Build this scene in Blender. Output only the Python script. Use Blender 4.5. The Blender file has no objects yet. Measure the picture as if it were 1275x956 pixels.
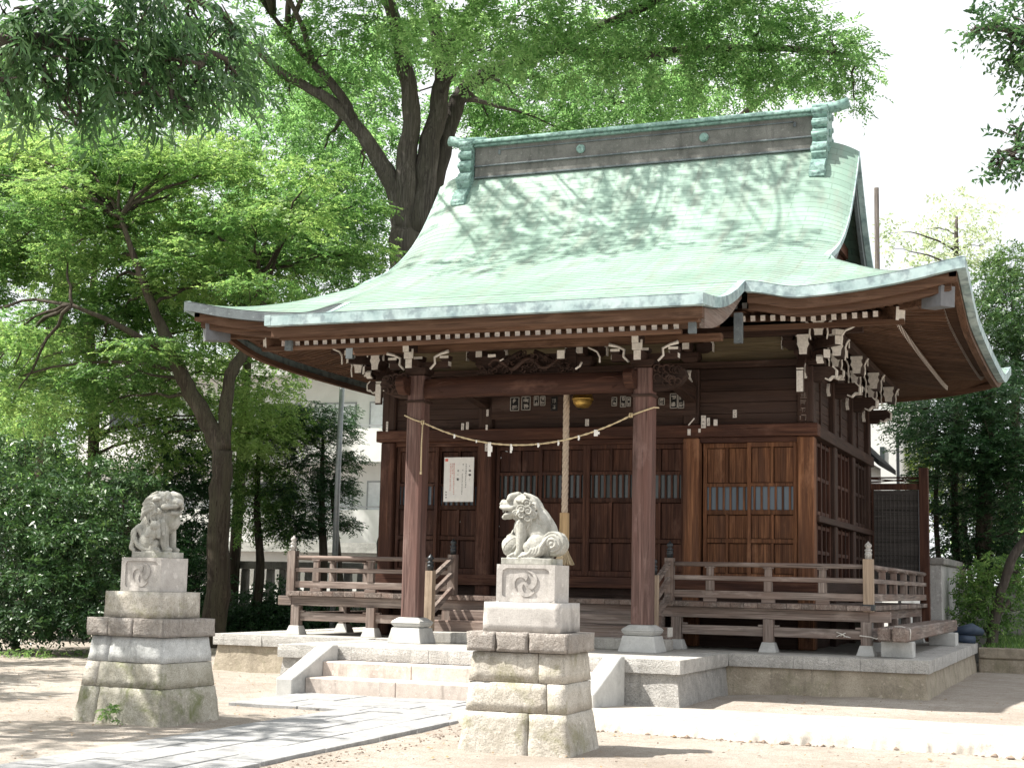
import bpy, bmesh, math, random
import numpy as np
from mathutils import Vector, Matrix

SC = bpy.context.scene
COL = SC.collection
R = math.radians
RNG = np.random.default_rng(7)
random.seed(7)

# ---------------------------------------------------------------- camera, sky, sun, exposure
CAM_POS = np.array([7.93216864, -21.05179163, 1.5])
FW = np.array([-0.36863534, 0.91998532, 0.13317283])
RT = np.array([0.92912539, 0.3691074, 0.02203945])
UP = np.array([0.02887911, -0.13185877, 0.99084775])
FPX = 1841.09
cd = bpy.data.cameras.new("camera")
cam = bpy.data.objects.new("camera", cd)
COL.objects.link(cam)
cd.sensor_width = 36.0
cd.sensor_fit = 'HORIZONTAL'
cd.lens = FPX / 1275 * 36.0
cd.clip_start = 0.1
cd.clip_end = 2000
cam.matrix_world = Matrix(((RT[0], UP[0], -FW[0], CAM_POS[0]), (RT[1], UP[1], -FW[1], CAM_POS[1]),
                           (RT[2], UP[2], -FW[2], CAM_POS[2]), (0, 0, 0, 1)))
SC.camera = cam
SUNV = Vector((-0.66, -0.30, 1.0)).normalized()
w = bpy.data.worlds.new("World")
SC.world = w
w.use_nodes = True
wt = w.node_tree
bg = wt.nodes['Background']
sky = wt.nodes.new('ShaderNodeTexSky')
sky.sky_type = 'NISHITA'
sky.sun_disc = False
sky.sun_elevation = math.asin(SUNV.z)
sky.sun_rotation = math.atan2(SUNV.x, SUNV.y)
sky.dust_density = 3.0
sky.air_density = 1.0
tcw = wt.nodes.new('ShaderNodeTexCoord')
nzw = wt.nodes.new('ShaderNodeTexNoise')
nzw.inputs['Scale'].default_value = 2.2
nzw.inputs['Detail'].default_value = 6
rpw = wt.nodes.new('ShaderNodeValToRGB')
rpw.color_ramp.elements[0].position = 0.25
rpw.color_ramp.elements[0].color = (0.62, 0.62, 0.62, 1)
rpw.color_ramp.elements[1].position = 0.6
rpw.color_ramp.elements[1].color = (1, 1, 1, 1)
mxw = wt.nodes.new('ShaderNodeMix')
mxw.data_type = 'RGBA'
mxw.inputs['B'].default_value = (9.0, 9.2, 9.4, 1)       # thin bright cloud cover
wt.links.new(tcw.outputs['Generated'], nzw.inputs['Vector'])
wt.links.new(nzw.outputs['Fac'], rpw.inputs['Fac'])
wt.links.new(rpw.outputs['Color'], mxw.inputs['Factor'])
wt.links.new(sky.outputs['Color'], mxw.inputs['A'])
wt.links.new(mxw.outputs['Result'], bg.inputs['Color'])
bg.inputs['Strength'].default_value = 0.066
sl = bpy.data.lights.new("sun", 'SUN')
so = bpy.data.objects.new("sun", sl)
COL.objects.link(so)
sl.energy = 5.0
sl.angle = R(0.55)
sl.color = (1.0, 0.955, 0.88)
so.rotation_euler = SUNV.to_track_quat('Z', 'Y').to_euler()
so.location = (-20, -10, 40)
SC.view_settings.view_transform = 'Standard'
SC.view_settings.look = 'None'
SC.view_settings.gamma = 1
SC.view_settings.use_curve_mapping = False
SC.view_settings.exposure = 1.2
SC.render.engine = 'CYCLES'
SC.cycles.max_bounces = 8
SC.cycles.transparent_max_bounces = 8


# ---------------------------------------------------------------- helpers
def at(px, py, Y):
    """the point of the plane y = Y seen at a place of the photograph"""
    d = FW + RT * (px - 637.5) / FPX - UP * (py - 478) / FPX
    return CAM_POS + d * ((Y - CAM_POS[1]) / d[1])


def atd(px, py, depth):
    d = FW + RT * (px - 637.5) / FPX - UP * (py - 478) / FPX
    return CAM_POS + d * depth


def tag(o, label=None, cat=None, group=None, kind=None):
    if label: o['label'] = label
    if cat: o['category'] = cat
    if group: o['group'] = group
    if kind: o['kind'] = kind
    return o


def thing(name, label, cat, loc=(0, 0, 0), group=None):
    o = bpy.data.objects.new(name, None)
    COL.objects.link(o)
    o.empty_display_size = 0.2
    o.location = loc
    return tag(o, label, cat, group)


def root_loc(o):
    v = Vector((0, 0, 0))
    while o is not None:
        v = v + Vector(o.location)
        o = o.parent
    return v


class MB:
    def __init__(s):
        s.v = []; s.f = []; s.m = []; s.uv = None; s.sm = []

    def add(s, vs, fs, mi=0, smooth=False):
        b = len(s.v)
        s.v += [tuple(map(float, p)) for p in vs]
        for f in fs:
            s.f.append(tuple(i + b for i in f)); s.m.append(mi); s.sm.append(smooth)
        return s

    def box(s, c, d, rot=None, mi=0):
        h = np.array(d) / 2.0
        P = np.array([[x, y, z] for x in (-1, 1) for y in (-1, 1) for z in (-1, 1)]) * h
        if rot is not None:
            P = P @ np.array(rot).T
        P = P + np.array(c)
        F = [(0, 1, 3, 2), (4, 6, 7, 5), (0, 4, 5, 1), (2, 3, 7, 6), (0, 2, 6, 4), (1, 5, 7, 3)]
        return s.add(P, F, mi)

    def bb(s, x0, x1, y0, y1, z0, z1, mi=0):
        return s.box(((x0 + x1) / 2, (y0 + y1) / 2, (z0 + z1) / 2), (abs(x1 - x0), abs(y1 - y0), abs(z1 - z0)), None, mi)

    def beam(s, a, b, wid, hei, mi=0, up=(0, 0, 1), endmi=None):
        """a box from a to b; endmi gives the face at a its own material"""
        a = np.array(a, float); b = np.array(b, float)
        d = b - a; L = np.linalg.norm(d); d /= L
        sd = np.cross(d, up); sd /= np.linalg.norm(sd)
        u = np.cross(sd, d)
        P = []
        for p in (a, b):
            for q, r in ((-1, -1), (1, -1), (1, 1), (-1, 1)):
                P.append(p + sd * q * wid / 2 + u * r * hei / 2)
        s.add(P, [(1, 2, 6, 5), (0, 1, 5, 4), (2, 3, 7, 6), (3, 0, 4, 7), (4, 5, 6, 7)], mi)
        s.add(P[:4], [(3, 2, 1, 0)], mi if endmi is None else endmi)
        return s

    def taper(s, c, w0, d0, w1, d1, z0, z1, mi=0, rot=0):
        cs, sn = math.cos(rot), math.sin(rot)
        P = []
        for (ww, dd, z) in ((w0, d0, z0), (w1, d1, z1)):
            for q, r in ((-1, -1), (1, -1), (1, 1), (-1, 1)):
                x, y = q * ww / 2, r * dd / 2
                P.append((c[0] + x * cs - y * sn, c[1] + x * sn + y * cs, z))
        return s.add(P, [(3, 2, 1, 0), (4, 5, 6, 7), (0, 1, 5, 4), (1, 2, 6, 5), (2, 3, 7, 6), (3, 0, 4, 7)], mi)

    def tube(s, pts, rad, n=8, mi=0, cap=True, smooth=True):
        pts = np.array(pts, float)
        k = len(pts)
        if np.isscalar(rad): rad = [rad] * k
        t = np.gradient(pts, axis=0)
        t /= np.linalg.norm(t, axis=1)[:, None] + 1e-12
        ref = np.array([0, 0, 1.0]) if abs(t[0][2]) < 0.9 else np.array([1.0, 0, 0])
        V = []
        a = np.cross(t[0], ref); a /= np.linalg.norm(a)
        for i in range(k):
            a = a - t[i] * (a @ t[i]); a /= np.linalg.norm(a) + 1e-12
            b = np.cross(t[i], a)
            for j in range(n):
                th = 2 * math.pi * j / n
                V.append(pts[i] + rad[i] * (math.cos(th) * a + math.sin(th) * b))
        F = []
        for i in range(k - 1):
            for j in range(n):
                q = (j + 1) % n
                F.append((i * n + j, i * n + q, (i + 1) * n + q, (i + 1) * n + j))
        s.add(V, F, mi, smooth)
        if cap:
            b0 = len(s.v) - len(V)
            s.f.append(tuple(b0 + j for j in range(n))[::-1]); s.m.append(mi); s.sm.append(False)
            s.f.append(tuple(b0 + (k - 1) * n + j for j in range(n))); s.m.append(mi); s.sm.append(False)
        return s

    def lathe(s, c, prof, n=16, mi=0, smooth=True, sq=False):
        V = []
        off = math.pi / 4 if sq else 0
        for (r, z) in prof:
            for j in range(n):
                th = 2 * math.pi * j / n + off
                V.append((c[0] + r * math.cos(th), c[1] + r * math.sin(th), c[2] + z))
        F = []
        k = len(prof)
        for i in range(k - 1):
            for j in range(n):
                q = (j + 1) % n
                F.append((i * n + j, i * n + q, (i + 1) * n + q, (i + 1) * n + j))
        F.append(tuple(range(n))[::-1]); F.append(tuple((k - 1) * n + j for j in range(n)))
        return s.add(V, F, mi, smooth)

    def prism(s, poly, org, ux, uy, thick, mi=0, endmi=None):
        """polygon (2-D, counter-clockwise) in the plane org,ux,uy; extruded by thick along ux x uy"""
        org = np.array(org, float); ux = np.array(ux, float); uy = np.array(uy, float)
        nn = np.cross(ux, uy); nn /= np.linalg.norm(nn)
        n = len(poly)
        A = [org + ux * p[0] + uy * p[1] for p in poly]
        Bv = [p + nn * thick for p in A]
        s.add(A + Bv, [tuple((i, (i + 1) % n, n + (i + 1) % n, n + i)) for i in range(n)], mi)
        e = mi if endmi is None else endmi
        s.add(Bv, [tuple(range(n))], e)
        s.add(A, [tuple(range(n))[::-1]], e)
        return s

    def build(s, name, mats, parent=None, bevel=0.0, kind=None, label=None):
        me = bpy.data.meshes.new(name)
        off = root_loc(parent) if parent is not None else Vector((0, 0, 0))
        vs = [(p[0] - off.x, p[1] - off.y, p[2] - off.z) for p in s.v]
        me.from_pydata(vs, [], s.f)
        if not isinstance(mats, (list, tuple)): mats = [mats]
        for m_ in mats: me.materials.append(m_)
        me.polygons.foreach_set('material_index', s.m)
        me.polygons.foreach_set('use_smooth', s.sm)
        if s.uv is not None:
            ul = me.uv_layers.new(name='UVMap')
            arr = np.array(s.uv, dtype=np.float32)
            li = np.zeros(len(me.loops), dtype=np.int32)
            me.loops.foreach_get('vertex_index', li)
            ul.data.foreach_set('uv', arr[li].ravel())
        if bevel > 0:
            bm = bmesh.new(); bm.from_mesh(me)
            bmesh.ops.remove_doubles(bm, verts=bm.verts, dist=1e-5)
            ed = [e for e in bm.edges if len(e.link_faces) == 2 and e.calc_face_angle(0) > 0.5]
            if ed:
                bmesh.ops.bevel(bm, geom=ed, offset=bevel, segments=1, profile=0.7, affect='EDGES', clamp_overlap=True)
            bm.to_mesh(me); bm.free()
        me.validate()
        me.update()
        o = bpy.data.objects.new(name, me)
        COL.objects.link(o)
        if parent is not None: o.parent = parent
        if kind: o['kind'] = kind
        if label: o['label'] = label
        return o


def rotz(a):
    return np.array([[math.cos(a), -math.sin(a), 0], [math.sin(a), math.cos(a), 0], [0, 0, 1]])


# ---------------------------------------------------------------- materials
def new_mat(name):
    m = bpy.data.materials.new(name)
    m.use_nodes = True
    nt = m.node_tree
    return m, nt, nt.nodes['Principled BSDF'], nt.nodes['Material Output']


def rgb(c): return (c[0], c[1], c[2], 1)


def noise(nt, vec, scale, detail=5, rough=0.55, dist=0.0):
    n = nt.nodes.new('ShaderNodeTexNoise')
    n.inputs['Scale'].default_value = scale
    n.inputs['Detail'].default_value = detail
    n.inputs['Roughness'].default_value = rough
    n.inputs['Distortion'].default_value = dist
    if vec is not None: nt.links.new(vec, n.inputs['Vector'])
    return n.outputs['Fac']


def ramp(nt, fac, stops):
    r = nt.nodes.new('ShaderNodeValToRGB')
    e = r.color_ramp.elements
    while len(e) < len(stops): e.new(0.5)
    for q, (p, c) in zip(e, stops):
        q.position = p
        q.color = rgb(c) if not np.isscalar(c) else (c, c, c, 1)
    nt.links.new(fac, r.inputs['Fac'])
    return r.outputs['Color']


def mixc(nt, fac, a, b, mode='MIX'):
    m = nt.nodes.new('ShaderNodeMix')
    m.data_type = 'RGBA'; m.blend_type = mode
    for k, val in (('Factor', fac), ('A', a), ('B', b)):
        if hasattr(val, 'is_linked') or hasattr(val, 'links'):
            nt.links.new(val, m.inputs[k])
        elif np.isscalar(val): m.inputs[k].default_value = val
        else: m.inputs[k].default_value = rgb(val)
    return m.outputs['Result']


def mapped(nt, stretch=(1, 1, 1), kind='Object', rot=(0, 0, 0)):
    t = nt.nodes.new('ShaderNodeTexCoord')
    mp = nt.nodes.new('ShaderNodeMapping')
    mp.inputs['Scale'].default_value = stretch
    mp.inputs['Rotation'].default_value = rot
    nt.links.new(t.outputs[kind], mp.inputs['Vector'])
    return mp.outputs['Vector']


def bump(nt, bs, h, strength=0.3, dist=0.01):
    b = nt.nodes.new('ShaderNodeBump')
    b.inputs['Strength'].default_value = strength
    b.inputs['Distance'].default_value = dist
    nt.links.new(h, b.inputs['Height'])
    nt.links.new(b.outputs['Normal'], bs.inputs['Normal'])


def wood(name, c1, c2, c3, axis='z', rough=0.7, blotch=0.9):
    m, nt, bs, _ = new_mat(name)
    st = {'z': (26, 26, 1.2), 'x': (1.2, 26, 26), 'y': (26, 1.2, 26)}[axis]
    g = noise(nt, mapped(nt, st), 1.0, 6, 0.62, 0.6)
    st2 = {'z': (5, 5, 0.7), 'x': (0.7, 5, 5), 'y': (5, 0.7, 5)}[axis]
    b = noise(nt, mapped(nt, st2), 1.0, 3, 0.5)
    col = ramp(nt, g, [(0.28, [q * 0.55 for q in c1]), (0.48, c1), (0.72, c2)])
    f = ramp(nt, b, [(0.42, 0.0), (0.68, blotch)])
    col = mixc(nt, f, col, c3)
    stc = {'z': (70, 70, 0.9), 'x': (0.9, 70, 70), 'y': (70, 0.9, 70)}[axis]
    ck = noise(nt, mapped(nt, stc), 1.0, 2, 0.5, 0.3)
    col = mixc(nt, ramp(nt, ck, [(0.335, 0.8), (0.375, 0.0)]), col, [q * 0.25 for q in c1])
    col = mixc(nt, ramp(nt, noise(nt, mapped(nt, {'z': (3, 3, 1.1), 'x': (1.1, 3, 3), 'y': (3, 1.1, 3)}[axis]), 1.0, 6, 0.7), [(0.56, 0.0), (0.72, 0.45)]), col, [min(1, q * 1.25 + 0.03) for q in c2])
    ge = nt.nodes.new('ShaderNodeNewGeometry')
    hv = nt.nodes.new('ShaderNodeHueSaturation')
    mr = nt.nodes.new('ShaderNodeMapRange')
    mr.inputs['To Min'].default_value = 0.72; mr.inputs['To Max'].default_value = 1.28
    nt.links.new(ge.outputs['Random Per Island'], mr.inputs['Value'])
    nt.links.new(mr.outputs['Result'], hv.inputs['Value'])
    nt.links.new(col, hv.inputs['Color'])
    col = hv.outputs['Color']
    nt.links.new(col, bs.inputs['Base Color'])
    bs.inputs['Roughness'].default_value = rough
    bs.inputs['Specular IOR Level'].default_value = 0.16
    bump(nt, bs, g, 0.45, 0.008)
    return m


def stone(name, c1, c2, spots=(0.2, 0.19, 0.17), scale=6, rough=0.85, bstr=0.5, bdist=0.012, moss=None, mossamt=0.6, spotamt=0.5, fine=90):
    m, nt, bs, _ = new_mat(name)
    v = mapped(nt)
    a = noise(nt, v, scale, 7, 0.62)
    f = noise(nt, v, fine, 3, 0.6)
    col = ramp(nt, a, [(0.32, c1), (0.68, c2)])
    sp = ramp(nt, f, [(0.36, spotamt), (0.52, 0.0)])
    col = mixc(nt, sp, col, spots)
    st = ramp(nt, noise(nt, v, 2.3, 6, 0.7), [(0.5, 0.0), (0.7, 0.55)])
    col = mixc(nt, st, col, [q * 0.45 for q in c1])
    if fine == 90:
        rs = ramp(nt, noise(nt, mapped(nt, (9, 9, 1.1)), 1.0, 5, 0.65), [(0.55, 0.0), (0.72, 0.5)])      # run-off streaks
        col = mixc(nt, rs, col, [q * 0.38 for q in c1])
        lc = ramp(nt, noise(nt, v, 17, 3, 0.5), [(0.64, 0.0), (0.68, 0.45)])                              # lichen spots
        col = mixc(nt, lc, col, [min(0.8, q * 1.15 + 0.05) for q in c2])
    if moss:
        ms = ramp(nt, noise(nt, v, 3.1, 7, 0.72, 0.4), [(0.52, 0.0), (0.66, mossamt)])
        col = mixc(nt, ms, col, moss)
    nt.links.new(col, bs.inputs['Base Color'])
    bs.inputs['Roughness'].default_value = rough
    bs.inputs['Specular IOR Level'].default_value = 0.25
    h = noise(nt, v, scale * 4.5, 8, 0.7)
    bump(nt, bs, h, bstr, bdist)
    return m


def plain(name, c, rough=0.6, metal=0.0, var=0.15, scale=12, bstr=0.1):
    m, nt, bs, _ = new_mat(name)
    v = mapped(nt)
    a = noise(nt, v, scale, 5, 0.6)
    col = ramp(nt, a, [(0.3, [q * (1 - var) for q in c]), (0.7, [min(1, q * (1 + var)) for q in c])])
    nt.links.new(col, bs.inputs['Base Color'])
    bs.inputs['Roughness'].default_value = rough
    bs.inputs['Metallic'].default_value = metal
    if bstr: bump(nt, bs, noise(nt, v, scale * 5, 4), bstr, 0.004)
    return m


def leafmat(name, dark, mid, light, trans=0.45, rough=0.5, spec=0.35):
    m, nt, bs, out = new_mat(name)
    a = nt.nodes.new('ShaderNodeAttribute')
    a.attribute_name = 'leaf_tone'
    col = ramp(nt, a.outputs['Fac'], [(0.0, dark), (0.5, mid), (1.0, light)])
    nt.links.new(col, bs.inputs['Base Color'])
    bs.inputs['Roughness'].default_value = rough
    bs.inputs['Specular IOR Level'].default_value = spec
    tr = nt.nodes.new('ShaderNodeBsdfTranslucent')
    hs = nt.nodes.new('ShaderNodeHueSaturation')
    hs.inputs['Hue'].default_value = 0.485
    hs.inputs['Saturation'].default_value = 1.05
    hs.inputs['Value'].default_value = 1.8
    nt.links.new(col, hs.inputs['Color'])
    nt.links.new(hs.outputs['Color'], tr.inputs['Color'])
    mx = nt.nodes.new('ShaderNodeMixShader')
    mx.inputs['Fac'].default_value = trans
    nt.links.new(bs.outputs[0], mx.inputs[1])
    nt.links.new(tr.outputs[0], mx.inputs[2])
    nt.links.new(mx.outputs[0], out.inputs['Surface'])
    return m


M = {}
def W3(key, *a, **k):
    for ax in 'xyz':
        M[key + ax] = wood('wood ' + key + ' ' + ax, *a, axis=ax, **k)
W3('dark', (0.036, 0.021, 0.016), (0.066, 0.037, 0.027), (0.045, 0.029, 0.024))
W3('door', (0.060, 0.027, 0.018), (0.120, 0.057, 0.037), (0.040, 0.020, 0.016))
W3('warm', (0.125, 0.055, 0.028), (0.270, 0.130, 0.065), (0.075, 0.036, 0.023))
W3('pill', (0.115, 0.070, 0.061), (0.215, 0.142, 0.124), (0.140, 0.075, 0.063))
W3('grey', (0.150, 0.122, 0.107), (0.315, 0.265, 0.235), (0.165, 0.117, 0.097))
W3('pale', (0.30, 0.23, 0.17), (0.46, 0.36, 0.27), (0.26, 0.20, 0.15))
W3('soff', (0.085, 0.046, 0.029), (0.165, 0.095, 0.060), (0.110, 0.062, 0.040))
W3('slate', (0.070, 0.064, 0.060), (0.115, 0.105, 0.097), (0.085, 0.078, 0.072))
M['white'] = plain('white gofun paint', (0.66, 0.63, 0.58), 0.75, var=0.18, scale=25)
M['whitewd'] = plain('weathered white end paint', (0.62, 0.58, 0.54), 0.8, var=0.25, scale=30)
M['platewhite'] = plain('dulled white lettering', (0.36, 0.34, 0.31), 0.8, var=0.2, scale=30)
M['band'] = wood('wood frieze plank', (0.12, 0.095, 0.055), (0.18, 0.15, 0.095), (0.09, 0.07, 0.045), axis='x')
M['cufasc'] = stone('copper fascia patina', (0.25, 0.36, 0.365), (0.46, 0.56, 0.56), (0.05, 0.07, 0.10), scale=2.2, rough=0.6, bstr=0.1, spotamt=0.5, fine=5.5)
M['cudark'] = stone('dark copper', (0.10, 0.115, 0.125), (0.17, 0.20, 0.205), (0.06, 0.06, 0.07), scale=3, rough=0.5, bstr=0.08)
M['cutile'] = stone('copper ornament patina', (0.15, 0.265, 0.235), (0.29, 0.43, 0.385), (0.055, 0.085, 0.085), scale=4, rough=0.6, bstr=0.12, spotamt=0.7, fine=14)
M['ridge'] = stone('weathered ridge plank', (0.125, 0.125, 0.115), (0.215, 0.21, 0.195), (0.06, 0.065, 0.06), scale=3, rough=0.8, bstr=0.15)
M['cap'] = stone('rough granite kerb', (0.62, 0.60, 0.565), (0.82, 0.80, 0.76), (0.15, 0.145, 0.135), scale=9, bstr=1.0, bdist=0.07)
M['capt'] = stone('granite paving', (0.36, 0.345, 0.315), (0.48, 0.465, 0.43), (0.2, 0.19, 0.18), scale=5, bstr=0.3)
M['podium'] = stone('tuff podium wall', (0.30, 0.26, 0.20), (0.44, 0.385, 0.305), (0.14, 0.12, 0.09), scale=4, bstr=0.8, bdist=0.02, moss=(0.13, 0.14, 0.06), mossamt=0.35)
M['porch'] = stone('rough white granite wall', (0.55, 0.53, 0.50), (0.76, 0.74, 0.70), (0.16, 0.15, 0.14), scale=9, bstr=1.0, bdist=0.09)
M['step'] = stone('pinkish granite step', (0.50, 0.435, 0.385), (0.67, 0.60, 0.545), (0.33, 0.26, 0.22), scale=5, bstr=0.3, spotamt=0.4)
M['plinth'] = stone('dressed granite', (0.42, 0.42, 0.405), (0.54, 0.54, 0.52), (0.30, 0.30, 0.29), scale=4, bstr=0.15, spotamt=0.35, fine=91)
M['lion'] = stone('carved lion granite', (0.27, 0.265, 0.235), (0.46, 0.455, 0.415), (0.12, 0.12, 0.10), scale=7, bstr=0.55, bdist=0.006, moss=(0.20, 0.21, 0.12), mossamt=0.5, spotamt=0.25)
M['ped'] = stone('pedestal stone', (0.41, 0.375, 0.315), (0.62, 0.585, 0.525), (0.15, 0.13, 0.10), scale=4, bstr=0.9, bdist=0.02, moss=(0.19, 0.185, 0.08), mossamt=0.55)
M['pedmoss'] = stone('mossy pedestal stone', (0.33, 0.31, 0.25), (0.52, 0.495, 0.43), (0.12, 0.12, 0.08), scale=4, bstr=0.9, bdist=0.02, moss=(0.13, 0.15, 0.055), mossamt=0.8)
M['pedgrey'] = stone('pedestal lime washed stone', (0.42, 0.43, 0.425), (0.63, 0.64, 0.63), (0.2, 0.2, 0.19), scale=5, bstr=0.6, bdist=0.015)
M['pedcap'] = stone('rough pedestal ledge', (0.40, 0.355, 0.315), (0.60, 0.555, 0.51), (0.20, 0.165, 0.145), scale=8, bstr=1.0, bdist=0.06)
M['emblem'] = stone('emblem block granite', (0.40, 0.375, 0.35), (0.53, 0.505, 0.475), (0.22, 0.20, 0.19), scale=5, bstr=0.3, spotamt=0.35)
M['mortar'] = plain('mortar joint', (0.22, 0.20, 0.17), 0.9)
M['conc'] = stone('concrete', (0.34, 0.335, 0.32), (0.48, 0.475, 0.46), (0.22, 0.22, 0.21), scale=3, bstr=0.2)
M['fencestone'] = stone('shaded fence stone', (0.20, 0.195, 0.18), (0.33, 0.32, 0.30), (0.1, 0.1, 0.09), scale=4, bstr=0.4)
M['iron'] = plain('black bronze cap', (0.045, 0.05, 0.055), 0.45, 0.6)
M['brass'] = plain('brass bell', (0.55, 0.36, 0.10), 0.35, 0.85)
M['rope'] = plain('straw rope', (0.56, 0.46, 0.29), 0.85, var=0.25, scale=60)
M['bellrope'] = plain('hemp bell rope', (0.56, 0.46, 0.36), 0.85, var=0.2, scale=50)
M['sleeve'] = wood('wood sleeve', (0.48, 0.33, 0.18), (0.62, 0.46, 0.27), (0.50, 0.35, 0.2), axis='z')
M['tassel'] = plain('straw tassel', (0.66, 0.54, 0.36), 0.85, var=0.25, scale=40)
M['paper'] = plain('white paper', (0.80, 0.79, 0.76), 0.8, var=0.05)
M['ink'] = plain('black ink', (0.03, 0.03, 0.035), 0.7)
M['redink'] = plain('red ink', (0.62, 0.13, 0.10), 0.7)
M['bark'] = wood('bark brown', (0.045, 0.036, 0.028), (0.095, 0.078, 0.060), (0.065, 0.060, 0.040), axis='z', rough=0.9)
M['barkgrey'] = wood('bark grey', (0.065, 0.056, 0.050), (0.155, 0.138, 0.122), (0.085, 0.075, 0.062), axis='z', rough=0.9)
M['plaster'] = plain('white plaster', (0.72, 0.72, 0.71), 0.8, var=0.06, scale=2)
M['plastergrey'] = plain('grey render', (0.50, 0.50, 0.485), 0.8, var=0.08, scale=2)
M['frame'] = plain('aluminium frame', (0.30, 0.31, 0.32), 0.4, 0.3)
M['darkroof'] = plain('dark roof tile', (0.014, 0.015, 0.016), 1.0)
M['boxend'] = plain('weathered zinc box', (0.13, 0.135, 0.145), 0.6, 0.0)
M['steel'] = plain('galvanised steel', (0.34, 0.36, 0.38), 0.45, 0.5)
M['curtain'] = plain('white curtain', (0.72, 0.74, 0.77), 0.9, var=0.1, scale=6)
M['bluesheet'] = plain('blue sheet', (0.03, 0.05, 0.085), 0.6)


def glass(name, c, rough=0.12):
    m, nt, bs, _ = new_mat(name)
    bs.inputs['Base Color'].default_value = rgb(c)
    bs.inputs['Roughness'].default_value = rough
    bs.inputs['Specular IOR Level'].default_value = 0.6
    bump(nt, bs, noise(nt, mapped(nt), 3.0, 2), 0.04, 0.02)
    return m
M['glass'] = glass('window glass', (0.05, 0.06, 0.065), 0.06)
M['frost'] = glass('frosted glass', (0.105, 0.145, 0.185), 0.3)
M['darkglass'] = glass('dark lattice glass', (0.045, 0.055, 0.055), 0.18)


def copper_roof():
    m, nt, bs, _ = new_mat('green copper shingles')
    t = nt.nodes.new('ShaderNodeTexCoord')
    br = nt.nodes.new('ShaderNodeTexBrick')
    br.inputs['Scale'].default_value = 1.0
    br.inputs['Brick Width'].default_value = 0.62
    br.inputs['Row Height'].default_value = 1.0
    br.inputs['Mortar Size'].default_value = 0.012
    br.inputs['Mortar Smooth'].default_value = 0.2
    br.inputs['Color1'].default_value = (0.30, 0.30, 0.30, 1)
    br.inputs['Color2'].default_value = (0.72, 0.72, 0.72, 1)
    br.inputs['Mortar'].default_value = (0.0, 0.0, 0.0, 1)
    nt.links.new(t.outputs['UV'], br.inputs['Vector'])
    v = mapped(nt, (1, 1, 1))
    big = noise(nt, v, 0.55, 5, 0.6, 0.4)
    med = noise(nt, mapped(nt, (5.0, 0.8, 1.2)), 1.0, 6, 0.65)
    fine = noise(nt, v, 30, 4, 0.6)
    c = ramp(nt, big, [(0.33, (0.175, 0.270, 0.215)), (0.55, (0.240, 0.355, 0.290)), (0.75, (0.305, 0.425, 0.360))])
    c = mixc(nt, ramp(nt, med, [(0.48, 0.0), (0.66, 0.75)]), c, (0.215, 0.245, 0.205))
    c = mixc(nt, ramp(nt, fine, [(0.42, 0.35), (0.6, 0.0)]), c, (0.18, 0.26, 0.22))
    c = mixc(nt, 0.2, c, br.outputs['Color'], 'OVERLAY')
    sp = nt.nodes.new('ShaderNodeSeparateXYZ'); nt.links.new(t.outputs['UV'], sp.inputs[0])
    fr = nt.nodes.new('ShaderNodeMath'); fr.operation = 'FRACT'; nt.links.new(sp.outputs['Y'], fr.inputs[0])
    lap = ramp(nt, fr.outputs[0], [(0.0, 0.62), (0.06, 0.2), (0.14, 0.0), (0.97, 0.0), (1.0, 0.4)])  # dark line at each course lap: seam dirt plus the step's shade painted in
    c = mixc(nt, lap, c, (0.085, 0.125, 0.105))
    streak = ramp(nt, noise(nt, mapped(nt, (3.2, 0.35, 0.5)), 1.0, 6, 0.7), [(0.5, 0.0), (0.7, 0.5)])
    c = mixc(nt, streak, c, (0.150, 0.185, 0.160))
    nt.links.new(c, bs.inputs['Base Color'])
    bs.inputs['Roughness'].default_value = 0.55
    bs.inputs['Specular IOR Level'].default_value = 0.4
    bump(nt, bs, noise(nt, v, 8, 4), 0.15, 0.01)
    return m
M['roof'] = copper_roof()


def ground_mat():
    m, nt, bs, _ = new_mat('bare earth')
    v = mapped(nt)
    a = noise(nt, v, 0.55, 7, 0.6, 0.3)
    b = noise(nt, v, 5.0, 7, 0.68)
    f = noise(nt, v, 70, 4, 0.65)
    c = ramp(nt, a, [(0.32, (0.34, 0.297, 0.252)), (0.55, (0.45, 0.405, 0.355)), (0.75, (0.53, 0.485, 0.43))])
    c = mixc(nt, ramp(nt, b, [(0.45, 0.0), (0.7, 0.6)]), c, (0.29, 0.24, 0.195))
    c = mixc(nt, ramp(nt, f, [(0.38, 0.7), (0.5, 0.0)]), c, (0.16, 0.13, 0.105))
    c = mixc(nt, ramp(nt, noise(nt, v, 45, 2), [(0.66, 0.0), (0.72, 0.8)]), c, (0.50, 0.46, 0.40))
    sc = ramp(nt, noise(nt, v, 2.6, 8, 0.72, 1.2), [(0.52, 0.0), (0.64, 0.38)])
    c = mixc(nt, sc, c, (0.27, 0.225, 0.18))
    nt.links.new(c, bs.inputs['Base Color'])
    bs.inputs['Roughness'].default_value = 0.95
    bs.inputs['Specular IOR Level'].default_value = 0.15
    bump(nt, bs, noise(nt, v, 11, 10, 0.75), 0.9, 0.06)
    return m
M['ground'] = ground_mat()
M['apron'] = stone('packed sand apron', (0.37, 0.335, 0.29), (0.48, 0.44, 0.39), (0.27, 0.24, 0.20), scale=2, bstr=0.4)
M['paving'] = stone('worn granite paving', (0.25, 0.25, 0.25), (0.38, 0.38, 0.378), (0.17, 0.17, 0.17), scale=3, bstr=0.4)


# ---------------------------------------------------------------- ground, apron, path
def ss(a, b, x):
    t = np.clip((x - a) / (b - a), 0, 1)
    return t * t * (3 - 2 * t)


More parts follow.
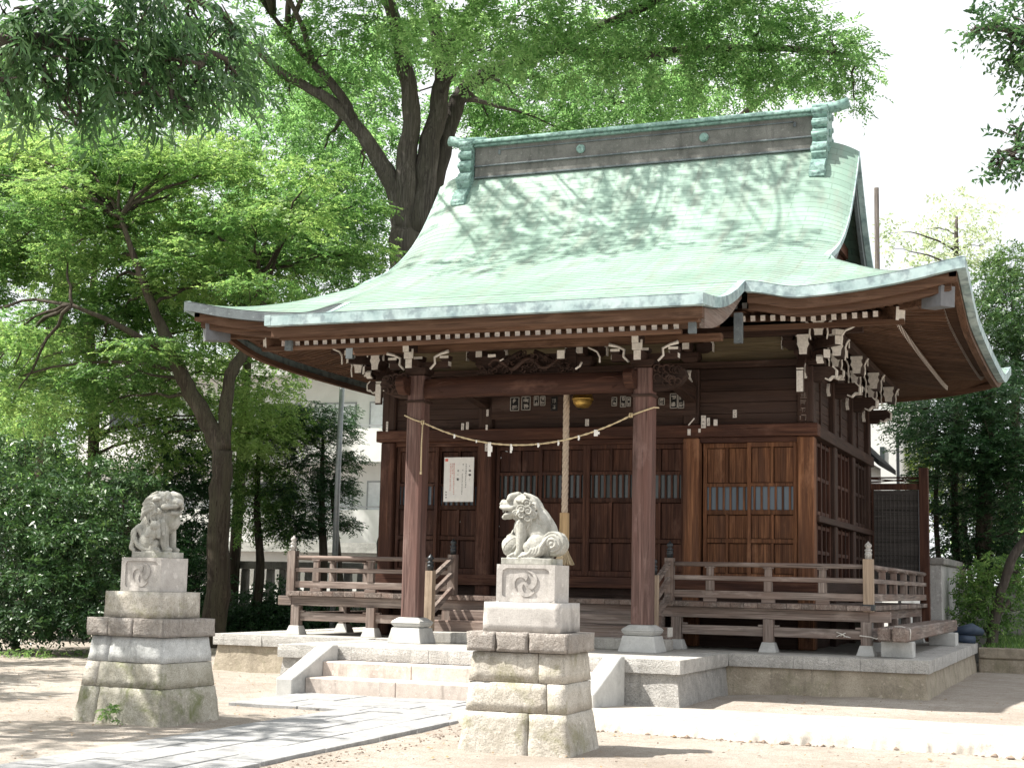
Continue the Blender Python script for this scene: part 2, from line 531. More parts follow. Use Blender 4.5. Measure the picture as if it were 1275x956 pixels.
def wob(x, y, s=1.0, seed=0):
    """cheap smooth value noise from summed sines"""
    r = np.random.default_rng(seed)
    z = 0
    for k in range(7):
        a = r.uniform(0, 6.28); f = s * (0.6 + 0.55 * k); p = r.uniform(0, 6.28)
        z = z + np.sin((x * math.cos(a) + y * math.sin(a)) * f + p) / (1 + 0.5 * k)
    return z / 3.0


def grid_mesh(name, xs, ys, zf, mat, kind='structure', smooth=True):
    X, Y = np.meshgrid(xs, ys, indexing='ij')
    Z = zf(X, Y)
    nx, ny = len(xs), len(ys)
    mb = MB()
    V = np.stack([X.ravel(), Y.ravel(), Z.ravel()], 1)
    F = [(i * ny + j, (i + 1) * ny + j, (i + 1) * ny + j + 1, i * ny + j + 1) for i in range(nx - 1) for j in range(ny - 1)]
    mb.add(V, F, 0, smooth)
    return tag(mb.build(name, mat), kind=kind)


def gz(x, y):
    near = ss(60, 30, np.abs(x)) * ss(60, 30, np.abs(y))
    z = 0.018 * wob(x, y, 1.6, 3) * near + 0.008 * wob(x, y, 6.0, 4) * near
    z = z + 0.07 * ss(-3.5, 0.5, y) * ss(2.4, 4.0, x) * near      # soil heaped towards the podium
    z = z - 0.16 * ss(-1.4, -3.0, y) * 0
    return z - 0.02


xs = np.concatenate([np.linspace(-700, -40, 12), np.linspace(-36, -14, 14), np.linspace(-13, 12, 200), np.linspace(13, 40, 14), np.linspace(50, 700, 12)])
ys = np.concatenate([np.linspace(-60, -16, 8), np.linspace(-14, 3, 150), np.linspace(4, 40, 30), np.linspace(50, 900, 14)])
grid_mesh('ground', xs, ys, gz, M['ground'])

def rnd_curve(n, widths, amps, seed):
    r = np.random.default_rng(seed)
    z = np.zeros(n)
    for w_, a_ in zip(widths, amps):
        q = np.convolve(r.normal(0, 1, n + 4 * w_), np.hanning(w_ + 2), 'same')[2 * w_:2 * w_ + n]
        z += a_ * q / (q.std() + 1e-9)
    return z


EDGE_X = np.linspace(1.25, 11.0, 420)
EDGE_Y = -5.98 + rnd_curve(420, (90, 25, 7, 3), (0.045, 0.03, 0.018, 0.010), 8)


# apron of packed sand before the podium: a slightly higher sheet with a crumbled front edge
def apron():
    mb = MB()
    n = 420
    xx = EDGE_X
    fr = EDGE_Y
    j2 = rnd_curve(420, (12, 3), (0.02, 0.015), 9)
    top = 0.085 + 0.012 * wob(xx, xx * 0, 3.0, 5)
    rows = [(fr - 0.10, -0.05 + 0 * xx), (fr - 0.03 + j2, 0.03 + 0.3 * j2), (fr + 0.03, top),
            (fr + 0.5, top + 0.004), (fr + 1.6, top * 0.7), (-3.2 + 0 * xx, 0.012 + 0 * xx), (-2.2 + 0 * xx, -0.03 + 0 * xx)]
    V = [(xx[i], r[0][i], r[1][i]) for r in rows for i in range(n)]
    F = [(k * n + i, k * n + i + 1, (k + 1) * n + i + 1, (k + 1) * n + i) for k in range(len(rows) - 1) for i in range(n - 1)]
    mb.add(V, F, 0, True)
    tag(mb.build('sand_apron', M['apron']), kind='structure')
apron()


def paving():
    """approach path: five long rows of granite slabs from the steps towards the viewer, its apron at the steps"""
    mb = MB()
    r = np.random.default_rng(12)
    def slab(x0, x1, y0, y1, z):
        g = 0.011
        dz = r.normal(0, 0.002)
        V = []
        for (x, y) in ((x0 + g, y0 + g), (x1 - g, y0 + g), (x1 - g, y1 - g), (x0 + g, y1 - g)):
            V.append((x + axis(y), y, z + dz))
        for (x, y) in ((x0 + g, y0 + g), (x1 - g, y0 + g), (x1 - g, y1 - g), (x0 + g, y1 - g)):
            V.append((x + axis(y), y, -0.08))
        mb.add(V, [(0, 1, 2, 3), (4, 5, 1, 0), (5, 6, 2, 1), (6, 7, 3, 2), (7, 4, 0, 3)])
    def axis(y): return 0.58 - 0.035 * (y + 8)
    for k in range(4):
        x0 = -0.86 + k * 0.43
        y = -18.0 + r.uniform(0, 0.9)
        while y < -5.6:
            L = r.uniform(0.8, 1.35)
            slab(x0, x0 + 0.43, y, min(y + L, -5.55), 0.012)
            y += L
    y = -5.55
    while y < -3.6:
        x = -2.35
        while x < 1.6:
            L = r.uniform(0.6, 1.1)
            slab(x, min(x + L, 1.75), y, min(y + 0.49, -3.53), 0.014)
            x += L
        y += 0.49
    tag(mb.build('stone_path', M['paving'], bevel=0.004), kind='structure')
    b = MB(); b.bb(-0.9, 1.5, -18, -3.5, -0.1, 0.012)
paving()

# loose stones and dead leaves on the earth
def litter():
    r = np.random.default_rng(5)
    mb = MB()
    n = 1300
    for i in range(n):
        if i < 620:
            x = 2.9 + abs(r.normal(0, 1.0)) if i < 330 else r.uniform(2.0, 10); y = float(np.interp(x, EDGE_X, EDGE_Y)) - 0.05 - abs(r.normal(0, 0.06)); s = 0.006 + 0.012 * r.pareto(2.2)
            if r.random() < 0.4 + 0.5 * math.sin(x * 2.3) or s > 0.08: continue
        elif i < 800:
            x = r.normal(1.75, 0.16); y = r.uniform(-10.5, -5.9); s = r.uniform(0.006, 0.02)
        else:
            x = r.uniform(-11, 9); y = r.uniform(-11, 0.0); s = r.uniform(0.005, 0.016)
            if -2.2 < x < 2.2 and y > -3.6: continue
            if y > -2.7 and abs(x) < 3.3: continue
        z = float(gz(np.array(x), np.array(y))) + s * 0.25
        P = r.normal(0, 1, (6, 3)); 
        P = np.array([[1, 0, 0], [-1, 0, 0], [0, 1, 0], [0, -1, 0], [0, 0, 1], [0, 0, -1]]) * r.uniform(0.6, 1.2, (6, 1)) * s
        P[:, 2] *= 0.6
        P = P @ rotz(r.uniform(0, 6)).T + np.array([x, y, z])
        mb.add(P, [(0, 2, 4), (2, 1, 4), (1, 3, 4), (3, 0, 4), (2, 0, 5), (1, 2, 5), (3, 1, 5), (0, 3, 5)])
    tag(mb.build('gravel', stone('loose gravel', (0.12, 0.085, 0.065), (0.30, 0.23, 0.18), scale=12), kind='stuff'),
        'loose pebbles and crumbs of earth along the broken edge of the sand apron', 'gravel')
    mb = MB()
    for i in range(1500):
        x = r.uniform(-12, 9); y = r.uniform(-11, 0.6)
        if y > -3.4 and -3.2 < x < 3.2: continue
        if x > 1.2 and y > -5 and r.random() < 0.6: continue
        s = r.uniform(0.015, 0.035)
        z = float(gz(np.array(x), np.array(y))) + 0.012
        P = np.array([[-s, 0, 0], [0, -s * 0.5, 0.006], [s, 0, 0.01], [0, s * 0.5, 0.004]]) @ rotz(r.uniform(0, 6)).T + np.array([x, y, z])
        mb.add(P, [(0, 1, 2, 3)])
    tag(mb.build('fallen_leaves', plain('dead leaf', (0.22, 0.14, 0.06), 0.8, var=0.5, scale=2), kind='stuff'),
        'small dry brown leaves scattered over the bare earth', 'leaves')
litter()

# ---------------------------------------------------------------- podium
PZ = 0.574; CAPT = 0.175
MW, KW, KY, MR = 5.687, 2.92, -2.615, 8.31
podium = thing('stone_podium', 'granite kerbed stone podium carrying the wooden shrine hall', 'podium', (0, 0, 0))
def podium_build():
    # cap stones: individual slabs with rock faced outer edge
    mb = MB()
    r = np.random.default_rng(3)
    W = 0.46
    def run(a, b, inw, n, rough=True):
        a = np.array(a); b = np.array(b); inw = np.array(inw)
        d = (b - a) / n
        for k in range(n):
            p = a + d * k; q = a + d * (k + 1)
            e = d / np.linalg.norm(d) * 0.0025
            m = 6
            V = []; 
            for i in range(m + 1):
                t = p + e + (q - p - 2 * e) * i / m
                o = inw * r.uniform(-0.004, 0.012)
                V += [(t[0] + o[0] * 0.2, t[1] + o[1] * 0.2, PZ), (t[0] + o[0] - inw[0] * .008, t[1] + o[1] - inw[1] * .008, PZ - CAPT * 0.45),
                      (t[0] + o[0], t[1] + o[1], PZ - CAPT), (t[0] + inw[0] * W, t[1] + inw[1] * W, PZ - CAPT), (t[0] + inw[0] * W, t[1] + inw[1] * W, PZ)]
            F = []
            for i in range(m):
                for j in range(5):
                    F.append((i * 5 + j, i * 5 + (j + 1) % 5, (i + 1) * 5 + (j + 1) % 5, (i + 1) * 5 + j))
            F += [tuple(range(5))[::-1], tuple(m * 5 + j for j in range(5))]
            mb.add(V, F)
    run((-KW, KY), (KW, KY), (0, 1), 5)
    run((KW, KY + W + .003), (KW, 0), (-1, 0), 2)
    run((KW, 0), (MW, 0), (0, 1), 3)
    run((MW, W + .003), (MW, MR - W - .003), (-1, 0), 6)
    run((MW, MR), (-MW, MR), (0, -1), 6)
    run((-MW, MR - W - .003), (-MW, W + .003), (1, 0), 6)
    run((-MW, 0), (-KW, 0), (0, 1), 3)
    run((-KW, 0), (-KW, KY + W + .003), (1, 0), 2)
    bm_ = mb.build('kerb_stone', [M['cap']], podium)
    # flat paving inside
    f = MB()
    f.bb(-KW + 0.40, KW - 0.40, KY + 0.4, 0.4, PZ - 0.1, PZ - 0.004)
    f.bb(-MW + 0.40, MW - 0.40, 0.401, MR - 0.4, PZ - 0.1, PZ - 0.005)
    f.build('paved_top', M['capt'], podium)
    # battered walls below the kerb
    wl = MB()
    zt = PZ - CAPT - 0.004; i0 = 0.06; i1 = 0.02
    def wall(a, b, out, mi, ca=1, cb=1, flare=0.06):
        a = np.array(a, float); b = np.array(b, float); out = np.array(out, float)
        dr = (b - a) / np.linalg.norm(b - a)
        L = np.linalg.norm(b - a); m = max(2, int(L / 0.12)); V = []
        for i in range(m + 1):
            for k, z in enumerate(np.linspace(zt, -0.12, 8)):
                of = -i0 + flare * (k / 7)
                t = (a - dr * of * ca) * (1 - i / m) + (b + dr * of * cb) * (i / m) + out * of + out * 0.006 * (i not in (0, m)) * float(wob(np.array(i * 0.5), np.array(k * 1.3 + a[0]), 2.0, 11))
                V.append((t[0], t[1], z))
        F = [(i * 8 + k, i * 8 + k + 1, (i + 1) * 8 + k + 1, (i + 1) * 8 + k) for i in range(m) for k in range(7)]
        wl.add(V, F, mi, True)
    wall((-KW, KY), (KW, KY), (0, -1), 1)
    wall((KW, KY), (KW, 0.1), (1, 0), 1, 1, 0)
    wall((KW - 0.1, 0), (MW, 0), (0, -1), 0, 0, 1)
    wall((MW, 0), (MW, MR), (1, 0), 0)
    wall((-MW, 0), (-KW + 0.1, 0), (0, -1), 0, 1, 0)
    wall((-KW, 0.1), (-KW, KY), (-1, 0), 1, 0, 1)
    wall((-MW, MR), (-MW, 0), (-1, 0), 0)
    wall((MW, MR), (-MW, MR), (0, 1), 0)
    wl.build('podium_wall', [M['podium'], M['porch']], podium)
podium_build()

stair = thing('stone_steps', 'pale pinkish stone steps with sloping cheek walls leading up to the podium', 'steps', (0, -3.1, 0))
def stair_build():
    xi = 1.95
    for k, (y0, y1, z0, z1) in enumerate(((-3.06, KY - 0.012, -0.1, 0.392), (-3.52, -3.063, -0.1, 0.202))):
        for (a, b) in ((-xi, -0.62), (-0.617, 0.70), (0.703, xi)):
            m = MB(); m.bb(a, b, y0, y1, z0, z1)
            m.build('step', M['step'], stair, bevel=0.012)
    for s in (-1, 1):
        m = MB()
        poly = [(-3.86, -0.1), (KY - 0.012, -0.1), (KY - 0.012, 0.60), (-2.78, 0.60), (-3.74, 0.235), (-3.86, 0.20)]
        m.prism(poly, (s * (xi + 0.003) if s > 0 else -(xi + 0.003) - 0.24, 0, 0), (0, 1, 0), (0, 0, 1), 0.24)
        m.build('cheek_wall', M['plinth'], stair, bevel=0.012)
stair_build()


# ---------------------------------------------------------------- the shrine hall
YC = 4.92
hall = thing('shrine_hall', 'dark timber shrine hall with a sweeping green copper roof and front porch', 'shrine', (0, 2.18, PZ))
MY, M1, M2, RY = 2.18, 1.80, 3.64, 8.12          # front wall, inner and outer column lines, rear wall
VX, VY, VZ = 4.80, 0.80, 1.286                   # veranda
EX, EY = 6.29, -0.43                             # eave corner
VG = 4.10                                        # verge


def pchip(xk, yk):
    xk = np.array(xk, float); yk = np.array(yk, float)
    h = np.diff(xk); dl = np.diff(yk) / h
    d = np.zeros_like(yk)
    d[1:-1] = np.where(dl[:-1] * dl[1:] > 0, 2 * dl[:-1] * dl[1:] / (dl[:-1] + dl[1:] + 1e-12), 0)
    d[0], d[-1] = dl[0], dl[-1]
    def f(x):
        x = np.asarray(x, float)
        i = np.clip(np.searchsorted(xk, x) - 1, 0, len(h) - 1)
        t = (x - xk[i]) / h[i]
        t = np.clip(t, -0.5, 1.5)
        return ((2 * t**3 - 3 * t**2 + 1) * yk[i] + (t**3 - 2 * t**2 + t) * h[i] * d[i] + (-2 * t**3 + 3 * t**2) * yk[i + 1] + (t**3 - t**2) * h[i] * d[i + 1])
    return f


HP = pchip([0, .75, 1.35, 2.26, 3.03, 3.73, 4.43, 5.13, 5.35], [5.74, 6.02, 6.27, 6.72, 7.12, 7.63, 8.30, 9.18, 9.50])
KP = pchip([-2.83, -2.1, -1.55, -.93, -.43, .3, 1.0, 1.83, 2.6], [5.24, 5.32, 5.44, 5.65, 5.87, 6.14, 6.42, 6.78, 7.125])


def smin(a, b, k=0.35):
    h = np.clip(0.5 + 0.5 * (b - a) / k, 0, 1)
    return b * (1 - h) + a * h - k * h * (1 - h)


def zroof(x, y):
    """height of the roof skin"""
    x = np.abs(np.asarray(x, float)); y = np.asarray(y, float)
    d1 = np.where(y <= YC, y - EY, 2 * YC - EY - y)
    d2 = EX - x
    z1 = HP(np.maximum(d1, 0)); z2 = HP(np.clip(d2, 0, 5.3))
    tx = np.clip((x - 3.3) / (EX - 3.3), 0, 1)
    ty = np.clip(np.abs(y - YC) / 5.35, 0, 1)
    rise = 0.33 * tx**2.3 * np.clip(1 - np.maximum(d1, 0) / 2.6, 0, 1)**2
    sag = -0.20 * (1 - ty**2.4) * np.clip(1 - d2 / 2.0, 0, 1)**2 * ss(0.0, 2.2, d1)
    skirt = smin(z1, z2, 0.22) + 0.03 * ss(0.6, 0, d1) * ss(0.6, 0, d2)
    q = np.clip((x - 3.25) / (VG - 3.25), 0, 1)
    drop = 0.26 * q**2.2 * ss(1.9, 4.6, d1)
    wsk = ss(VG - 0.9, VG, x) * ss(2.3, 1.4, d1)
    main = z1 * (1 - wsk) + np.minimum(skirt, z1) * wsk - drop
    z = np.where(x <= VG + 1e-6, main, skirt) + rise + sag
    kz = KP(np.clip(y, -2.83, 2.6))
    kb = ss(4.05, 3.245, x) * (y < 2.6) * (y <= YC)
    z = np.where(kb > 0, np.where(y < EY, kz, z * (1 - kb) + np.maximum(kz, z) * kb), z)
    return z


def course_rows(y0, y1, f, step):
    """positions between y0 and y1 equally spaced along the slope f"""
    t = np.linspace(y0, y1, 4000)
    z = f(t)
    s = np.concatenate([[0], np.cumsum(np.hypot(np.diff(t), np.diff(z)))])
    n = int(round(s[-1] / step))
    return np.interp(np.linspace(0, s[-1], n + 1), s, t)


def build_roof():
    mb = MB(); uv = []
    LIFT = 0.006
    prof = lambda t: np.where(t < EY, KP(np.clip(t, -2.83, 2.6)), HP(np.maximum(t - EY, 0)))
    rowsK = course_rows(-2.83, EY, prof, 0.165)
    rowsM = course_rows(EY, YC, prof, 0.165)
    rows = np.concatenate([rowsK[:-1], rowsM])
    inner = np.unique(np.concatenate([np.linspace(-2.9, 2.9, 16), np.linspace(2.9, 3.24, 4), [3.26, 3.28, 3.31, 3.36], np.linspace(3.42, VG, 12),
                                      -np.linspace(2.9, 3.24, 4), [-3.26, -3.28, -3.31, -3.36], -np.linspace(3.42, VG, 12)]))
    kx = inner[np.abs(inner) <= 3.2401]
    so_ = np.linspace(0, 1, 9)[1:]
    def strip(xs_, ya, yb, v, fz=zroof, flip=False, swap=None):
        """one course: low edge at ya lifted, high edge at yb"""
        xa, xb = xs_
        za = fz(xa, np.full_like(xa, ya)) + LIFT; zb = fz(xb, np.full_like(xb, yb)) + 0.001
        zl = fz(xa, np.full_like(xa, ya)) - 0.0005
        n = len(xa)
        b = len(mb.v)
        for X, Yv, Z, vv in ((xa, ya, zl, v + 0.02), (xa, ya, za, v + 0.03), (xb, yb, zb, v + 0.98)):
            for i in range(n):
                yy = Yv if not flip else 2 * YC - Yv
                mb.v.append((float(X[i]), float(yy), float(Z[i]))); uv.append((float(X[i]), vv))
        for r_ in range(2):
            for i in range(n - 1):
                f = (b + r_ * n + i, b + r_ * n + i + 1, b + (r_ + 1) * n + i + 1, b + (r_ + 1) * n + i)
                mb.f.append(f if not flip else f[::-1]); mb.m.append(0); mb.sm.append(False)
    # front: porch courses, then main courses reaching out to the hips
    for i in range(len(rows) - 1):
        ya, yb = rows[i], rows[i + 1]
        if ya < EY - 1e-6:
            strip((kx, kx), ya, min(yb, EY), i)
        else:
            def xsof(y):
                xm = max(VG, EX - (y - EY))
                if xm > VG + 1e-4:
                    o = VG + (xm - VG) * so_
                else:
                    o = np.full(8, VG)
                return np.concatenate([-o[::-1], inner, o])
            strip((xsof(ya), xsof(yb)), ya, yb, i)
            strip((xsof(ya), xsof(yb)), ya, yb, i, flip=True, fz=lambda x, y: zroof(np.where(np.abs(x) < 3.3, 3.3, x), y))
    # side skirts
    d2max = EX - VG
    drows = course_rows(0, d2max, lambda t: HP(t), 0.165)
    for s in (-1, 1):
        for i in range(len(drows) - 1):
            V = []
            b = len(mb.v)
            n = 44
            for (d, lift, vv) in ((drows[i], -0.0005, 0.02), (drows[i], LIFT, 0.03), (drows[i + 1], 0.001, 0.98)):
                yy = np.linspace(EY + d, 2 * YC - EY - d, n)
                xx = np.full(n, s * (EX - d))
                zz = zroof(np.abs(xx) + (1e-4 if d < d2max - 1e-3 else 2e-4), yy) + lift
                for k in range(n):
                    mb.v.append((float(xx[k]), float(yy[k]), float(zz[k]))); uv.append((float(yy[k]), i + vv))
            for r_ in range(2):
                for k in range(n - 1):
                    f = (b + r_ * n + k, b + r_ * n + k + 1, b + (r_ + 1) * n + k + 1, b + (r_ + 1) * n + k)
                    mb.f.append(f if s > 0 else f[::-1]); mb.m.append(0); mb.sm.append(False)
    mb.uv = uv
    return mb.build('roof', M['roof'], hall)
roof = build_roof()


def ribbon(path_top, thick, drop, outn, mb, mi=0, back=0.10):
    """a strip hanging from a path: height drop, depth back (inwards = -outn)"""
    P = np.array(path_top, float); n = len(P)
    O = np.array(outn, float)
    if O.ndim == 1: O = np.tile(O, (n, 1))
    V = []
    for i in range(n):
        p = P[i]
        V += [p, p - np.array([0, 0, drop]), p - np.array([0, 0, drop]) - O[i] * back, p - O[i] * back]
    F = []
    for i in range(n - 1):
        for k in range(4):
            F.append((i * 4 + k, i * 4 + (k + 1) % 4, (i + 1) * 4 + (k + 1) % 4, (i + 1) * 4 + k))
    F += [(0, 1, 2, 3), tuple((n - 1) * 4 + k for k in (3, 2, 1, 0))]
    mb.add(V, F, mi)
    return mb


def eaves():
    # copper faced eave edge, all round, then the board under it
    def path(a, b, n, off=0.0, inset=0.0):
        a = np.array(a, float); b = np.array(b, float)
        P = []
        for t in np.linspace(0, 1, n):
            p = a + (b - a) * t
            P.append((p[0], p[1], float(zroof(p[0], p[1])) + off))
        return P
    front = []
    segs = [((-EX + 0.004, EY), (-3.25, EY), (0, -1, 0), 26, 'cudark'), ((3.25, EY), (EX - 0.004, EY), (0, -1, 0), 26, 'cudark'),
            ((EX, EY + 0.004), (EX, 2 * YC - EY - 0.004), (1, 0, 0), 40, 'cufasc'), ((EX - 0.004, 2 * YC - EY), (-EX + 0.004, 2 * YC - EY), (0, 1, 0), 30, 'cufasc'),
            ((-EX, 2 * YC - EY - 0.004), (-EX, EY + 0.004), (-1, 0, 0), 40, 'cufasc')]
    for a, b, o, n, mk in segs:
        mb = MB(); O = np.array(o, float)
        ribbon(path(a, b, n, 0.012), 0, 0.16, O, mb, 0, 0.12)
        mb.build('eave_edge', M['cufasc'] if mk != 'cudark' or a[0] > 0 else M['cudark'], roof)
        mb = MB()
        def inset(m):
            Q = []
            for p in path(a, b, n):
                q = np.array(p) - O * m
                q[0] = np.clip(q[0], -EX + m + 0.002 * abs(O[1]), EX - m - 0.002 * abs(O[1])); q[1] = np.clip(q[1], EY + m, 2 * YC - EY - m)
                Q.append(q)
            return Q
        ribbon([q - np.array([0, 0, 0.150]) for q in inset(0.13)], 0, 0.14 if abs(O[1]) else 0.09, O, mb, 0, 0.10)
        if abs(O[1]): ribbon([q - np.array([0, 0, 0.285]) for q in inset(0.21)], 0, 0.10, O, mb, 0, 0.10)
        mb.build('eave_board', M['soffx'] if abs(o[1]) else M['soffy'], roof)
    # porch eave
    mb = MB()
    Pk = [(x, -2.83, 5.24 + 0.012) for x in np.linspace(-3.241, 3.241, 12)]
    ribbon(Pk, 0, 0.155, (0, -1, 0), mb, 0, 0.12)
    mb.build('eave_edge', M['cufasc'], roof)
    mb = MB()
    ribbon([(x, -2.70, 5.095) for x in np.linspace(-3.2, 3.2, 12)], 0, 0.14, (0, -1, 0), mb, 0, 0.12)
    ribbon([(x, -2.60, 4.97) for x in np.linspace(-3.12, 3.12, 12)], 0, 0.045, (0, -1, 0), mb, 0, 0.2)
    mb.build('eave_board', M['soffx'], roof)
    for s in (-1, 1):
        mb = MB()
        yy = np.linspace(-2.834, EY + 0.02, 20)
        P = [(s * 3.245, y, float(KP(y)) + 0.012) for y in yy]
        T = [0.15] * 20
        ribbon(P, 0, 0.15, (s, 0, 0), mb, 0, 0.10)
        mb.build('eave_edge', M['cufasc'], roof)
        # barge board of the porch: a hollow curve below the copper edge
        mb = MB()
        yy = np.linspace(-2.45, -0.30, 18)
        top = KP(yy) - 0.15
        uu = (yy + 2.45) / 2.15
        bot = top - 0.27 * (1 - 0.55 * uu ** 1.5)
        V = []
        for i in range(18):
            for xx in (3.10, 3.17):
                V += [(s * xx, yy[i], top[i]), (s * xx, yy[i], bot[i])]
        F = []
        for i in range(17):
            a = i * 4; b = a + 4
            F += [(a, b, b + 1, a + 1), (a + 2, a + 3, b + 3, b + 2), (a, a + 2, b + 2, b), (a + 1, b + 1, b + 3, a + 3)]
        F += [(0, 1, 3, 2), (68, 70, 71, 69)]
        mb.add(V, F)
        mb.build('barge_board', M['greyy'], roof)
        mb = MB(); mb.bb(s * 3.02 - 0.05, s * 3.02 + 0.05, -2.53, -2.46, 4.78, 5.05); mb.build('barge_cap', M['cudark'], roof)
        mb = MB(); mb.bb(s * 3.14 - 0.06, s * 3.14 + 0.06, -0.42, -0.34, 4.98, 5.42)
        mb.build('barge_cap', M['cudark'], roof)
eaves()

# soffit and rafters
def soffit():
    mb = MB()
    def zs(d): return -0.30 + 0.27 * d
    # front and rear, sides as trapezoids meeting at the hips
    def patch(pts, nu=24, nv=8):
        a, b, c, d = [np.array(p, float) for p in pts]
        V = []
        for i in range(nu + 1):
            for j in range(nv + 1):
                u, v = i / nu, j / nv
                p = (a * (1 - u) + b * u) * (1 - v) + (d * (1 - u) + c * u) * v
                V.append(p)
        b0 = len(mb.v)
        for p in V:
            x, y = p[0], p[1]
            de = min(EX - 0.3 - abs(x), y - EY - 0.3, 2 * YC - EY - 0.3 - y)
            de = max(de, 0)
            # eave height at the nearest place of the edge
            if de == max(0, EX - 0.3 - abs(x)): ze = float(zroof(EX, np.clip(y, EY, 2 * YC - EY)))
            else: ze = float(zroof(max(abs(x), 3.35), EY))
            k = min(1, de / 2.4)
            ze = ze * (1 - k) + 5.72 * k
            dx_, dy_ = EX - 0.3 - abs(x), min(y - EY - 0.3, 2 * YC - EY - 0.3 - y)
            side = float(ss(-0.9, 0.9, np.array(dy_ - dx_)))
            zside_ = ze - 0.34 + 0.20 * de + 0.30 * (1 - k) * side
            mb.v.append((x, y, zside_))
        for i in range(nu):
            for j in range(nv):
                mb.f.append((b0 + i * (nv + 1) + j, b0 + i * (nv + 1) + j + 1, b0 + (i + 1) * (nv + 1) + j + 1, b0 + (i + 1) * (nv + 1) + j)); mb.m.append(0); mb.sm.append(True)
    e = 0.25; W = 2.75
    yb = 2 * YC - EY
    patch([(-EX + e, EY + e), (EX - e, EY + e), (EX - W, EY + W), (-EX + W, EY + W)])
    patch([(EX - e, EY + e), (EX - e, yb - e), (EX - W, yb - W), (EX - W, EY + W)])
    patch([(-EX + e, yb - e), (-EX + e, EY + e), (-EX + W, EY + W), (-EX + W, yb - W)])
    patch([(EX - e, yb - e), (-EX + e, yb - e), (-EX + W, yb - W), (EX - W, yb - W)])
    mb.build('soffit', M['soffx'], roof)
    # porch soffit
    mb = MB()
    V = []; yy = np.linspace(-2.62, 1.2, 12)
    for y in yy:
        z = 5.02 + 0.19 * (y + 2.62)
        V += [(-3.12, y, z), (3.12, y, z)]
    mb.add(V, [(2 * i, 2 * i + 2, 2 * i + 3, 2 * i + 1) for i in range(11)], 0, True)
    mb.build('soffit', M['soffy'], roof)
soffit()


def rafters():
    made = [0]
    bulk = MB()
    def raf(a, b, w_=0.072, h_=0.085, hidden=False):
        if made[0] < 98 and not hidden:
            mb = MB(); mb.beam(a, b, w_, h_, 0, (0, 0, 1), 1)
            mb.build('rafter', [M['soffy'], M['whitewd']], roof); made[0] += 1
        else:
            bulk.beam(a, b, w_, h_, 0, (0, 0, 1), 1)
    # porch: one row of 39
    for x in np.linspace(-2.92, 2.78, 39):
        raf((x, -2.42, 4.90), (x, -0.2, 5.30))
    # main front, flying rafters left and right of the porch and the base rafters behind
    def ze(x): return float(zroof(max(abs(x), 3.35), EY))
    for s, x0, x1, n in ((1, 3.0, 5.75, 20), (-1, 3.05, 5.85, 20)):
        for x in np.linspace(x0, x1, n):
            r_ = ze(x) - 5.74
            raf((s * x, EY + 0.42, 5.52 + r_ * 0.85 - 0.03), (s * x, EY + 1.35, 5.62 + r_ * 0.4))
    for s, x0, x1, n in ((1, 3.0, 4.95, 14), (-1, 3.05, 4.8, 0)):
        for x in np.linspace(x0, x1, n):
            r_ = ze(x) - 5.74
            raf((s * x, EY + 0.95, 5.455 + r_ * 0.35), (s * x, MY, 5.78))
    # sides: two tiers the whole depth
    def zside(y): return float(zroof(EX, y))
    for s in (1, -1):
        for y in np.arange(0.15, 9.75, 0.15):
            zz = zside(y)
            raf((s * 5.85, y, zz - 0.045), (s * (EX - 1.35), y, 5.62 + 0.3 * (zz - 5.54)), hidden=(s < 0))
        for y in np.arange(1.05, 8.9, 0.15):
            zz = zside(y)
            raf((s * 5.17, y, 5.43 + 0.25 * (zz - 5.54)), (s * M2, y, 5.76), hidden=True)
    o = bulk.build('rafter', [M['soffx'], M['whitewd']], roof, kind='stuff')
    # eave purlins carrying the flying rafters
    for x0, x1 in ((3.0, 5.35), (-5.35, -3.0)):
        mb = MB(); mb.bb(x0, x1, EY + 0.98, EY + 1.08, 5.33, 5.40); mb.build('eave_purlin', M['soffx'], roof)
    for x0, x1 in ((5.02, 5.14), (-5.14, -5.02)):
        mb = MB(); mb.bb(x0, x1, 0.9, 9.0, 5.485, 5.55); mb.build('eave_purlin', M['soffy'], roof)
    # hip rafters with boxed ends
    for s in (-1, 1):
        mb = MB()
        mb.beam((s * 5.98, EY + 0.31, 5.59), (s * 3.7, 2.45, 5.78), 0.17, 0.22, 0, (0, 0, 1))
        mb.build('hip_rafter', M['soffy'], roof)
        mb = MB(); mb.beam((s * 6.03, EY + 0.26, 5.56), (s * 5.74, EY + 0.55, 5.585), 0.24, 0.29, 0); mb.build('hip_rafter_cap', M['boxend'], roof)
        mb = MB()
        mb.beam((s * 5.30, EY + 0.99, 5.48), (s * 3.7, 2.55, 5.70), 0.15, 0.20, 0, (0, 0, 1), 1)
        mb.build('lower_hip_rafter', [M['soffy'], M['white']], roof)
rafters()


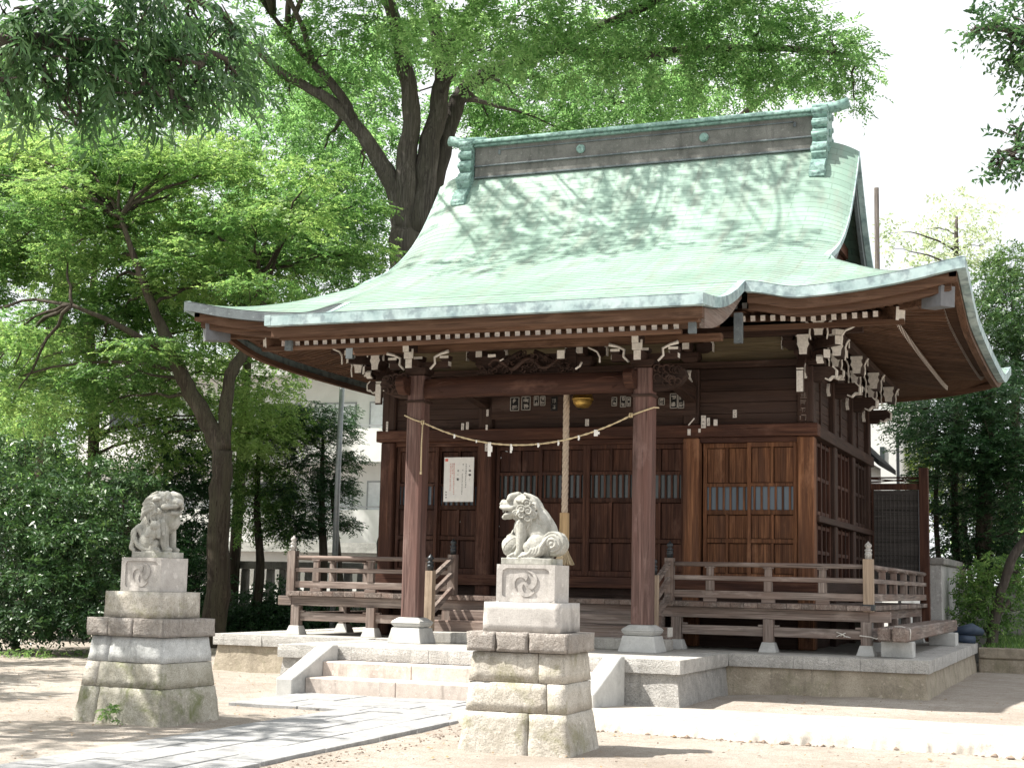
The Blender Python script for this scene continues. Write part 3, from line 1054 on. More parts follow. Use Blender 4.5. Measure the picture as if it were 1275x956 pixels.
def gable_and_ridge():
    for s in (-1, 1):
        # copper verge edge and barge boards following the slope
        ya = np.linspace(1.78, YC, 26)
        zz = zroof(np.full(26, VG), ya)
        P = [(s * VG, y, z + 0.012) for y, z in zip(ya, zz)]
        P2 = [(s * VG, 2 * YC - y, z + 0.012) for y, z in zip(ya, zz)][::-1]
        full = P + P2[1:]
        mb = MB(); ribbon(full, 0, 0.10, (s, 0, 0), mb, 0, 0.10); mb.build('verge_edge', M['cufasc'], roof)
        mb = MB()
        Q = [np.array(p) - np.array([s * 0.11, 0, 0.09]) for p in full]
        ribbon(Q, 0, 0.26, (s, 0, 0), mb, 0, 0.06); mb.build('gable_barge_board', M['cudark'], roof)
        # recessed gable wall of upright boards
        mb = MB()
        n = 30
        yb_ = np.linspace(1.6, 2 * YC - 1.6, n + 1)
        for i in range(n):
            y0, y1 = yb_[i], yb_[i + 1]
            t0 = float(zroof(3.3, y0)) - 0.22; t1 = float(zroof(3.3, y1)) - 0.22
            x = s * 3.62
            V = []
            for xx in (x, x - s * 0.05):
                V += [(xx, y0 + 0.004, 6.0), (xx, y1 - 0.004, 6.0), (xx, y1 - 0.004, t1), (xx, y0 + 0.004, t0)]
            mb.add(V, [(0, 1, 2, 3), (7, 6, 5, 4), (1, 5, 6, 2), (4, 0, 3, 7), (3, 2, 6, 7)])
        mb.build('gable_wall', M['doorz'], roof)
        mb = MB(); mb.bb(s * 3.63, s * 3.70, YC - 1.15, YC + 1.15, 7.55, 7.75); mb.bb(s * 3.63, s * 3.70, YC - 0.10, YC + 0.10, 7.75, 9.0)
        mb.build('gable_tie', M['doory'], roof)
    # box ridge
    xr = 3.30
    mb = MB()
    mb.bb(-xr, xr, YC - 0.16, YC + 0.16, 9.30, 9.98)
    mb.build('ridge', M['ridge'], roof, bevel=0.01)
    mb = MB()
    mb.bb(-xr, xr, YC - 0.20, YC + 0.20, 9.53, 9.56); mb.bb(-xr, xr, YC - 0.19, YC + 0.19, 9.30, 9.335)
    for a, b in ((-2.75, 2.95),):
        mb.bb(a, b, YC - 0.185, YC - 0.16, 9.835, 9.86)
    mb.bb(-2.80, -2.75, YC - 0.185, YC - 0.16, 9.75, 9.84); mb.bb(2.95, 3.0, YC - 0.185, YC - 0.16, 9.75, 9.84)
    mb.build('ridge_moulding', M['cudark'], roof, bevel=0.006)
    mb = MB()
    poly = [(-0.30, 0.0), (0.30, 0.0), (0.30, 0.05), (0.12, 0.13), (-0.12, 0.13), (-0.30, 0.05)]
    mb.prism(poly, (-xr - 0.05, YC, 9.98), (0, 1, 0), (0, 0, 1), 2 * xr + 0.1)
    mb.bb(-xr, xr, YC - 0.24, YC + 0.24, 9.93, 9.979)
    mb.build('ridge_cap', M['cutile'], roof, bevel=0.01)
    for x in (-1.1, 1.3):
        mb = MB()
        rad = 0.085
        mb.prism([(rad * math.cos(t), rad * math.sin(t)) for t in np.linspace(0, 2 * math.pi, 20, endpoint=False)], (x, YC - 0.16, 9.71), (1, 0, 0), (0, 0, 1), 0.035)
        mb.prism([(rad * 0.75 * math.cos(t), rad * 0.75 * math.sin(t)) for t in np.linspace(0, 2 * math.pi, 20, endpoint=False)], (x, YC - 0.195, 9.71), (1, 0, 0), (0, 0, 1), 0.012)
        mb.build('crest_disc', M['cutile'], roof)
    # ridge end ornaments: a stepped scrolled slab each end, with the horn on top
    for s in (-1, 1):
        mb = MB()
        out = [(-0.16, 0.0)]
        half = [(0.16, 0.45), (0.20, 0.35), (0.30, 0.30), (0.30, 0.12), (0.24, 0.08), (0.33, 0.0), (0.36, -0.16), (0.28, -0.24), (0.40, -0.30), (0.46, -0.52), (0.38, -0.62), (0.28, -0.60), (0.30, -0.40)]
        prof = [(0.22, 1.06), (0.30, 1.02), (0.30, 0.86), (0.24, 0.82), (0.32, 0.76), (0.32, 0.66), (0.24, 0.62), (0.33, 0.56), (0.33, 0.44), (0.26, 0.38), (0.36, 0.30), (0.42, 0.12), (0.36, 0.02), (0.46, -0.04), (0.60, -0.18), (0.62, -0.36), (0.52, -0.44), (0.40, -0.40), (0.34, -0.2), (0.2, 0.0)]
        poly = prof + [(-a, b) for a, b in prof[::-1]]
        poly = poly[::-1]
        ux = (0, 1, 0)
        mb.prism(poly, ((3.31 if s > 0 else -3.57), YC, 9.05), ux, (0, 0, 1), 0.26)
        # scroll rolls on the sides
        for (yy, zz, rr) in ((0.36, 9.05 + 0.2, 0.065), (0.55, 9.05 - 0.30, 0.075), (0.30, 9.05 + 0.5, 0.05), (0.29, 9.05 + 0.71, 0.045), (0.27, 9.05 + 0.94, 0.06)):
            for q in (-1, 1):
                mb.tube([(s * 3.30, YC + q * yy, zz), (s * 3.59, YC + q * yy, zz)], rr, 10)
        # relief on the outer face
        for k in range(4):
            th = np.linspace(0, 1.5 * math.pi, 14)
            rr = 0.11 * (1 - th / 6.5)
            c = [(-0.14, 0.2), (0.14, 0.2), (0.0, 0.55), (0.0, 0.85)][k]
            mb.tube([(s * 3.575, YC + c[0] + r_ * math.cos(t), 9.05 + c[1] + r_ * math.sin(t)) for t, r_ in zip(th, rr)], 0.025, 6)
        mb.build('ridge_end_tile', M['cutile'], roof)
        mb = MB()
        mb.tube([(s * 3.15, YC, 10.08), (s * 3.45, YC, 10.09), (s * 3.70, YC, 10.11), (s * 3.92, YC, 10.17)], [0.11, 0.11, 0.10, 0.10], 12)
        mb.build('ridge_horn', M['cutile'], roof)
gable_and_ridge()


# ---------------------------------------------------------------- hall body
def part(name, mat, f, bevel=0.006, parent=None, label=None):
    mb = MB(); f(mb)
    return mb.build(name, mat, parent or hall, bevel=bevel, label=label)


CW = 0.26       # column width
SIDEY = [MY, 4.16, 6.14, RY]
def columns():
    for x in (-M2, -M1, M1, M2):
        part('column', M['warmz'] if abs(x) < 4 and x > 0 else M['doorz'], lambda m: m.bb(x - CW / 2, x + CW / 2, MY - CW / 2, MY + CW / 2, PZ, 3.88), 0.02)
        part('column', M['darkz'], lambda m: m.bb(x - CW / 2 + .002, x + CW / 2 - .002, MY - CW / 2 + .002, MY + CW / 2 - .002, 4.085, 5.0), 0.02)
    for s in (-1, 1):
        for y in SIDEY[1:]:
            part('column', M['darkz'], lambda m: m.bb(s * M2 - CW / 2, s * M2 + CW / 2, y - CW / 2, y + CW / 2, PZ, 5.0), 0.02)
columns()

def framework():
    yf = MY - CW / 2
    # head rail above the doors, floor sill, tie beam and plate under the brackets
    part('head_rail', M['doorx'], lambda m: m.bb(-M2 - 0.20, M2 + 0.20, yf - 0.055, MY + 0.10, 3.885, 4.08), 0.008)
    part('sill_rail', M['doorx'], lambda m: m.bb(-M2 - 0.19, M2 + 0.19, yf - 0.05, MY + 0.10, 1.45, 1.63), 0.008)
    part('tie_beam', M['darkx'], lambda m: m.bb(-M2 - 0.30, M2 + 0.30, yf - 0.04, MY + 0.08, 5.003, 5.10), 0.008)
    part('wall_plate', M['darkx'], lambda m: m.bb(-M2 - 0.42, M2 + 0.42, MY - 0.22, MY + 0.02, 5.50, 5.66), 0.008)
    for s in (-1, 1):
        x = s * M2
        for z0, z1, nm in ((3.885, 4.08, 'head_rail'), (1.45, 1.63, 'sill_rail'), (5.003, 5.10, 'tie_beam'), (2.55, 2.66, 'side_rail')):
            part(nm, M['darky'], lambda m: m.bb(x - 0.10, x + s * (CW / 2 + 0.045) if s > 0 else x + s * (CW / 2 + 0.045), MY + 0.104, RY + 0.2, z0 + 0.003, z1 - 0.003), 0.008)
        part('wall_plate', M['darky'], lambda m: m.bb(x - 0.02, x + s * 0.22, MY + 0.025, RY + 0.42, 5.503, 5.657), 0.008)
    # board frieze and side / rear walls
    for (a, b) in ((-M2, -M1), (-M1, M1), (M1, M2)):
        def f(m):
            n = 5
            for k in range(n):
                z0 = 4.083 + (4.998 - 4.083) * k / n; z1 = 4.083 + (4.998 - 4.083) * (k + 1) / n
                m.bb(a + CW / 2 + 0.002, b - CW / 2 - 0.002, MY - 0.045 - 0.004 * (k % 2), MY + 0.03, z0 + 0.003, z1 - 0.003)
        part('frieze_wall', M['darkx'], f, 0.003)
        part('bracket_band', M['band'], lambda m: [m.bb(a + 0.002, b - 0.002, MY - 0.02, MY + 0.05, 5.102 + k * 0.199, 5.102 + (k + 1) * 0.199 - 0.004) for k in range(2)], 0.002)
    for s in (-1, 1):
        x = s * M2
        for i in range(3):
            y0, y1 = SIDEY[i] + CW / 2 + 0.002, SIDEY[i + 1] - CW / 2 - 0.002
            def f(m):
                n = 6
                for k in range(n):
                    z0 = 4.083 + 0.915 * k / n; z1 = 4.083 + 0.915 * (k + 1) / n
                    m.bb(x - 0.04, x + s * (0.03 + 0.004 * (k % 2)), y0, y1, z0 + 0.003, z1 - 0.003)
                m.bb(x - 0.05, x + s * 0.06, (y0 + y1) / 2 - 0.06, (y0 + y1) / 2 + 0.06, 4.083, 4.998)
            part('side_wall', M['darky'], f, 0.003)
            def g(m):
                # framed lower wall with sliding shutters
                for z0, z1 in ((1.632, 2.548), (2.662, 3.882)):
                    m.bb(x - 0.05, x + s * 0.0, y0, y1, z0, z1)
                    nn = 4
                    for k in range(nn + 1):
                        yy = y0 + 0.05 + (y1 - y0 - 0.1) * k / nn
                        wv = 0.05 if k % 2 == 0 else 0.028
                        m.bb(x + s * 0.002, x + s * 0.055, yy - wv, yy + wv, z0, z1)
                    for zz in (z0 + 0.06, (z0 + z1) / 2, z1 - 0.06):
                        m.bb(x + s * 0.002, x + s * 0.045, y0 + 0.1, y1 - 0.1, zz - 0.03, zz + 0.03)
            part('side_shutter', M['doorz'] if i < 2 else M['darkz'], g, 0.004)
            part('bracket_band', M['band'], lambda m: m.bb(x - 0.05, x + s * 0.02, SIDEY[i], SIDEY[i + 1], 5.102, 5.50), 0.002)
    part('rear_wall', M['darkx'], lambda m: m.bb(-M2, M2, RY - 0.04, RY + 0.04, PZ, 5.5), 0.0)
    part('inner_ceiling', M['darkx'], lambda m: m.bb(-M2 + .1, M2 - .1, MY + .12, RY - .06, 4.9, 4.94), 0.0)
    part('floor', M['darkx'], lambda m: m.bb(-M2 + .12, M2 - .12, MY + .12, RY - .06, 1.50, 1.58), 0.0)
framework()


def door(x0, x1, yo, lat_glass, zl0, zl1, zp1, ztop, zbot=1.635, tone='door', nbar=6, name='sliding_door', label=None):
    """panelled door: frame, upper panels, barred window, two tiers of lower panels"""
    fr = 0.058; y0 = MY + yo; y1 = y0 + 0.064
    dm = MB()
    xm = (x0 + x1) / 2
    dm.bb(x0, x0 + fr, y0, y1, zbot, ztop); dm.bb(x1 - fr, x1, y0, y1, zbot, ztop)
    for za, zb in ((zbot, zbot + 0.09), (zp1 - 0.035, zp1 + 0.035), (zl0 - 0.075, zl0), (zl1, zl1 + 0.055), (ztop - 0.075, ztop)):
        dm.bb(x0 + fr, x1 - fr, y0 + 0.003, y1 - 0.003, za, zb)
    for za, zb in ((zbot + 0.09, zp1 - 0.035), (zp1 + 0.035, zl0 - 0.075), (zl1 + 0.055, ztop - 0.075)):
        dm.bb(xm - 0.022, xm + 0.022, y0 + 0.006, y1 - 0.006, za, zb)
    d = dm.build(name, M[tone + 'z'], hall, bevel=0.005, label=label)
    for (xa, xb) in ((x0 + fr, xm - 0.022), (xm + 0.022, x1 - fr)):
        for za, zb in ((zbot + 0.09, zp1 - 0.035), (zp1 + 0.035, zl0 - 0.075), (zl1 + 0.055, ztop - 0.075)):
            pm = MB()
            n = 3
            for k in range(n):
                a = xa + 0.009 + (xb - xa - 0.018) * k / n; b = xa + 0.009 + (xb - xa - 0.018) * (k + 1) / n
                pm.bb(a + 0.0015, b - 0.0015, y0 + 0.046 + 0.005 * (k % 2), y0 + 0.060, za + 0.010, zb - 0.010)
            pm.build('door_panel', M[tone + 'z'], d)
    bm_ = MB()
    for k in range(nbar):
        xx = x0 + fr + (x1 - x0 - 2 * fr) * (k + 0.5) / nbar
        bm_.bb(xx - 0.016, xx + 0.016, y0 + 0.012, y0 + 0.036, zl0, zl1)
    bm_.build('window_bars', M[tone + 'z'], d)
    g = MB(); g.bb(x0 + fr, x1 - fr, y0 + 0.052, y0 + 0.058, zl0, zl1)
    g.build('pane', M[lat_glass], d)
    return d


def doors():
    c = CW / 2
    # right bay: two tall sliding doors with frosted panes
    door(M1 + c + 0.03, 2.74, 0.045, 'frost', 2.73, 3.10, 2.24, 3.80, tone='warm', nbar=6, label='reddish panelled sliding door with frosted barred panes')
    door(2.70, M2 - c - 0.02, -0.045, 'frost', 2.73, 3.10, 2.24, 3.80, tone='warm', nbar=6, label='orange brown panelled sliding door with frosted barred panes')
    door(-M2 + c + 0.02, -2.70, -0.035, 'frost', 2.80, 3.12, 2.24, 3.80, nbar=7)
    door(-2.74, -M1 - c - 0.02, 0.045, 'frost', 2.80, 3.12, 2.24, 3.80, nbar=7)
    # middle bay: four panelled doors with dark barred openings
    xs_ = np.linspace(-M1 + c + 0.02, M1 - c - 0.02, 5)
    for k in range(4):
        door(xs_[k] - (0.02 if k in (1, 3) else 0), xs_[k + 1] + (0.02 if k in (0, 2) else 0), 0.045 if k in (0, 3) else -0.035, 'darkglass', 2.92, 3.30, 2.22, 3.80, nbar=7)
    for (a, b) in ((-M2, -M1), (-M1, M1), (M1, M2)):
        part('door_lintel', M['doorx'], lambda m: m.bb(a + c + 0.002, b - c - 0.002, MY - 0.06, MY + 0.09, 3.803, 3.883), 0.004)
    # door jamb posts framing the middle bay and tall centre posts behind the bell rope
    for x in (-M1 + c + 0.0, M1 - c):
        pass
doors()


def brackets():
    """block and arm brackets with white painted ends"""
    def curl(m, p, dirv, size=0.10, mi=1):
        """a nose: arm end curving up, its end faces painted"""
        d = np.array(dirv, float); p = np.array(p, float)
        pts = [(0, 0), (0.9, -0.05), (1.5, 0.35), (2.1, 0.25), (2.3, 0.8), (1.7, 1.0), (0, 1.0)]
        sd = np.cross(d, (0, 0, 1))
        m.prism([(a * size, b * size) for a, b in pts], p - sd * size * 0.35, d, (0, 0, 1), -size * 0.7 if False else size * 0.7, 0, 0)
    def cluster(x, y, outs, z0=5.10, sc=1.0, plate=5.50):
        mb = MB()
        # great block
        mb.taper((x, y), 0.20 * sc, 0.20 * sc, 0.30 * sc, 0.30 * sc, z0 + 0.002, z0 + 0.07 * sc)
        mb.taper((x, y), 0.30 * sc, 0.30 * sc, 0.30 * sc, 0.30 * sc, z0 + 0.0705 * sc, z0 + 0.15 * sc)
        for o in outs:
            d = np.array([o[0], o[1], 0.0]); d /= np.linalg.norm(d)
            sd = np.cross(d, (0, 0, 1))
            L = 0.36 * sc
            a0 = np.array([x, y, 0])
            # arm with a rounded lower corner, white face
            prof = [(0.10, 0.155), (L * 0.72, 0.155), (L, 0.22), (L, 0.30), (0.10, 0.30)]
            mb.prism([(a * 1.0, b * sc) for a, b in prof], a0 + np.array([0, 0, z0]) - sd * 0.055 * sc, d, (0, 0, 1), 0.11 * sc * -1 if False else 0.11 * sc, 0)
            q = a0 + d * (L + 0.003)
            # painted end
            mb.box(q + np.array([0, 0, z0 + 0.235 * sc]), (0.008 if abs(d[0]) > 0.5 else 0.112 * sc, 0.112 * sc if abs(d[0]) > 0.5 else 0.008, 0.135 * sc), None, 1)
            # bearing block on the arm end, white faced
            c_ = a0 + d * (L - 0.10 * sc)
            mb.taper((c_[0], c_[1]), 0.11 * sc, 0.11 * sc, 0.17 * sc, 0.17 * sc, z0 + 0.302 * sc, z0 + 0.345 * sc)
            mb.bb(c_[0] - 0.085 * sc, c_[0] + 0.085 * sc, c_[1] - 0.085 * sc, c_[1] + 0.085 * sc, z0 + 0.3455 * sc, z0 + 0.40 * sc)
            e_ = c_ + d * 0.0875 * sc
            mb.box(e_ + np.array([0, 0, z0 + 0.352 * sc]), (0.006 if abs(d[0]) > 0.5 else 0.168 * sc, 0.168 * sc if abs(d[0]) > 0.5 else 0.006, 0.094 * sc), None, 1)
        return mb
    mats = [M['darkx'], M['white']]
    for x in (-M2, -M1, 0.0, M1, M2):
        cluster(x, MY - 0.12, [(0, -1), (1, 0), (-1, 0)]).build('bracket', mats, hall)
    for s in (-1, 1):
        for y in (3.17, 4.16, 5.15, 6.14, 7.13, RY):
            cluster(s * (M2 + 0.12), y, [(s, 0), (0, 1), (0, -1)]).build('bracket', mats, hall)
    # beam noses with white outlined curls at the corner and along the side
    def nose(p, d, L, H, T, name='beam_nose', curled=True):
        d = np.array(d, float); d /= np.linalg.norm(d)
        sd = np.cross(d, (0, 0, 1))
        prof = [(0, 0), (L * 0.35, 0.0), (L * 0.5, H * 0.22), (L * 0.68, H * 0.10), (L * 0.84, H * 0.34), (L, H * 0.30), (L * 1.02, H * 0.75), (L * 0.85, H), (0, H)]
        mb = MB()
        mb.prism(prof, np.array(p) - sd * T / 2, d, (0, 0, 1), T, 0, 0)
        # painted edge: a thin white band following the curl
        for k in range(2, 7):
            a = np.array(prof[k]); b = np.array(prof[k + 1] if k + 1 < len(prof) else prof[k])
            pa = np.array(p) + d * a[0] + np.array([0, 0, a[1]]); pb = np.array(p) + d * b[0] + np.array([0, 0, b[1]])
            if np.linalg.norm(pb - pa) < 1e-6: continue
            nrm = np.cross(sd, (pb - pa)); nrm /= np.linalg.norm(nrm)
            c_ = (pa + pb) / 2
            dd = (pb - pa); ln = np.linalg.norm(dd); dd /= ln
            Rm = np.stack([dd, sd, np.cross(dd, sd)], 1)
            mb.box(c_, (ln, T * 1.01, 0.022), Rm, 1)
        return mb.build(name, mats, hall)
    for x, s in ((M2, 1), (-M2, -1)):
        nose((x, MY - 0.13, 4.74), (0, -1, 0), 0.34, 0.24, 0.13)
        nose((x + s * 0.13, MY, 4.74), (s, 0, 0), 0.34, 0.24, 0.13)
        # long white faced tail end hanging at the corner
        part('tail_beam', mats, lambda m: (m.beam((x - s * 0.0, MY - 0.52, 4.86), (x, MY - 0.15, 5.30), 0.12, 0.12, 0, (0, 0, 1), 1), m.bb(x - 0.055, x + 0.055, MY - 0.565, MY - 0.55, 4.52, 4.86, 1), m.bb(x - 0.06, x + 0.06, MY - 0.55, MY - 0.50, 4.50, 4.87, 0)), 0.004)
        for y in (4.16, 6.14, RY):
            nose((x + s * 0.13, y, 4.72), (s, 0, 0), 0.40, 0.26, 0.13)
            nose((x + s * 0.02, y - 0.13, 4.72), (0, -1, 0), 0.20, 0.22, 0.12)
        for y in (3.17, 5.15, 7.13):
            nose((x + s * 0.10, y, 4.90), (s, 0, 0), 0.32, 0.20, 0.11)
        # diagonal corner arm
        d = np.array([s * 0.7071, -0.7071, 0])
        p0 = np.array([x, MY, 5.30])
        part('corner_arm', mats, lambda m: (m.beam(p0 + d * 0.85, p0, 0.13, 0.14, 0, (0, 0, 1), 1), m.beam(p0 + d * 0.55 - np.array([0, 0, 0.17]), p0 - np.array([0, 0, 0.17]), 0.13, 0.14, 0, (0, 0, 1), 1),
                                            m.box(p0 + d * 0.80 + np.array([0, 0, 0.12]), (0.17, 0.17, 0.09), rotz(math.pi / 4), 1)), 0.004)
    for x in (-M1, M1):
        nose((x, MY - 0.13, 4.74), (0, -1, 0), 0.26, 0.2, 0.12)
    # brackets stepping out from the wall, their vase shaped ends painted white towards the front
    def vase(x, y, z0, h, wd, depth=0.42, curls=True):
        mb = MB()
        p = [(-.30, 0), (.30, 0), (.34, .30), (.50, .52), (.41, .66), (.41, .78), (.50, .84), (.50, 1), (-.50, 1), (-.50, .84), (-.41, .78), (-.41, .66), (-.50, .52), (-.34, .30)]
        pl = [(a * wd, b * h) for a, b in p]
        mb.prism(pl, (x, y, z0), (1, 0, 0), (0, 0, 1), 0.012, 1, 1)
        mb.prism([(a * 0.97, b) for a, b in pl], (x, y + depth, z0 + 0.001), (1, 0, 0), (0, 0, 1), depth - 0.002, 0)
        if curls:
            for q in (-1, 1):
                mb.tube([(x + q * wd * a, y + 0.01, z0 + h * b) for a, b in ((0.62, -0.25), (0.70, 0.15), (0.66, 0.45), (0.80, 0.72), (0.98, 0.86))], [0.011, 0.014, 0.015, 0.016, 0.020], 6, 1)
        mb.build('stepped_bracket', mats, hall)
    for s in (-1, 1):
        vase(s * 3.70, MY - 0.60, 5.10, 0.31, 0.19, 0.45, False)
        vase(s * 3.95, MY - 0.66, 5.38, 0.26, 0.20, 0.5)
        for y in (MY, 4.16, 6.14, RY):
            vase(s * 4.17, y - 0.32, 5.10, 0.29, 0.20)
            part('bracket_arm', mats, lambda m: (m.bb(s * 3.70, s * 4.30, y - 0.06, y + 0.06, 5.255, 5.375), m.bb(s * 4.302, s * 4.312, y - 0.055, y + 0.055, 5.26, 5.37, 1)), 0.004)
            nose((s * 3.92, y - 0.22, 4.98), (0, -1, 0), 0.20, 0.13, 0.10)
        for y in (3.17, 5.15, 7.13):
            vase(s * 3.98, y - 0.30, 5.08, 0.22, 0.15, 0.3)
        part('side_purlin', M['darky'], lambda m: m.bb(s * 4.17 - 0.07, s * 4.17 + 0.07, 1.55, 8.7, 5.395, 5.50), 0.006)
        m = MB()
        m.tube([(s * 4.30, 1.5, 5.20), (s * 4.31, 1.5, 5.36), (s * 4.36, 1.5, 5.43), (s * 4.46, 1.5, 5.47), (s * 4.56, 1.5, 5.54)], [0.014, 0.017, 0.018, 0.018, 0.024], 6)
        m.build('scroll_end', M['white'], hall)
    part('front_purlin', M['darkx'], lambda m: m.bb(-4.6, 4.6, 1.62, 1.74, 5.42, 5.51), 0.006)
    # strip lamp fixed under the right eave
    m = MB(); m.beam((4.86, 3.75, 5.60), (4.62, 5.2, 5.63), 0.10, 0.06, 0); 
    lamp = m.build('eave_lamp', M['white'], hall, bevel=0.01)
    m = MB(); m.tube([(4.85, 3.80, 5.555), (4.63, 5.15, 5.585)], 0.018, 8); m.build('lamp_tube', M['paper'], lamp)
    return nose
nose = brackets()


# ---------------------------------------------------------------- porch
PX, PY, PW = 1.81, -0.58, 0.285
def porch():
    mats = [M['darkx'], M['white']]
    for s in (-1, 1):
        x = s * PX
        col = MB()
        h = PW / 2; ch = 0.035
        poly = [(-h + ch, -h), (h - ch, -h), (h, -h + ch), (h, h - ch), (h - ch, h), (-h + ch, h), (-h, h - ch), (-h, -h + ch)]
        col.prism(poly, (x, PY, 0.955), (1, 0, 0), (0, 1, 0), 4.62 - 0.955)
        p = col.build('porch_pillar', M['pillz'], hall, bevel=0.004)
        b = MB()
        b.taper((x, PY), 0.56, 0.56, 0.46, 0.46, PZ - 0.003, 0.80)
        b.build('plinth_stone', M['plinth'], p, bevel=0.008)
        b = MB()
        b.taper((x, PY), 0.40, 0.40, 0.49, 0.49, 0.803, 0.86); b.taper((x, PY), 0.49, 0.49, 0.49, 0.49, 0.8605, 0.89); b.taper((x, PY), 0.49, 0.49, 0.32, 0.32, 0.8905, 0.952)
        b.build('plinth_cushion', M['plinth'], p, bevel=0.012)
        # capital blocks
        c = MB()
        c.bb(x - 0.16, x + 0.16, PY - 0.16, PY + 0.16, 4.20, 4.24)
        c.build('pillar_collar', M['darkx'], p, bevel=0.006)
        # bracket set on the pillar: block, cross arms, white faced bearing blocks
        k = MB()
        k.taper((x, PY), 0.22, 0.22, 0.34, 0.34, 4.622, 4.68); k.bb(x - 0.17, x + 0.17, PY - 0.17, PY + 0.17, 4.6805, 4.74)
        k.bb(x - 0.50, x + 0.50, PY - 0.055, PY + 0.055, 4.742, 4.84); k.bb(x - 0.056, x + 0.056, PY - 0.40, PY + 0.3, 4.743, 4.841)
        for xx in (-0.44, 0.0, 0.44):
            k.taper((x + xx, PY), 0.10, 0.10, 0.15, 0.15, 4.843, 4.88); k.bb(x + xx - .075, x + xx + .075, PY - .075, PY + .075, 4.8805, 4.925)
            k.bb(x + xx - .072, x + xx + .072, PY - .081, PY - .0755, 4.884, 4.922, 1)
        for xx in (-0.503, 0.503):
            k.bb(x + xx - 0.004, x + xx + 0.004, PY - 0.05, PY + 0.05, 4.77, 4.838, 1)
        k.bb(x - 0.052, x + 0.052, PY - 0.409, PY - 0.401, 4.70, 4.838, 1); k.bb(x - 0.075, x + 0.075, PY - 0.42, PY - 0.402, 4.845, 4.99, 1)
        k.beam((x, PY - 0.52, 4.98), (x, PY - 0.2, 5.02), 0.10, 0.10, 0, (0, 0, 1), 1)
        k.build('porch_bracket', mats, hall)
        # white curled outrigger ends either side of the pillar
        for q in (-1, 1):
            c = MB()
            pts = [(q * 0.22, 4.72), (q * 0.30, 4.80), (q * 0.29, 4.90), (q * 0.40, 4.955), (q * 0.52, 4.985)]
            c.tube([(x + a, PY - 0.10, b) for a, b in pts], [0.018, 0.02, 0.02, 0.022, 0.03], 6, 0)
            c.build('scroll_end', M['white'], hall)
        # carved nose outside the pillar: a beast head, and a beak facing the front
        hd = MB()
        o = np.array([x + s * 0.15, PY, 4.46])
        rr = np.random.default_rng(5)
        prof = [(0, 4.28), (0.22, 4.30), (0.40, 4.38), (0.50, 4.50), (0.46, 4.60), (0.36, 4.66), (0.24, 4.62), (0.12, 4.68), (0, 4.64)]
        pr = [(s * a, b) for a, b in prof]
        if s < 0: pr = pr[::-1]
        hd.prism(pr, (x + s * 0.14, PY + 0.09, 0), (1, 0, 0), (0, 0, 1), 0.18)
        for i in range(14):
            a = rr.uniform(0.05, 0.42); zz = rr.uniform(4.40, 4.62); 
            hd.tube([(x + s * (0.14 + a + 0.05 * math.cos(t)), PY - 0.095 - 0.012, zz + 0.05 * math.sin(t)) for t in np.linspace(0, 4.6, 9)], 0.018, 5)
        hd.build('carved_nose', M['darkx'], hall, bevel=0.01)
        fr = MB()
        prof = [(0, 0), (0.16, 0.0), (0.26, 0.08), (0.30, 0.2), (0.22, 0.28), (0.1, 0.26), (0, 0.3)]
        fr.prism(prof, (x - 0.07, PY - 0.145, 4.31), (0, -1, 0), (0, 0, 1), 0.14)
        fr.build('carved_nose', M['doorx'], hall, bevel=0.012)
        # curved tie beam back to the hall
        eb = MB()
        n = 16
        tt = np.linspace(0, 1, n)
        pts = [(x, PY + 0.15 + t * (MY - 0.13 - PY - 0.15), 4.46 + 0.16 * math.sin(t * math.pi) + 0.10 * t) for t in tt]
        V = []
        for (a, b, c_) in pts: V += [(a - 0.08, b, c_ - 0.13), (a + 0.08, b, c_ - 0.13), (a + 0.08, b, c_ + 0.13), (a - 0.08, b, c_ + 0.13)]
        F = [(i * 4 + k_, i * 4 + (k_ + 1) % 4, (i + 1) * 4 + (k_ + 1) % 4, (i + 1) * 4 + k_) for i in range(n - 1) for k_ in range(4)]
        eb.add(V, F); eb.build('curved_tie_beam', M['darky'], hall)
    # rainbow beam: slightly arched, hollowed below, with a scroll line
    mb = MB()
    n = 30
    xs_ = np.linspace(-PX + 0.1425, PX - 0.1425, n)
    V = []
    for xx in xs_:
        u = xx / (PX - 0.14)
        top = 4.555 + 0.035 * (1 - u * u); bot = 4.265 + 0.028 * (1 - abs(u)**6) + 0.0
        for yy in (PY - 0.12, PY + 0.12): V += [(xx, yy, bot), (xx, yy, (bot + top) / 2), (xx, yy, top)]
        V[-5] = (V[-5][0], V[-5][1] - 0.025, V[-5][2]); V[-2] = (V[-2][0], V[-2][1] + 0.025, V[-2][2])
    F = []
    for i in range(n - 1):
        a = i * 6; b = a + 6
        F += [(a, b, b + 1, a + 1), (a + 1, b + 1, b + 2, a + 2), (a + 4, b + 4, b + 3, a + 3), (a + 5, b + 5, b + 4, a + 4), (a + 2, b + 2, b + 5, a + 5), (a + 3, b + 3, b, a)]
    F += [(0, 1, 2, 5, 4, 3), tuple((n - 1) * 6 + k for k in (3, 4, 5, 2, 1, 0))]
    mb.add(V, F, 0, True)
    for s in (-1, 1):
        th = np.linspace(0, 4.2, 16)
        mb.tube([(s * (1.30 - 0.25 * math.cos(t) * (1 - t / 8)), PY - 0.135, 4.42 + 0.09 * math.sin(t)) for t in th], 0.008, 5)
    beam = mb.build('porch_beam', M['doorx'], hall)
    # purlin under the porch rafters
    part('porch_purlin', M['soffx'], lambda m: (m.bb(-2.95, 2.95, PY - 0.075, PY + 0.075, 4.995, 5.10), m.bb(-2.98, 2.85, -2.46, -2.36, 4.80, 4.855)), 0.006)
    # frog-leg strut with a carved dragon panel in the middle
    rr = np.random.default_rng(21)
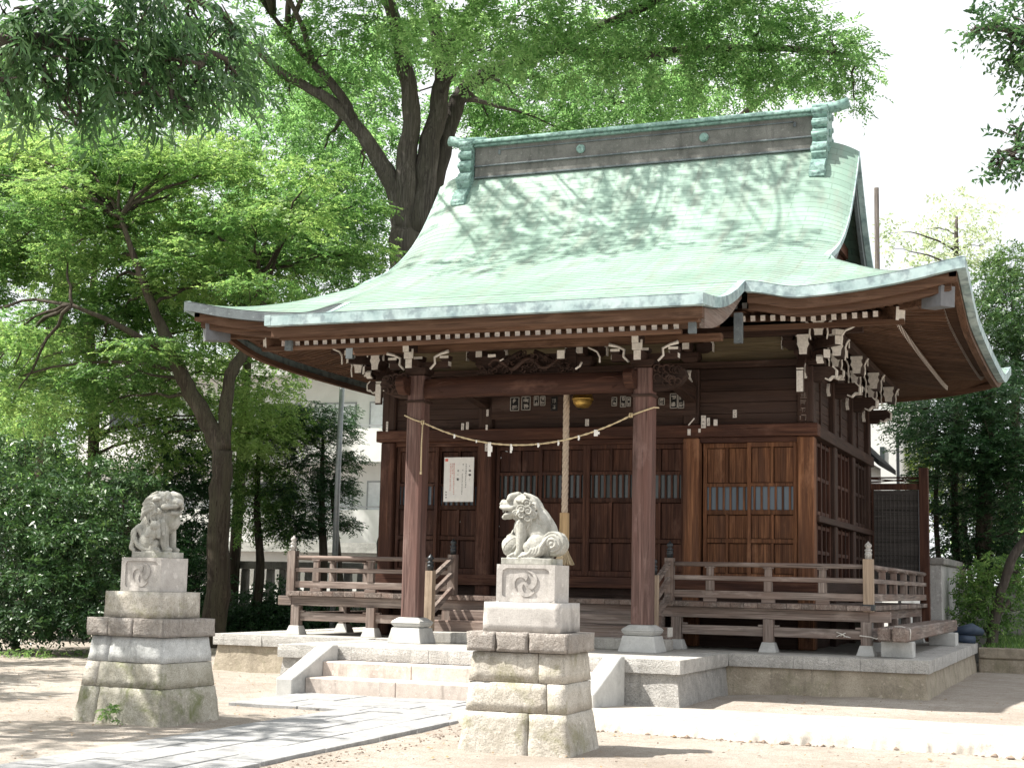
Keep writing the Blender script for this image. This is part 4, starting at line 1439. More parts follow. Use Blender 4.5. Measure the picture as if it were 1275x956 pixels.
    def fl(m):
        for s in (-1, 1):
            pts = [(s * 0.10, 4.94), (s * 0.22, 4.88), (s * 0.42, 4.76), (s * 0.62, 4.66), (s * 0.80, 4.63)]
            m.tube([(a, PY - 0.05, b) for a, b in pts], [0.035, 0.04, 0.04, 0.04, 0.03], 8)
        t = np.linspace(0, 1, 60)
        m.tube([(-0.62 + 1.24 * u, PY - 0.10 - 0.03 * math.sin(u * 19), 4.75 + 0.075 * math.sin(u * 15)) for u in t], [0.018 + 0.016 * math.sin(u * math.pi) for u in t], 8)
        for i in range(95):
            cx = rr.uniform(-0.74, 0.74); cz = rr.uniform(4.63, 4.65 + 0.31 * (1 - abs(cx) / 0.95)); r_ = rr.uniform(0.02, 0.055)
            th = np.linspace(0, rr.uniform(2.5, 5.5), 9) + rr.uniform(0, 6)
            m.tube([(cx + r_ * math.cos(a) * (1 - k / 14), PY - 0.07 - rr.uniform(0, 0.01) - k * 0.004, cz + r_ * math.sin(a) * (1 - k / 14)) for k, a in enumerate(th)], 0.012, 5)
        m.bb(-0.75, 0.75, PY - 0.03, PY + 0.03, 4.62, 4.90)
    part('carved_dragon_panel', M['darkx'], fl, 0.0)
    for f in (lambda m: m.bb(-0.61, -0.49, PY - 0.16, PY - 0.13, 4.86, 4.90), lambda m: m.bb(0.50, 0.61, PY - 0.16, PY - 0.13, 4.80, 4.92), lambda m: m.tube([(0.78, PY - 0.12, 4.64), (0.85, PY - 0.13, 4.68), (0.88, PY - 0.13, 4.74)], 0.016, 6),
              lambda m: m.tube([(-0.42, PY - 0.14, 4.80), (-0.36, PY - 0.14, 4.83)], 0.012, 6), lambda m: m.tube([(0.98, PY - 0.14, 4.95), (1.12, PY - 0.14, 4.88), (1.16, PY - 0.14, 4.80), (1.16, PY - 0.14, 4.72)], 0.014, 6)):
        part('carving_accent', M['white'], f, 0.0)
porch()


# ---------------------------------------------------------------- veranda with railing, wooden steps
def finial(m, x, y, z, s=1.0, mi=0):
    m.lathe((x, y, z), [(0.050 * s, 0), (0.052 * s, 0.06 * s), (0.056 * s, 0.065 * s), (0.056 * s, 0.085 * s), (0.048 * s, 0.09 * s), (0.048 * s, 0.12 * s), (0.058 * s, 0.125 * s), (0.058 * s, 0.14 * s),
                        (0.030 * s, 0.155 * s), (0.036 * s, 0.17 * s), (0.056 * s, 0.195 * s), (0.050 * s, 0.22 * s), (0.022 * s, 0.245 * s), (0.004 * s, 0.27 * s)], 12, mi)


def veranda():
    SX = 1.80
    rear = 8.1
    ver = MB()
    # floor boards, laid across; thickness shows at the edge
    r = np.random.default_rng(9)
    x = -VX
    while x < VX - 0.01:
        wd = r.uniform(0.19, 0.25); x2 = min(x + wd, VX)
        ver.bb(x + 0.002, x2 - 0.002, VY + r.uniform(-0.006, 0.004), MY - CW / 2 - 0.06, VZ - 0.075 + r.uniform(-0.003, 0.002), VZ + r.uniform(-0.002, 0.002))
        x = x2
    for s in (-1, 1):
        y = MY - CW / 2 - 0.055
        while y < rear - 0.01:
            y2 = min(y + r.uniform(0.19, 0.25), rear)
            xa, xb = s * (M2 + CW / 2 + 0.06), s * (VX + r.uniform(-0.004, 0.006))
            ver.bb(min(xa, xb), max(xa, xb), y + 0.002, y2 - 0.002, VZ - 0.075, VZ + r.uniform(-0.002, 0.002))
            y = y2
    v = ver.build('veranda', M['greyy'], hall, bevel=0.004)
    # edge beam and posts on little stone pads, tie rails
    part('edge_beam', M['greyx'], lambda m: (m.bb(-VX + 0.04, VX - 0.04, VY + 0.10, VY + 0.22, 1.05, VZ - 0.08), m.bb(-VX - 0.22, -VX + 0.037, VY + 0.09, VY + 0.23, 1.05, VZ - 0.083), m.bb(VX - 0.037, VX + 0.26, VY + 0.09, VY + 0.23, 1.05, VZ - 0.083)), 0.006, v)
    for s in (-1, 1):
        part('edge_beam', M['greyy'], lambda m: m.bb(s * (VX - 0.16) - 0.06, s * (VX - 0.16) + 0.06, VY + 0.234, rear, 1.05, VZ - 0.08), 0.006, v)
    px_ = [-4.67, -3.26, -1.90, 1.90, 3.30, 4.72]
    def post(x, y):
        part('veranda_post', M['greyz'], lambda m: m.bb(x - 0.075, x + 0.075, y - 0.075, y + 0.075, 0.715, 1.052), 0.006, v)
        part('post_pad', M['plinth'], lambda m: m.taper((x, y), 0.27, 0.27, 0.18, 0.18, PZ - 0.004, 0.718), 0.006, v)
    for x in px_: post(x, VY + 0.13)
    for s in (-1, 1):
        for y in (2.6, 4.3, 6.0, 7.7): post(s * 4.66, y)
    for a, b in ((-4.595, -3.335), (-3.185, -1.98), (1.98, 3.225), (3.375, 4.645)):
        part('tie_rail', M['greyx'], lambda m: m.bb(a, b, VY + 0.10, VY + 0.16, 0.80, 0.94), 0.006, v)
        for q in (a, b - 0.08):
            part('tie_wedge', M['greyx'], lambda m: m.bb(q, q + 0.08, VY + 0.09, VY + 0.17, 0.943, 0.97), 0.003, v)
    for s in (-1, 1):
        for a, b in ((VY + 0.21, 2.52), (2.68, 4.22), (4.38, 5.92), (6.08, 7.62)):
            part('tie_rail', M['greyy'], lambda m: m.bb(s * 4.66 - 0.03, s * 4.66 + 0.03, a, b, 0.80, 0.94), 0.006, v)
    # dark backing under the hall
    part('crawl_wall', M['darkx'], lambda m: m.bb(-M2, M2, MY - 0.02, MY + 0.04, PZ, 1.45), 0.0, v)
    for s in (-1, 1):
        part('crawl_wall', M['darky'], lambda m: m.bb(s * M2 - 0.03, s * M2 + 0.03, MY + 0.05, RY, PZ, 1.45), 0.0, v)
    # railings: front left, front right, both sides
    yr = VY + 0.09
    def rail_x(a, b):
        part('rail', M['greyx'], lambda m: m.tube([(a, yr, 1.845), (b, yr, 1.845)], 0.036, 10), 0, v)
        part('rail', M['greyx'], lambda m: m.bb(a, b, yr - 0.035, yr + 0.035, 1.605, 1.675), 0.006, v)
        part('rail', M['greyx'], lambda m: m.bb(a, b, yr - 0.03, yr + 0.03, 1.345, 1.455), 0.006, v)
    def rail_y(x, a, b):
        part('rail', M['greyy'], lambda m: m.tube([(x, a, 1.845), (x, b, 1.835)], 0.036, 10), 0, v)
        part('rail', M['greyy'], lambda m: m.bb(x - 0.035, x + 0.035, a, b, 1.605, 1.675), 0.006, v)
        part('rail', M['greyy'], lambda m: m.bb(x - 0.03, x + 0.03, a, b, 1.345, 1.455), 0.006, v)
    xc = 4.76
    rail_x(-xc + 0.07, -SX - 0.06); rail_x(SX + 0.06, xc - 0.07)
    for s in (-1, 1): rail_y(s * xc, yr + 0.07, rear)
    def strut(x, y):
        part('rail_strut', M['greyz'], lambda m: (m.bb(x - 0.06, x + 0.06, y - 0.04, y + 0.04, 1.4555, 1.604), m.bb(x - 0.05, x + 0.05, y - 0.036, y + 0.036, 1.676, 1.79), m.bb(x - 0.075, x + 0.075, y - 0.045, y + 0.045, 1.79, 1.815)), 0.005, v)
    for x in (-4.3, -3.28, -2.3, 2.42, 3.30, 4.1): strut(x, yr)
    for s in (-1, 1):
        for y in (2.3, 3.6, 4.9, 6.2, 7.4): strut(s * xc, y)
    # bottom spacer blocks between floor and lower rail
    for x in (-4.3, -3.28, -2.3, 2.42, 3.3, 4.1):
        part('rail_spacer', M['greyx'], lambda m: m.bb(x - 0.10, x + 0.10, yr - 0.03, yr + 0.03, VZ + 0.003, 1.343), 0.003, v)
    for s, mk in ((-1, 'grey'), (1, 'pale')):
        part('corner_newel', [M[mk + 'z'], M['cap']], lambda m: (m.bb(s * xc - 0.07, s * xc + 0.07, yr - 0.07, yr + 0.07, 1.20, 1.955), finial(m, s * xc, yr, 1.956, 0.95, 1)), 0.0, v)
    part('corner_iron', M['iron'], lambda m: m.bb(xc - 0.085, xc + 0.085, yr - 0.085, yr + 0.085, 1.215, VZ + 0.02), 0.01, v)
    # wooden flight up to the veranda
    st = MB()
    st.bb(-SX + 0.1, SX - 0.1, 0.53, VY + 0.20, PZ, 1.06); st2 = None
    w = st.build('wooden_steps', M['greyx'], hall, bevel=0.01)
    part('stair_tread', M['greyx'], lambda m: m.bb(-SX - 0.12, SX + 0.14, 0.22, 0.527, PZ, 0.90), 0.012, w)
    part('stair_tread', M['capt'], lambda m: m.bb(-SX - 0.22, SX + 0.24, -0.18, 0.217, PZ - 0.003, 0.735), 0.012, w)
    part('tread_end', M['white'], lambda m: m.bb(SX + 0.143, SX + 0.155, 0.24, 0.50, 0.76, 0.90), 0.003, w)
    for s in (-1, 1):
        for (yy, z0, z1, fs) in ((VY + 0.06, 1.29, 1.93, 0.95), (0.0, 0.737, 1.66, 0.95)):
            part('newel', [M['palez'] if yy < 0.5 else M['greyz'], M['iron']], lambda m: (m.bb(s * SX - 0.065, s * SX + 0.065, yy - 0.065, yy + 0.065, z0, z1), finial(m, s * SX, yy, z1 + 0.001, fs, 1)), 0.0, w)
        # three sloping, slightly curved rails
        for (za, zb, h, t) in ((1.54, 1.85, 0.07, 0.07), (1.29, 1.61, 0.075, 0.06), (1.02, 1.36, 0.10, 0.06)):
            def f(m):
                yy = np.linspace(0.066, VY - 0.006, 10); u = (yy - 0.066) / (VY - 0.072)
                zz = za + (zb - za) * (u * 0.75 + 0.25 * u * u) + 0.02 * np.sin(u * math.pi)
                V = []
                for k in range(10): V += [(s * SX - t / 2, yy[k], zz[k] - h / 2), (s * SX + t / 2, yy[k], zz[k] - h / 2), (s * SX + t / 2, yy[k], zz[k] + h / 2), (s * SX - t / 2, yy[k], zz[k] + h / 2)]
                F = [(i * 4 + k, i * 4 + (k + 1) % 4, (i + 1) * 4 + (k + 1) % 4, (i + 1) * 4 + k) for i in range(9) for k in range(4)]
                m.add(V, F + [(3, 2, 1, 0), (36, 37, 38, 39)])
            part('sloping_rail', M['greyy'], f, 0.0, w)
    # end screen of the right veranda
    for s in (1,):
        sc = part('end_screen', M['doorz'], lambda m: (m.bb(s * (M2 + 0.15) - 0.03, s * (M2 + 0.15) + 0.03, 8.16, 8.24, VZ, 3.5), m.bb(s * 4.76 - 0.085, s * 4.76 + 0.085, 8.11, 8.28, PZ, 3.86), m.bb(s * 4.2 - 0.53, s * 4.2 + 0.53, 8.15, 8.25, 3.44, 3.56),
                                                     m.bb(s * 4.2 - 0.52, s * 4.2 + 0.52, 8.18, 8.22, 3.66, 3.69), m.beam((s * 4.2 - 0.5, 8.2, 3.58), (s * 4.2 + 0.5, 8.2, 3.66), 0.03, 0.025), m.beam((s * 4.2 + 0.5, 8.19, 3.58), (s * 4.2 - 0.5, 8.19, 3.66), 0.03, 0.025)), 0.006)
        part('screen_panel', M['slatex'], lambda m: (m.bb(s * 4.22 - 0.44, s * 4.22 + 0.44, 8.19, 8.22, VZ + 0.05, 3.43), [m.bb(s * 4.22 - 0.44 + 0.02, s * 4.22 + 0.42, 8.176, 8.19, z, z + 0.018) for z in np.arange(1.5, 3.35, 0.075)],
                                                     [m.bb(s * 4.22 + xx, s * 4.22 + xx + 0.015, 8.172, 8.19, 1.5, 3.35) for xx in np.arange(-0.40, 0.42, 0.075)]), 0.0, sc)
        part('screen_frame', M['steel'], lambda m: (m.bb(s * 4.22 - 0.46, s * 4.22 - 0.44, 8.16, 8.22, VZ + 0.05, 3.435), m.bb(s * 4.22 + 0.44, s * 4.22 + 0.46, 8.16, 8.22, VZ + 0.05, 3.435)), 0.0, sc)
veranda()


# ---------------------------------------------------------------- things hung on and fixed to the hall
def shimenawa():
    t = thing('straw_rope', 'thin sagging sacred straw rope with white paper tags strung between the porch pillars', 'rope', (0, PY, 4.0))
    yf = PY - PW / 2 - 0.02
    L = at(527, 526, yf); Rr = at(786, 517, yf)
    n = 40
    u = np.linspace(0, 1, n)
    x = L[0] + (Rr[0] - L[0]) * u
    sag = 0.385
    z = L[2] + (Rr[2] - L[2]) * u - sag * 4 * u * (1 - u)
    y = np.full(n, yf)
    mb = MB()
    for ph in (0, math.pi):
        a = u * 160 + ph
        mb.tube(np.stack([x, y + 0.007 * np.cos(a), z + 0.007 * np.sin(a)], 1), 0.010, 6)
    mb.tube([(L[0] - 0.012, yf, L[2] + 0.005), (L[0] - 0.15, yf - 0.005, L[2] + 0.045), (L[0] - 0.33, yf + 0.02, L[2] + 0.12)], [0.014, 0.013, 0.012], 6)
    mb.tube([(Rr[0], yf, Rr[2]), (Rr[0] + 0.18, yf - 0.005, Rr[2] + 0.06), (Rr[0] + 0.34, yf + 0.01, Rr[2] + 0.11), (Rr[0] + 0.40, yf + 0.05, Rr[2] + 0.105)], [0.014, 0.013, 0.012, 0.01], 6)
    mb.build('rope', M['rope'], t)
    for p in (L, Rr):
        k = MB()
        th = np.linspace(0, 12.5, 40)
        k.tube([(p[0] + 0.02 * math.sin(a * 0.5), yf - 0.012 + 0.02 * math.cos(a), p[2] + 0.028 * math.sin(a)) for a in th], 0.010, 5)
        k.build('knot', M['rope'], t)
    k = MB()
    k.tube([(L[0], yf - 0.015, L[2]), (L[0] - 0.012, yf - 0.015, L[2] - 0.35), (L[0] - 0.008, yf - 0.015, L[2] - 0.74)], [0.011, 0.010, 0.012], 6)
    k.tube([(L[0] - 0.008, yf - 0.015, L[2] - 0.74), (L[0] - 0.008, yf - 0.015, L[2] - 0.79)], [0.016, 0.018], 6)
    k.build('rope_tail', M['rope'], t)
    for uu, ln, wd in ((0.16, 0.05, 0.025), (0.27, 0.03, 0.02), (0.335, 0.20, 0.05), (0.44, 0.12, 0.03), (0.57, 0.05, 0.025), (0.665, 0.065, 0.022), (0.76, 0.06, 0.022), (0.84, 0.08, 0.06)):
        i = uu * (n - 1); xx = np.interp(uu, u, x); zz = np.interp(uu, u, z)
        m = MB()
        m.bb(xx - wd / 2, xx + wd / 2, yf - 0.014, yf - 0.010, zz - ln, zz + 0.012)
        m.box((xx + wd * 0.5, yf - 0.018, zz - ln * 0.45), (wd * 0.9, 0.003, ln * 0.45), rotz(0.5))
        m.build('paper_tag', M['paper'], t)
shimenawa()


def bellrope():
    x0, y0 = -0.01, 1.14
    t = thing('bell_rope', 'plaited pale bell rope with a wooden sleeve and straw tassel hanging before the doors', 'rope', (x0, y0, 1.8))
    z = np.linspace(2.60, 4.55, 90)
    mb = MB()
    for ph in range(4):
        a = z * 16 + ph * math.pi / 2
        mb.tube(np.stack([x0 + 0.027 * np.cos(a), y0 + 0.027 * np.sin(a), z], 1), 0.027, 7)
    mb.build('rope', M['bellrope'], t)
    s = MB()
    s.prism([(0.082 * math.cos(a), 0.082 * math.sin(a)) for a in np.linspace(0, 2 * math.pi, 8, endpoint=False)], (x0, y0, 2.17), (1, 0, 0), (0, 1, 0), 0.45)
    s.build('wooden_sleeve', M['sleeve'], t, bevel=0.006)
    s = MB()
    r = np.random.default_rng(4)
    s.lathe((x0, y0, 2.03), [(0.03, 0.14), (0.045, 0.10), (0.032, 0.05), (0.05, 0.0)], 10)
    for i in range(150):
        a = r.uniform(0, 6.28); q = r.uniform(0.2, 1) ** 0.5
        s.tube([(x0 + 0.035 * q * math.cos(a), y0 + 0.035 * q * math.sin(a), 2.10), (x0 + 0.085 * q * math.cos(a), y0 + 0.085 * q * math.sin(a), 1.97), (x0 + 0.17 * q * math.cos(a), y0 + 0.17 * q * math.sin(a), 1.795 + r.uniform(0, 0.03))], 0.0065, 4, cap=False)
    s.build('tassel', M['tassel'], t)
    b = thing('shrine_bell', 'round gold brass bell hanging in the shadow under the porch beam', 'bell', (0.10, 1.14, 4.30))
    m = MB()
    m.lathe((0.27, 1.12, 4.43), [(0.005, -0.15), (0.09, -0.135), (0.145, -0.08), (0.165, -0.012), (0.175, -0.012), (0.175, 0.012), (0.165, 0.012), (0.15, 0.08), (0.09, 0.14), (0.02, 0.155)], 20)
    m.build('bell_body', M['brass'], b)
    m = MB(); m.tube([(0.27, 1.12, 4.58), (0.27, 1.12, 4.85)], 0.02, 8); m.build('hanger', M['iron'], b)
bellrope()


def strokes(m, cx, cz, w, h, y, r, n=6, mi=0, th=None, face='y'):
    """a cluster of short brush strokes filling one character cell"""
    th = th or w * 0.10
    for i in range(n):
        if r.random() < 0.55:
            z = cz + r.uniform(-0.42, 0.42) * h; L = r.uniform(0.45, 0.95) * w; x = cx + r.uniform(-0.1, 0.1) * w
            m.bb(x - L / 2, x + L / 2, y - 0.0015, y, z - th / 2, z + th / 2, mi)
        else:
            x = cx + r.uniform(-0.4, 0.4) * w; L = r.uniform(0.4, 0.9) * h; z = cz + r.uniform(-0.12, 0.12) * h
            m.bb(x - th / 2, x + th / 2, y - 0.0017, y - 0.0002, z - L / 2, z + L / 2, mi)


def notice():
    y = MY - CW / 2 - 0.02
    a = at(553, 569.5, y); b = at(588.5, 624.5, y)
    x0, x1, z0, z1 = a[0] + 0.01, b[0] + 0.01, b[2], a[2]
    t = thing('notice_poster', 'white notice sheet with columns of red and black writing beside the left pillar', 'notice', (x0, y, z0))
    m = MB(); m.bb(x0, x1, y - 0.008, y, z0, z1)
    m.build('sheet', M['paper'], t)
    r = np.random.default_rng(31)
    W, H = x1 - x0, z1 - z0
    yy = y - 0.0095
    k = MB(); rd = MB()
    def col(mb, u, v0, v1, s, n=None, gap=1.15, st=5):
        z = z1 - v0 * H
        while z - s > z1 - v1 * H:
            strokes(mb, x0 + u * W, z - s / 2, s * 0.9, s * 0.9, yy, r, st)
            z -= s * gap
    # heading: three spaced characters; two body columns; centre heading; two red columns; signature
    for v, s, n in ((0.20, 0.028, 3), (0.30, 0.044, 9), (0.40, 0.052, 12), (0.51, 0.030, 3)):
        strokes(k, x0 + 0.87 * W, z1 - v * H, s, s, yy, r, n)
    col(k, 0.74, 0.14, 0.72, 0.026); col(k, 0.64, 0.14, 0.20, 0.03); col(k, 0.64, 0.27, 0.34, 0.03); col(k, 0.62, 0.36, 0.86, 0.021)
    for v, s, n in ((0.30, 0.036, 6), (0.39, 0.022, 3), (0.50, 0.05, 8)):
        strokes(k, x0 + 0.475 * W, z1 - v * H, s, s, yy, r, n)
    col(rd, 0.34, 0.13, 0.86, 0.028); col(rd, 0.28, 0.13, 0.42, 0.028); col(rd, 0.22, 0.13, 0.80, 0.028)
    for v in (0.785, 0.845, 0.905):
        strokes(k, x0 + 0.09 * W, z1 - v * H, 0.032, 0.032, yy, r, 7)
    rd.bb(x0 + 0.03 * W, x0 + 0.13 * W, yy - 0.001, yy, z1 - 0.09 * H, z1 - 0.03 * H)
    k.build('black_writing', M['ink'], t, kind='stuff')
    rd.build('red_writing', M['redink'], t, kind='stuff')
notice()


def stickers():
    """paper votive stickers: black plates with white letters and plain white slips, stuck high on the beams"""
    r = np.random.default_rng(77)
    black = stone('black sticker', (0.012, 0.012, 0.013), (0.02, 0.02, 0.02), spotamt=0)
    yb = MY - CW / 2 - 0.075
    # a signboard rail under the porch carries the row of plates
    part('plate_rail', M['darkx'], lambda m: m.bb(-M1 + 0.14, M1 + 0.1, yb + 0.002, yb + 0.03, 4.24, 4.62), 0.003)
    row = [(641, 503, 14, 20), (655, 502, 14, 20), (668, 499, 8, 14), (676, 499, 8, 14), (690, 503, 10, 20), (723, 502, 9, 18), (765, 500, 8, 13), (776, 500, 9, 16), (783, 500, 6, 14), (824, 500, 9, 10), (839, 499, 11, 21), (848, 499, 9, 21)]
    for i, (px, py, wp, hp) in enumerate(row):
        y = yb - 0.004
        p = at(px, py, y); s = 1 / 79.0
        w_, h_ = wp * s * 0.92, hp * s * 0.92
        if px > 820: y = MY - CW / 2 - 0.075 - 0.004
        m = MB()
        m.bb(p[0] - w_ / 2, p[0] + w_ / 2, y - 0.004, y, p[2] - h_ / 2, p[2] + h_ / 2, 0)
        f = 0.012
        dim = px in (690, 723)
        if not dim:
            for (a, b, c, d) in ((-w_ / 2, -w_ / 2 + f, -h_ / 2, h_ / 2), (w_ / 2 - f, w_ / 2, -h_ / 2, h_ / 2), (-w_ / 2, w_ / 2, -h_ / 2, -h_ / 2 + f), (-w_ / 2, w_ / 2, h_ / 2 - f, h_ / 2)):
                m.bb(p[0] + a, p[0] + b, y - 0.006, y - 0.004, p[2] + c, p[2] + d, 1)
        for q in (-0.23, 0.23):
            strokes(m, p[0], p[2] + q * h_, w_ * 0.62, h_ * 0.36, y - 0.0055, r, 6, 1, th=0.013 if not dim else 0.006)
        m.build('votive_plate', [black, M['platewhite']], hall)
    slips = [(576, 531, 4, 9), (582, 530, 4, 10), (607, 514, 3, 9), (606, 532, 3, 7), (606, 557, 5, 10), (731, 526, 5, 9), (876, 525, 6, 16), (882, 525, 4, 10), (891, 526, 5, 8), (915, 515, 5, 10), (858, 538, 4, 8), (871, 536, 3, 5), (482, 531, 3, 14)]
    for (px, py, wp, hp) in slips:
        y = MY - CW / 2 - 0.062
        if px == 915: y = MY - 0.055
        p = at(px, py, y); s = 1 / 79.0
        m = MB(); m.bb(p[0] - wp * s / 2, p[0] + wp * s / 2, y - 0.004, y, p[2] - hp * s / 2, p[2] + hp * s / 2, 0)
        if hp > 8:
            for q in np.linspace(-0.3, 0.3, 3): strokes(m, p[0], p[2] + q * hp * s, wp * s * 0.6, hp * s * 0.2, y - 0.0042, r, 2, 1, th=0.005)
        m.build('paper_slip', [M['whitewd'], M['ink']], hall)
    # slanting slip
    y = MY - CW / 2 - 0.066; p = at(861, 525, y)
    m = MB(); c, s_ = math.cos(0.85), math.sin(0.85)
    m.box((p[0], y - 0.002, p[2]), (0.15, 0.004, 0.02), np.array([[c, 0, -s_], [0, 1, 0], [s_, 0, c]]), 0)
    m.build('paper_slip', [M['whitewd']], hall)
    # painted column faces at the corner with stencilled pale letters
    y = MY - CW / 2 - 0.006
    m = MB()
    for k in range(5):
        p = at(1000, 492 + k * 9, y); strokes(m, p[0], p[2], 0.12, 0.10, y, r, 6, 0, th=0.014)
    m.build('column_lettering', M['greyx'], hall, kind='stuff')
stickers()


# ---------------------------------------------------------------- guardian lions and their pedestals
def commas(m, cx, cz, rad, y, n=22):
    """three whirling commas in relief"""
    for k in range(3):
        a0 = k * 2 * math.pi / 3 + 1.2
        L = []; Rr = []
        for t in np.linspace(0, 1, n):
            ang = a0 + t * 2.3
            rr = rad * (0.40 + 0.50 * ss(0, 0.75, t))
            wd = rad * 0.27 * (1 - t) ** 1.1 + 0.004
            if t < 0.12: wd *= math.sqrt(max(t, 0.0) / 0.12) + 0.05
            d = np.array([math.cos(ang), math.sin(ang)])
            L.append(d * (rr + wd)); Rr.append(d * (rr - wd))
        poly = [tuple(p) for p in L] + [tuple(p) for p in Rr[::-1]]
        b = len(m.v)
        # triangulated strip relief
        V = []
        for p, q in zip(L, Rr):
            V += [(cx + p[0], y, cz + p[1]), (cx + q[0], y, cz + q[1]), (cx + p[0], y + 0.02, cz + p[1]), (cx + q[0], y + 0.02, cz + q[1])]
        F = []
        for i in range(n - 1):
            a = i * 4; c = a + 4
            F += [(a, a + 1, c + 1, c), (a, c, c + 2, a + 2), (a + 1, a + 3, c + 3, c + 1)]
        m.add(V, F)


def pedestal(cx, cy, rot, label, mats, dims, chips):
    t = thing('lion_pedestal', label, 'pedestal', (cx, cy, 0), 'stone pedestals of the guardian lions')
    t.rotation_euler = (0, 0, rot)
    r = np.random.default_rng(chips)
    def rough(m, x0, x1, y0, y1, z0, z1, amp, top=None, seg=0.07, rx=None):
        """a block whose faces are hewn: grid faces pushed about by noise; top gives (dx, dy) inset at the top"""
        dx, dy = top or (0, 0)
        sd = r.uniform(0, 100)
        nx, ny, nz = max(2, int((x1 - x0) / seg)), max(2, int((y1 - y0) / seg)), max(2, int((z1 - z0) / seg))
        key = {}; V = []
        def pt(i, j, k):
            if (i, j, k) in key: return key[(i, j, k)]
            w_ = k / nz
            ixx = dx[0] if isinstance(dx, tuple) else dx; ixr = dx[1] if isinstance(dx, tuple) else dx
            iyy = dy[0] if isinstance(dy, tuple) else dy; iyr = dy[1] if isinstance(dy, tuple) else dy
            xa, xb = x0 + ixx * w_, x1 - ixr * w_; ya, yb = y0 + iyy * w_, y1 - iyr * w_
            p = np.array([xa + (xb - xa) * i / nx, ya + (yb - ya) * j / ny, z0 + (z1 - z0) * k / nz])
            e = (i in (0, nx)) + (j in (0, ny)) + (k in (0, nz))
            if amp > 0:
                a = amp * (1 if e < 2 else 0.7)
                nn = float(wob(np.array(p[0] * 9 + sd), np.array(p[2] * 9 + p[1] * 7), 1.6, 3)) + 0.6 * float(wob(np.array(p[1] * 21 + sd), np.array(p[2] * 19 + p[0] * 17), 1.5, 4))
                c = np.array([(xa + xb) / 2, (ya + yb) / 2, (z0 + z1) / 2])
                nrm = np.array([(-1 if i == 0 else 1 if i == nx else 0), (-1 if j == 0 else 1 if j == ny else 0), (-1 if k == 0 else 1 if k == nz else 0) * 0.25])
                p = p + nrm * a * (nn - 0.35) - (nrm * amp * 0.2 if e >= 2 else 0)
            key[(i, j, k)] = len(V); V.append(p)
            return key[(i, j, k)]
        F = []
        for i in range(nx):
            for j in range(ny):
                F.append((pt(i, j, 0), pt(i, j + 1, 0), pt(i + 1, j + 1, 0), pt(i + 1, j, 0))); F.append((pt(i, j, nz), pt(i + 1, j, nz), pt(i + 1, j + 1, nz), pt(i, j + 1, nz)))
        for i in range(nx):
            for k in range(nz):
                F.append((pt(i, 0, k), pt(i + 1, 0, k), pt(i + 1, 0, k + 1), pt(i, 0, k + 1))); F.append((pt(i, ny, k), pt(i, ny, k + 1), pt(i + 1, ny, k + 1), pt(i + 1, ny, k)))
        for j in range(ny):
            for k in range(nz):
                F.append((pt(0, j, k), pt(0, j, k + 1), pt(0, j + 1, k + 1), pt(0, j + 1, k))); F.append((pt(nx, j, k), pt(nx, j + 1, k), pt(nx, j + 1, k + 1), pt(nx, j, k + 1)))
        V = [np.array(v_) + np.array([cx, cy, 0]) for v_ in V]
        m.add(V, F, 0, True)
    hw, hd = dims['w'], dims['d']
    zs = dims['z']
    g = 0.002
    for ci in range(3):
        z0, z1 = zs[ci], zs[ci + 1]
        W0, W1 = hw[ci], hw[ci + 1]; D0, D1 = hd[ci], hd[ci + 1]
        core = MB(); core.taper((cx, cy), 2 * W0 - 0.05, 2 * D0 - 0.05, 2 * W1 - 0.05, 2 * D1 - 0.05, z0 + (0 if ci else -0.1), z1)
        cuts = [(-W0, W0 * dims['cut'][ci]), (W0 * dims['cut'][ci], W0)] if ci != 0 or True else [(-W0, W0)]
        for q, (a, b) in enumerate(cuts):
            m = MB()
            sx = W1 / W0
            ta = a * sx - a; tb = b - b * sx
            rough(m, a + g, b - g, -D0, D0, z0 + g if ci else -0.10, z1 - g, 0.009, ((ta, tb), (D0 - D1, D0 - D1)))
            m.build('base_stone', mats[(ci * 2 + q) % len(mats)] if ci < 2 else (M['pedgrey'] if chips == 2 else M['ped']), t)
    # projecting rough ledge of three stones
    c = dims['cap']
    for a, b in ((-c[0], -c[0] * 0.42), (-c[0] * 0.42, c[0] * 0.22), (c[0] * 0.22, c[0])):
        m = MB(); rough(m, a + 0.001, b - 0.001, -c[1], c[1], zs[3] + 0.003, c[2], 0.016, None, 0.035)
        m.build('ledge_stone', M['pedcap'], t)
    b2 = dims['b2']
    m = MB(); rough(m, -b2[0], b2[0], -b2[1], b2[1], c[2] + 0.003, b2[2], 0.005, (0.006, 0.006), 0.06)
    m.build('middle_block', M['emblem'] if chips == 1 else M['ped'], t)
    # emblem block: frame with a rounded sunk panel and the three commas
    b3 = dims['b3']
    z0, z1 = b2[2] + 0.003, b3[2]
    m = MB()
    m.bb(cx - b3[0], cx + b3[0], cy - b3[1] + 0.014, cy + b3[1], z0, z1)
    W_, H_ = b3[0], (z1 - z0) / 2; zc = (z0 + z1) / 2
    n = 40; rad = 0.04
    iw, ih = W_ - 0.055, H_ - 0.035
    out = []; inn = []
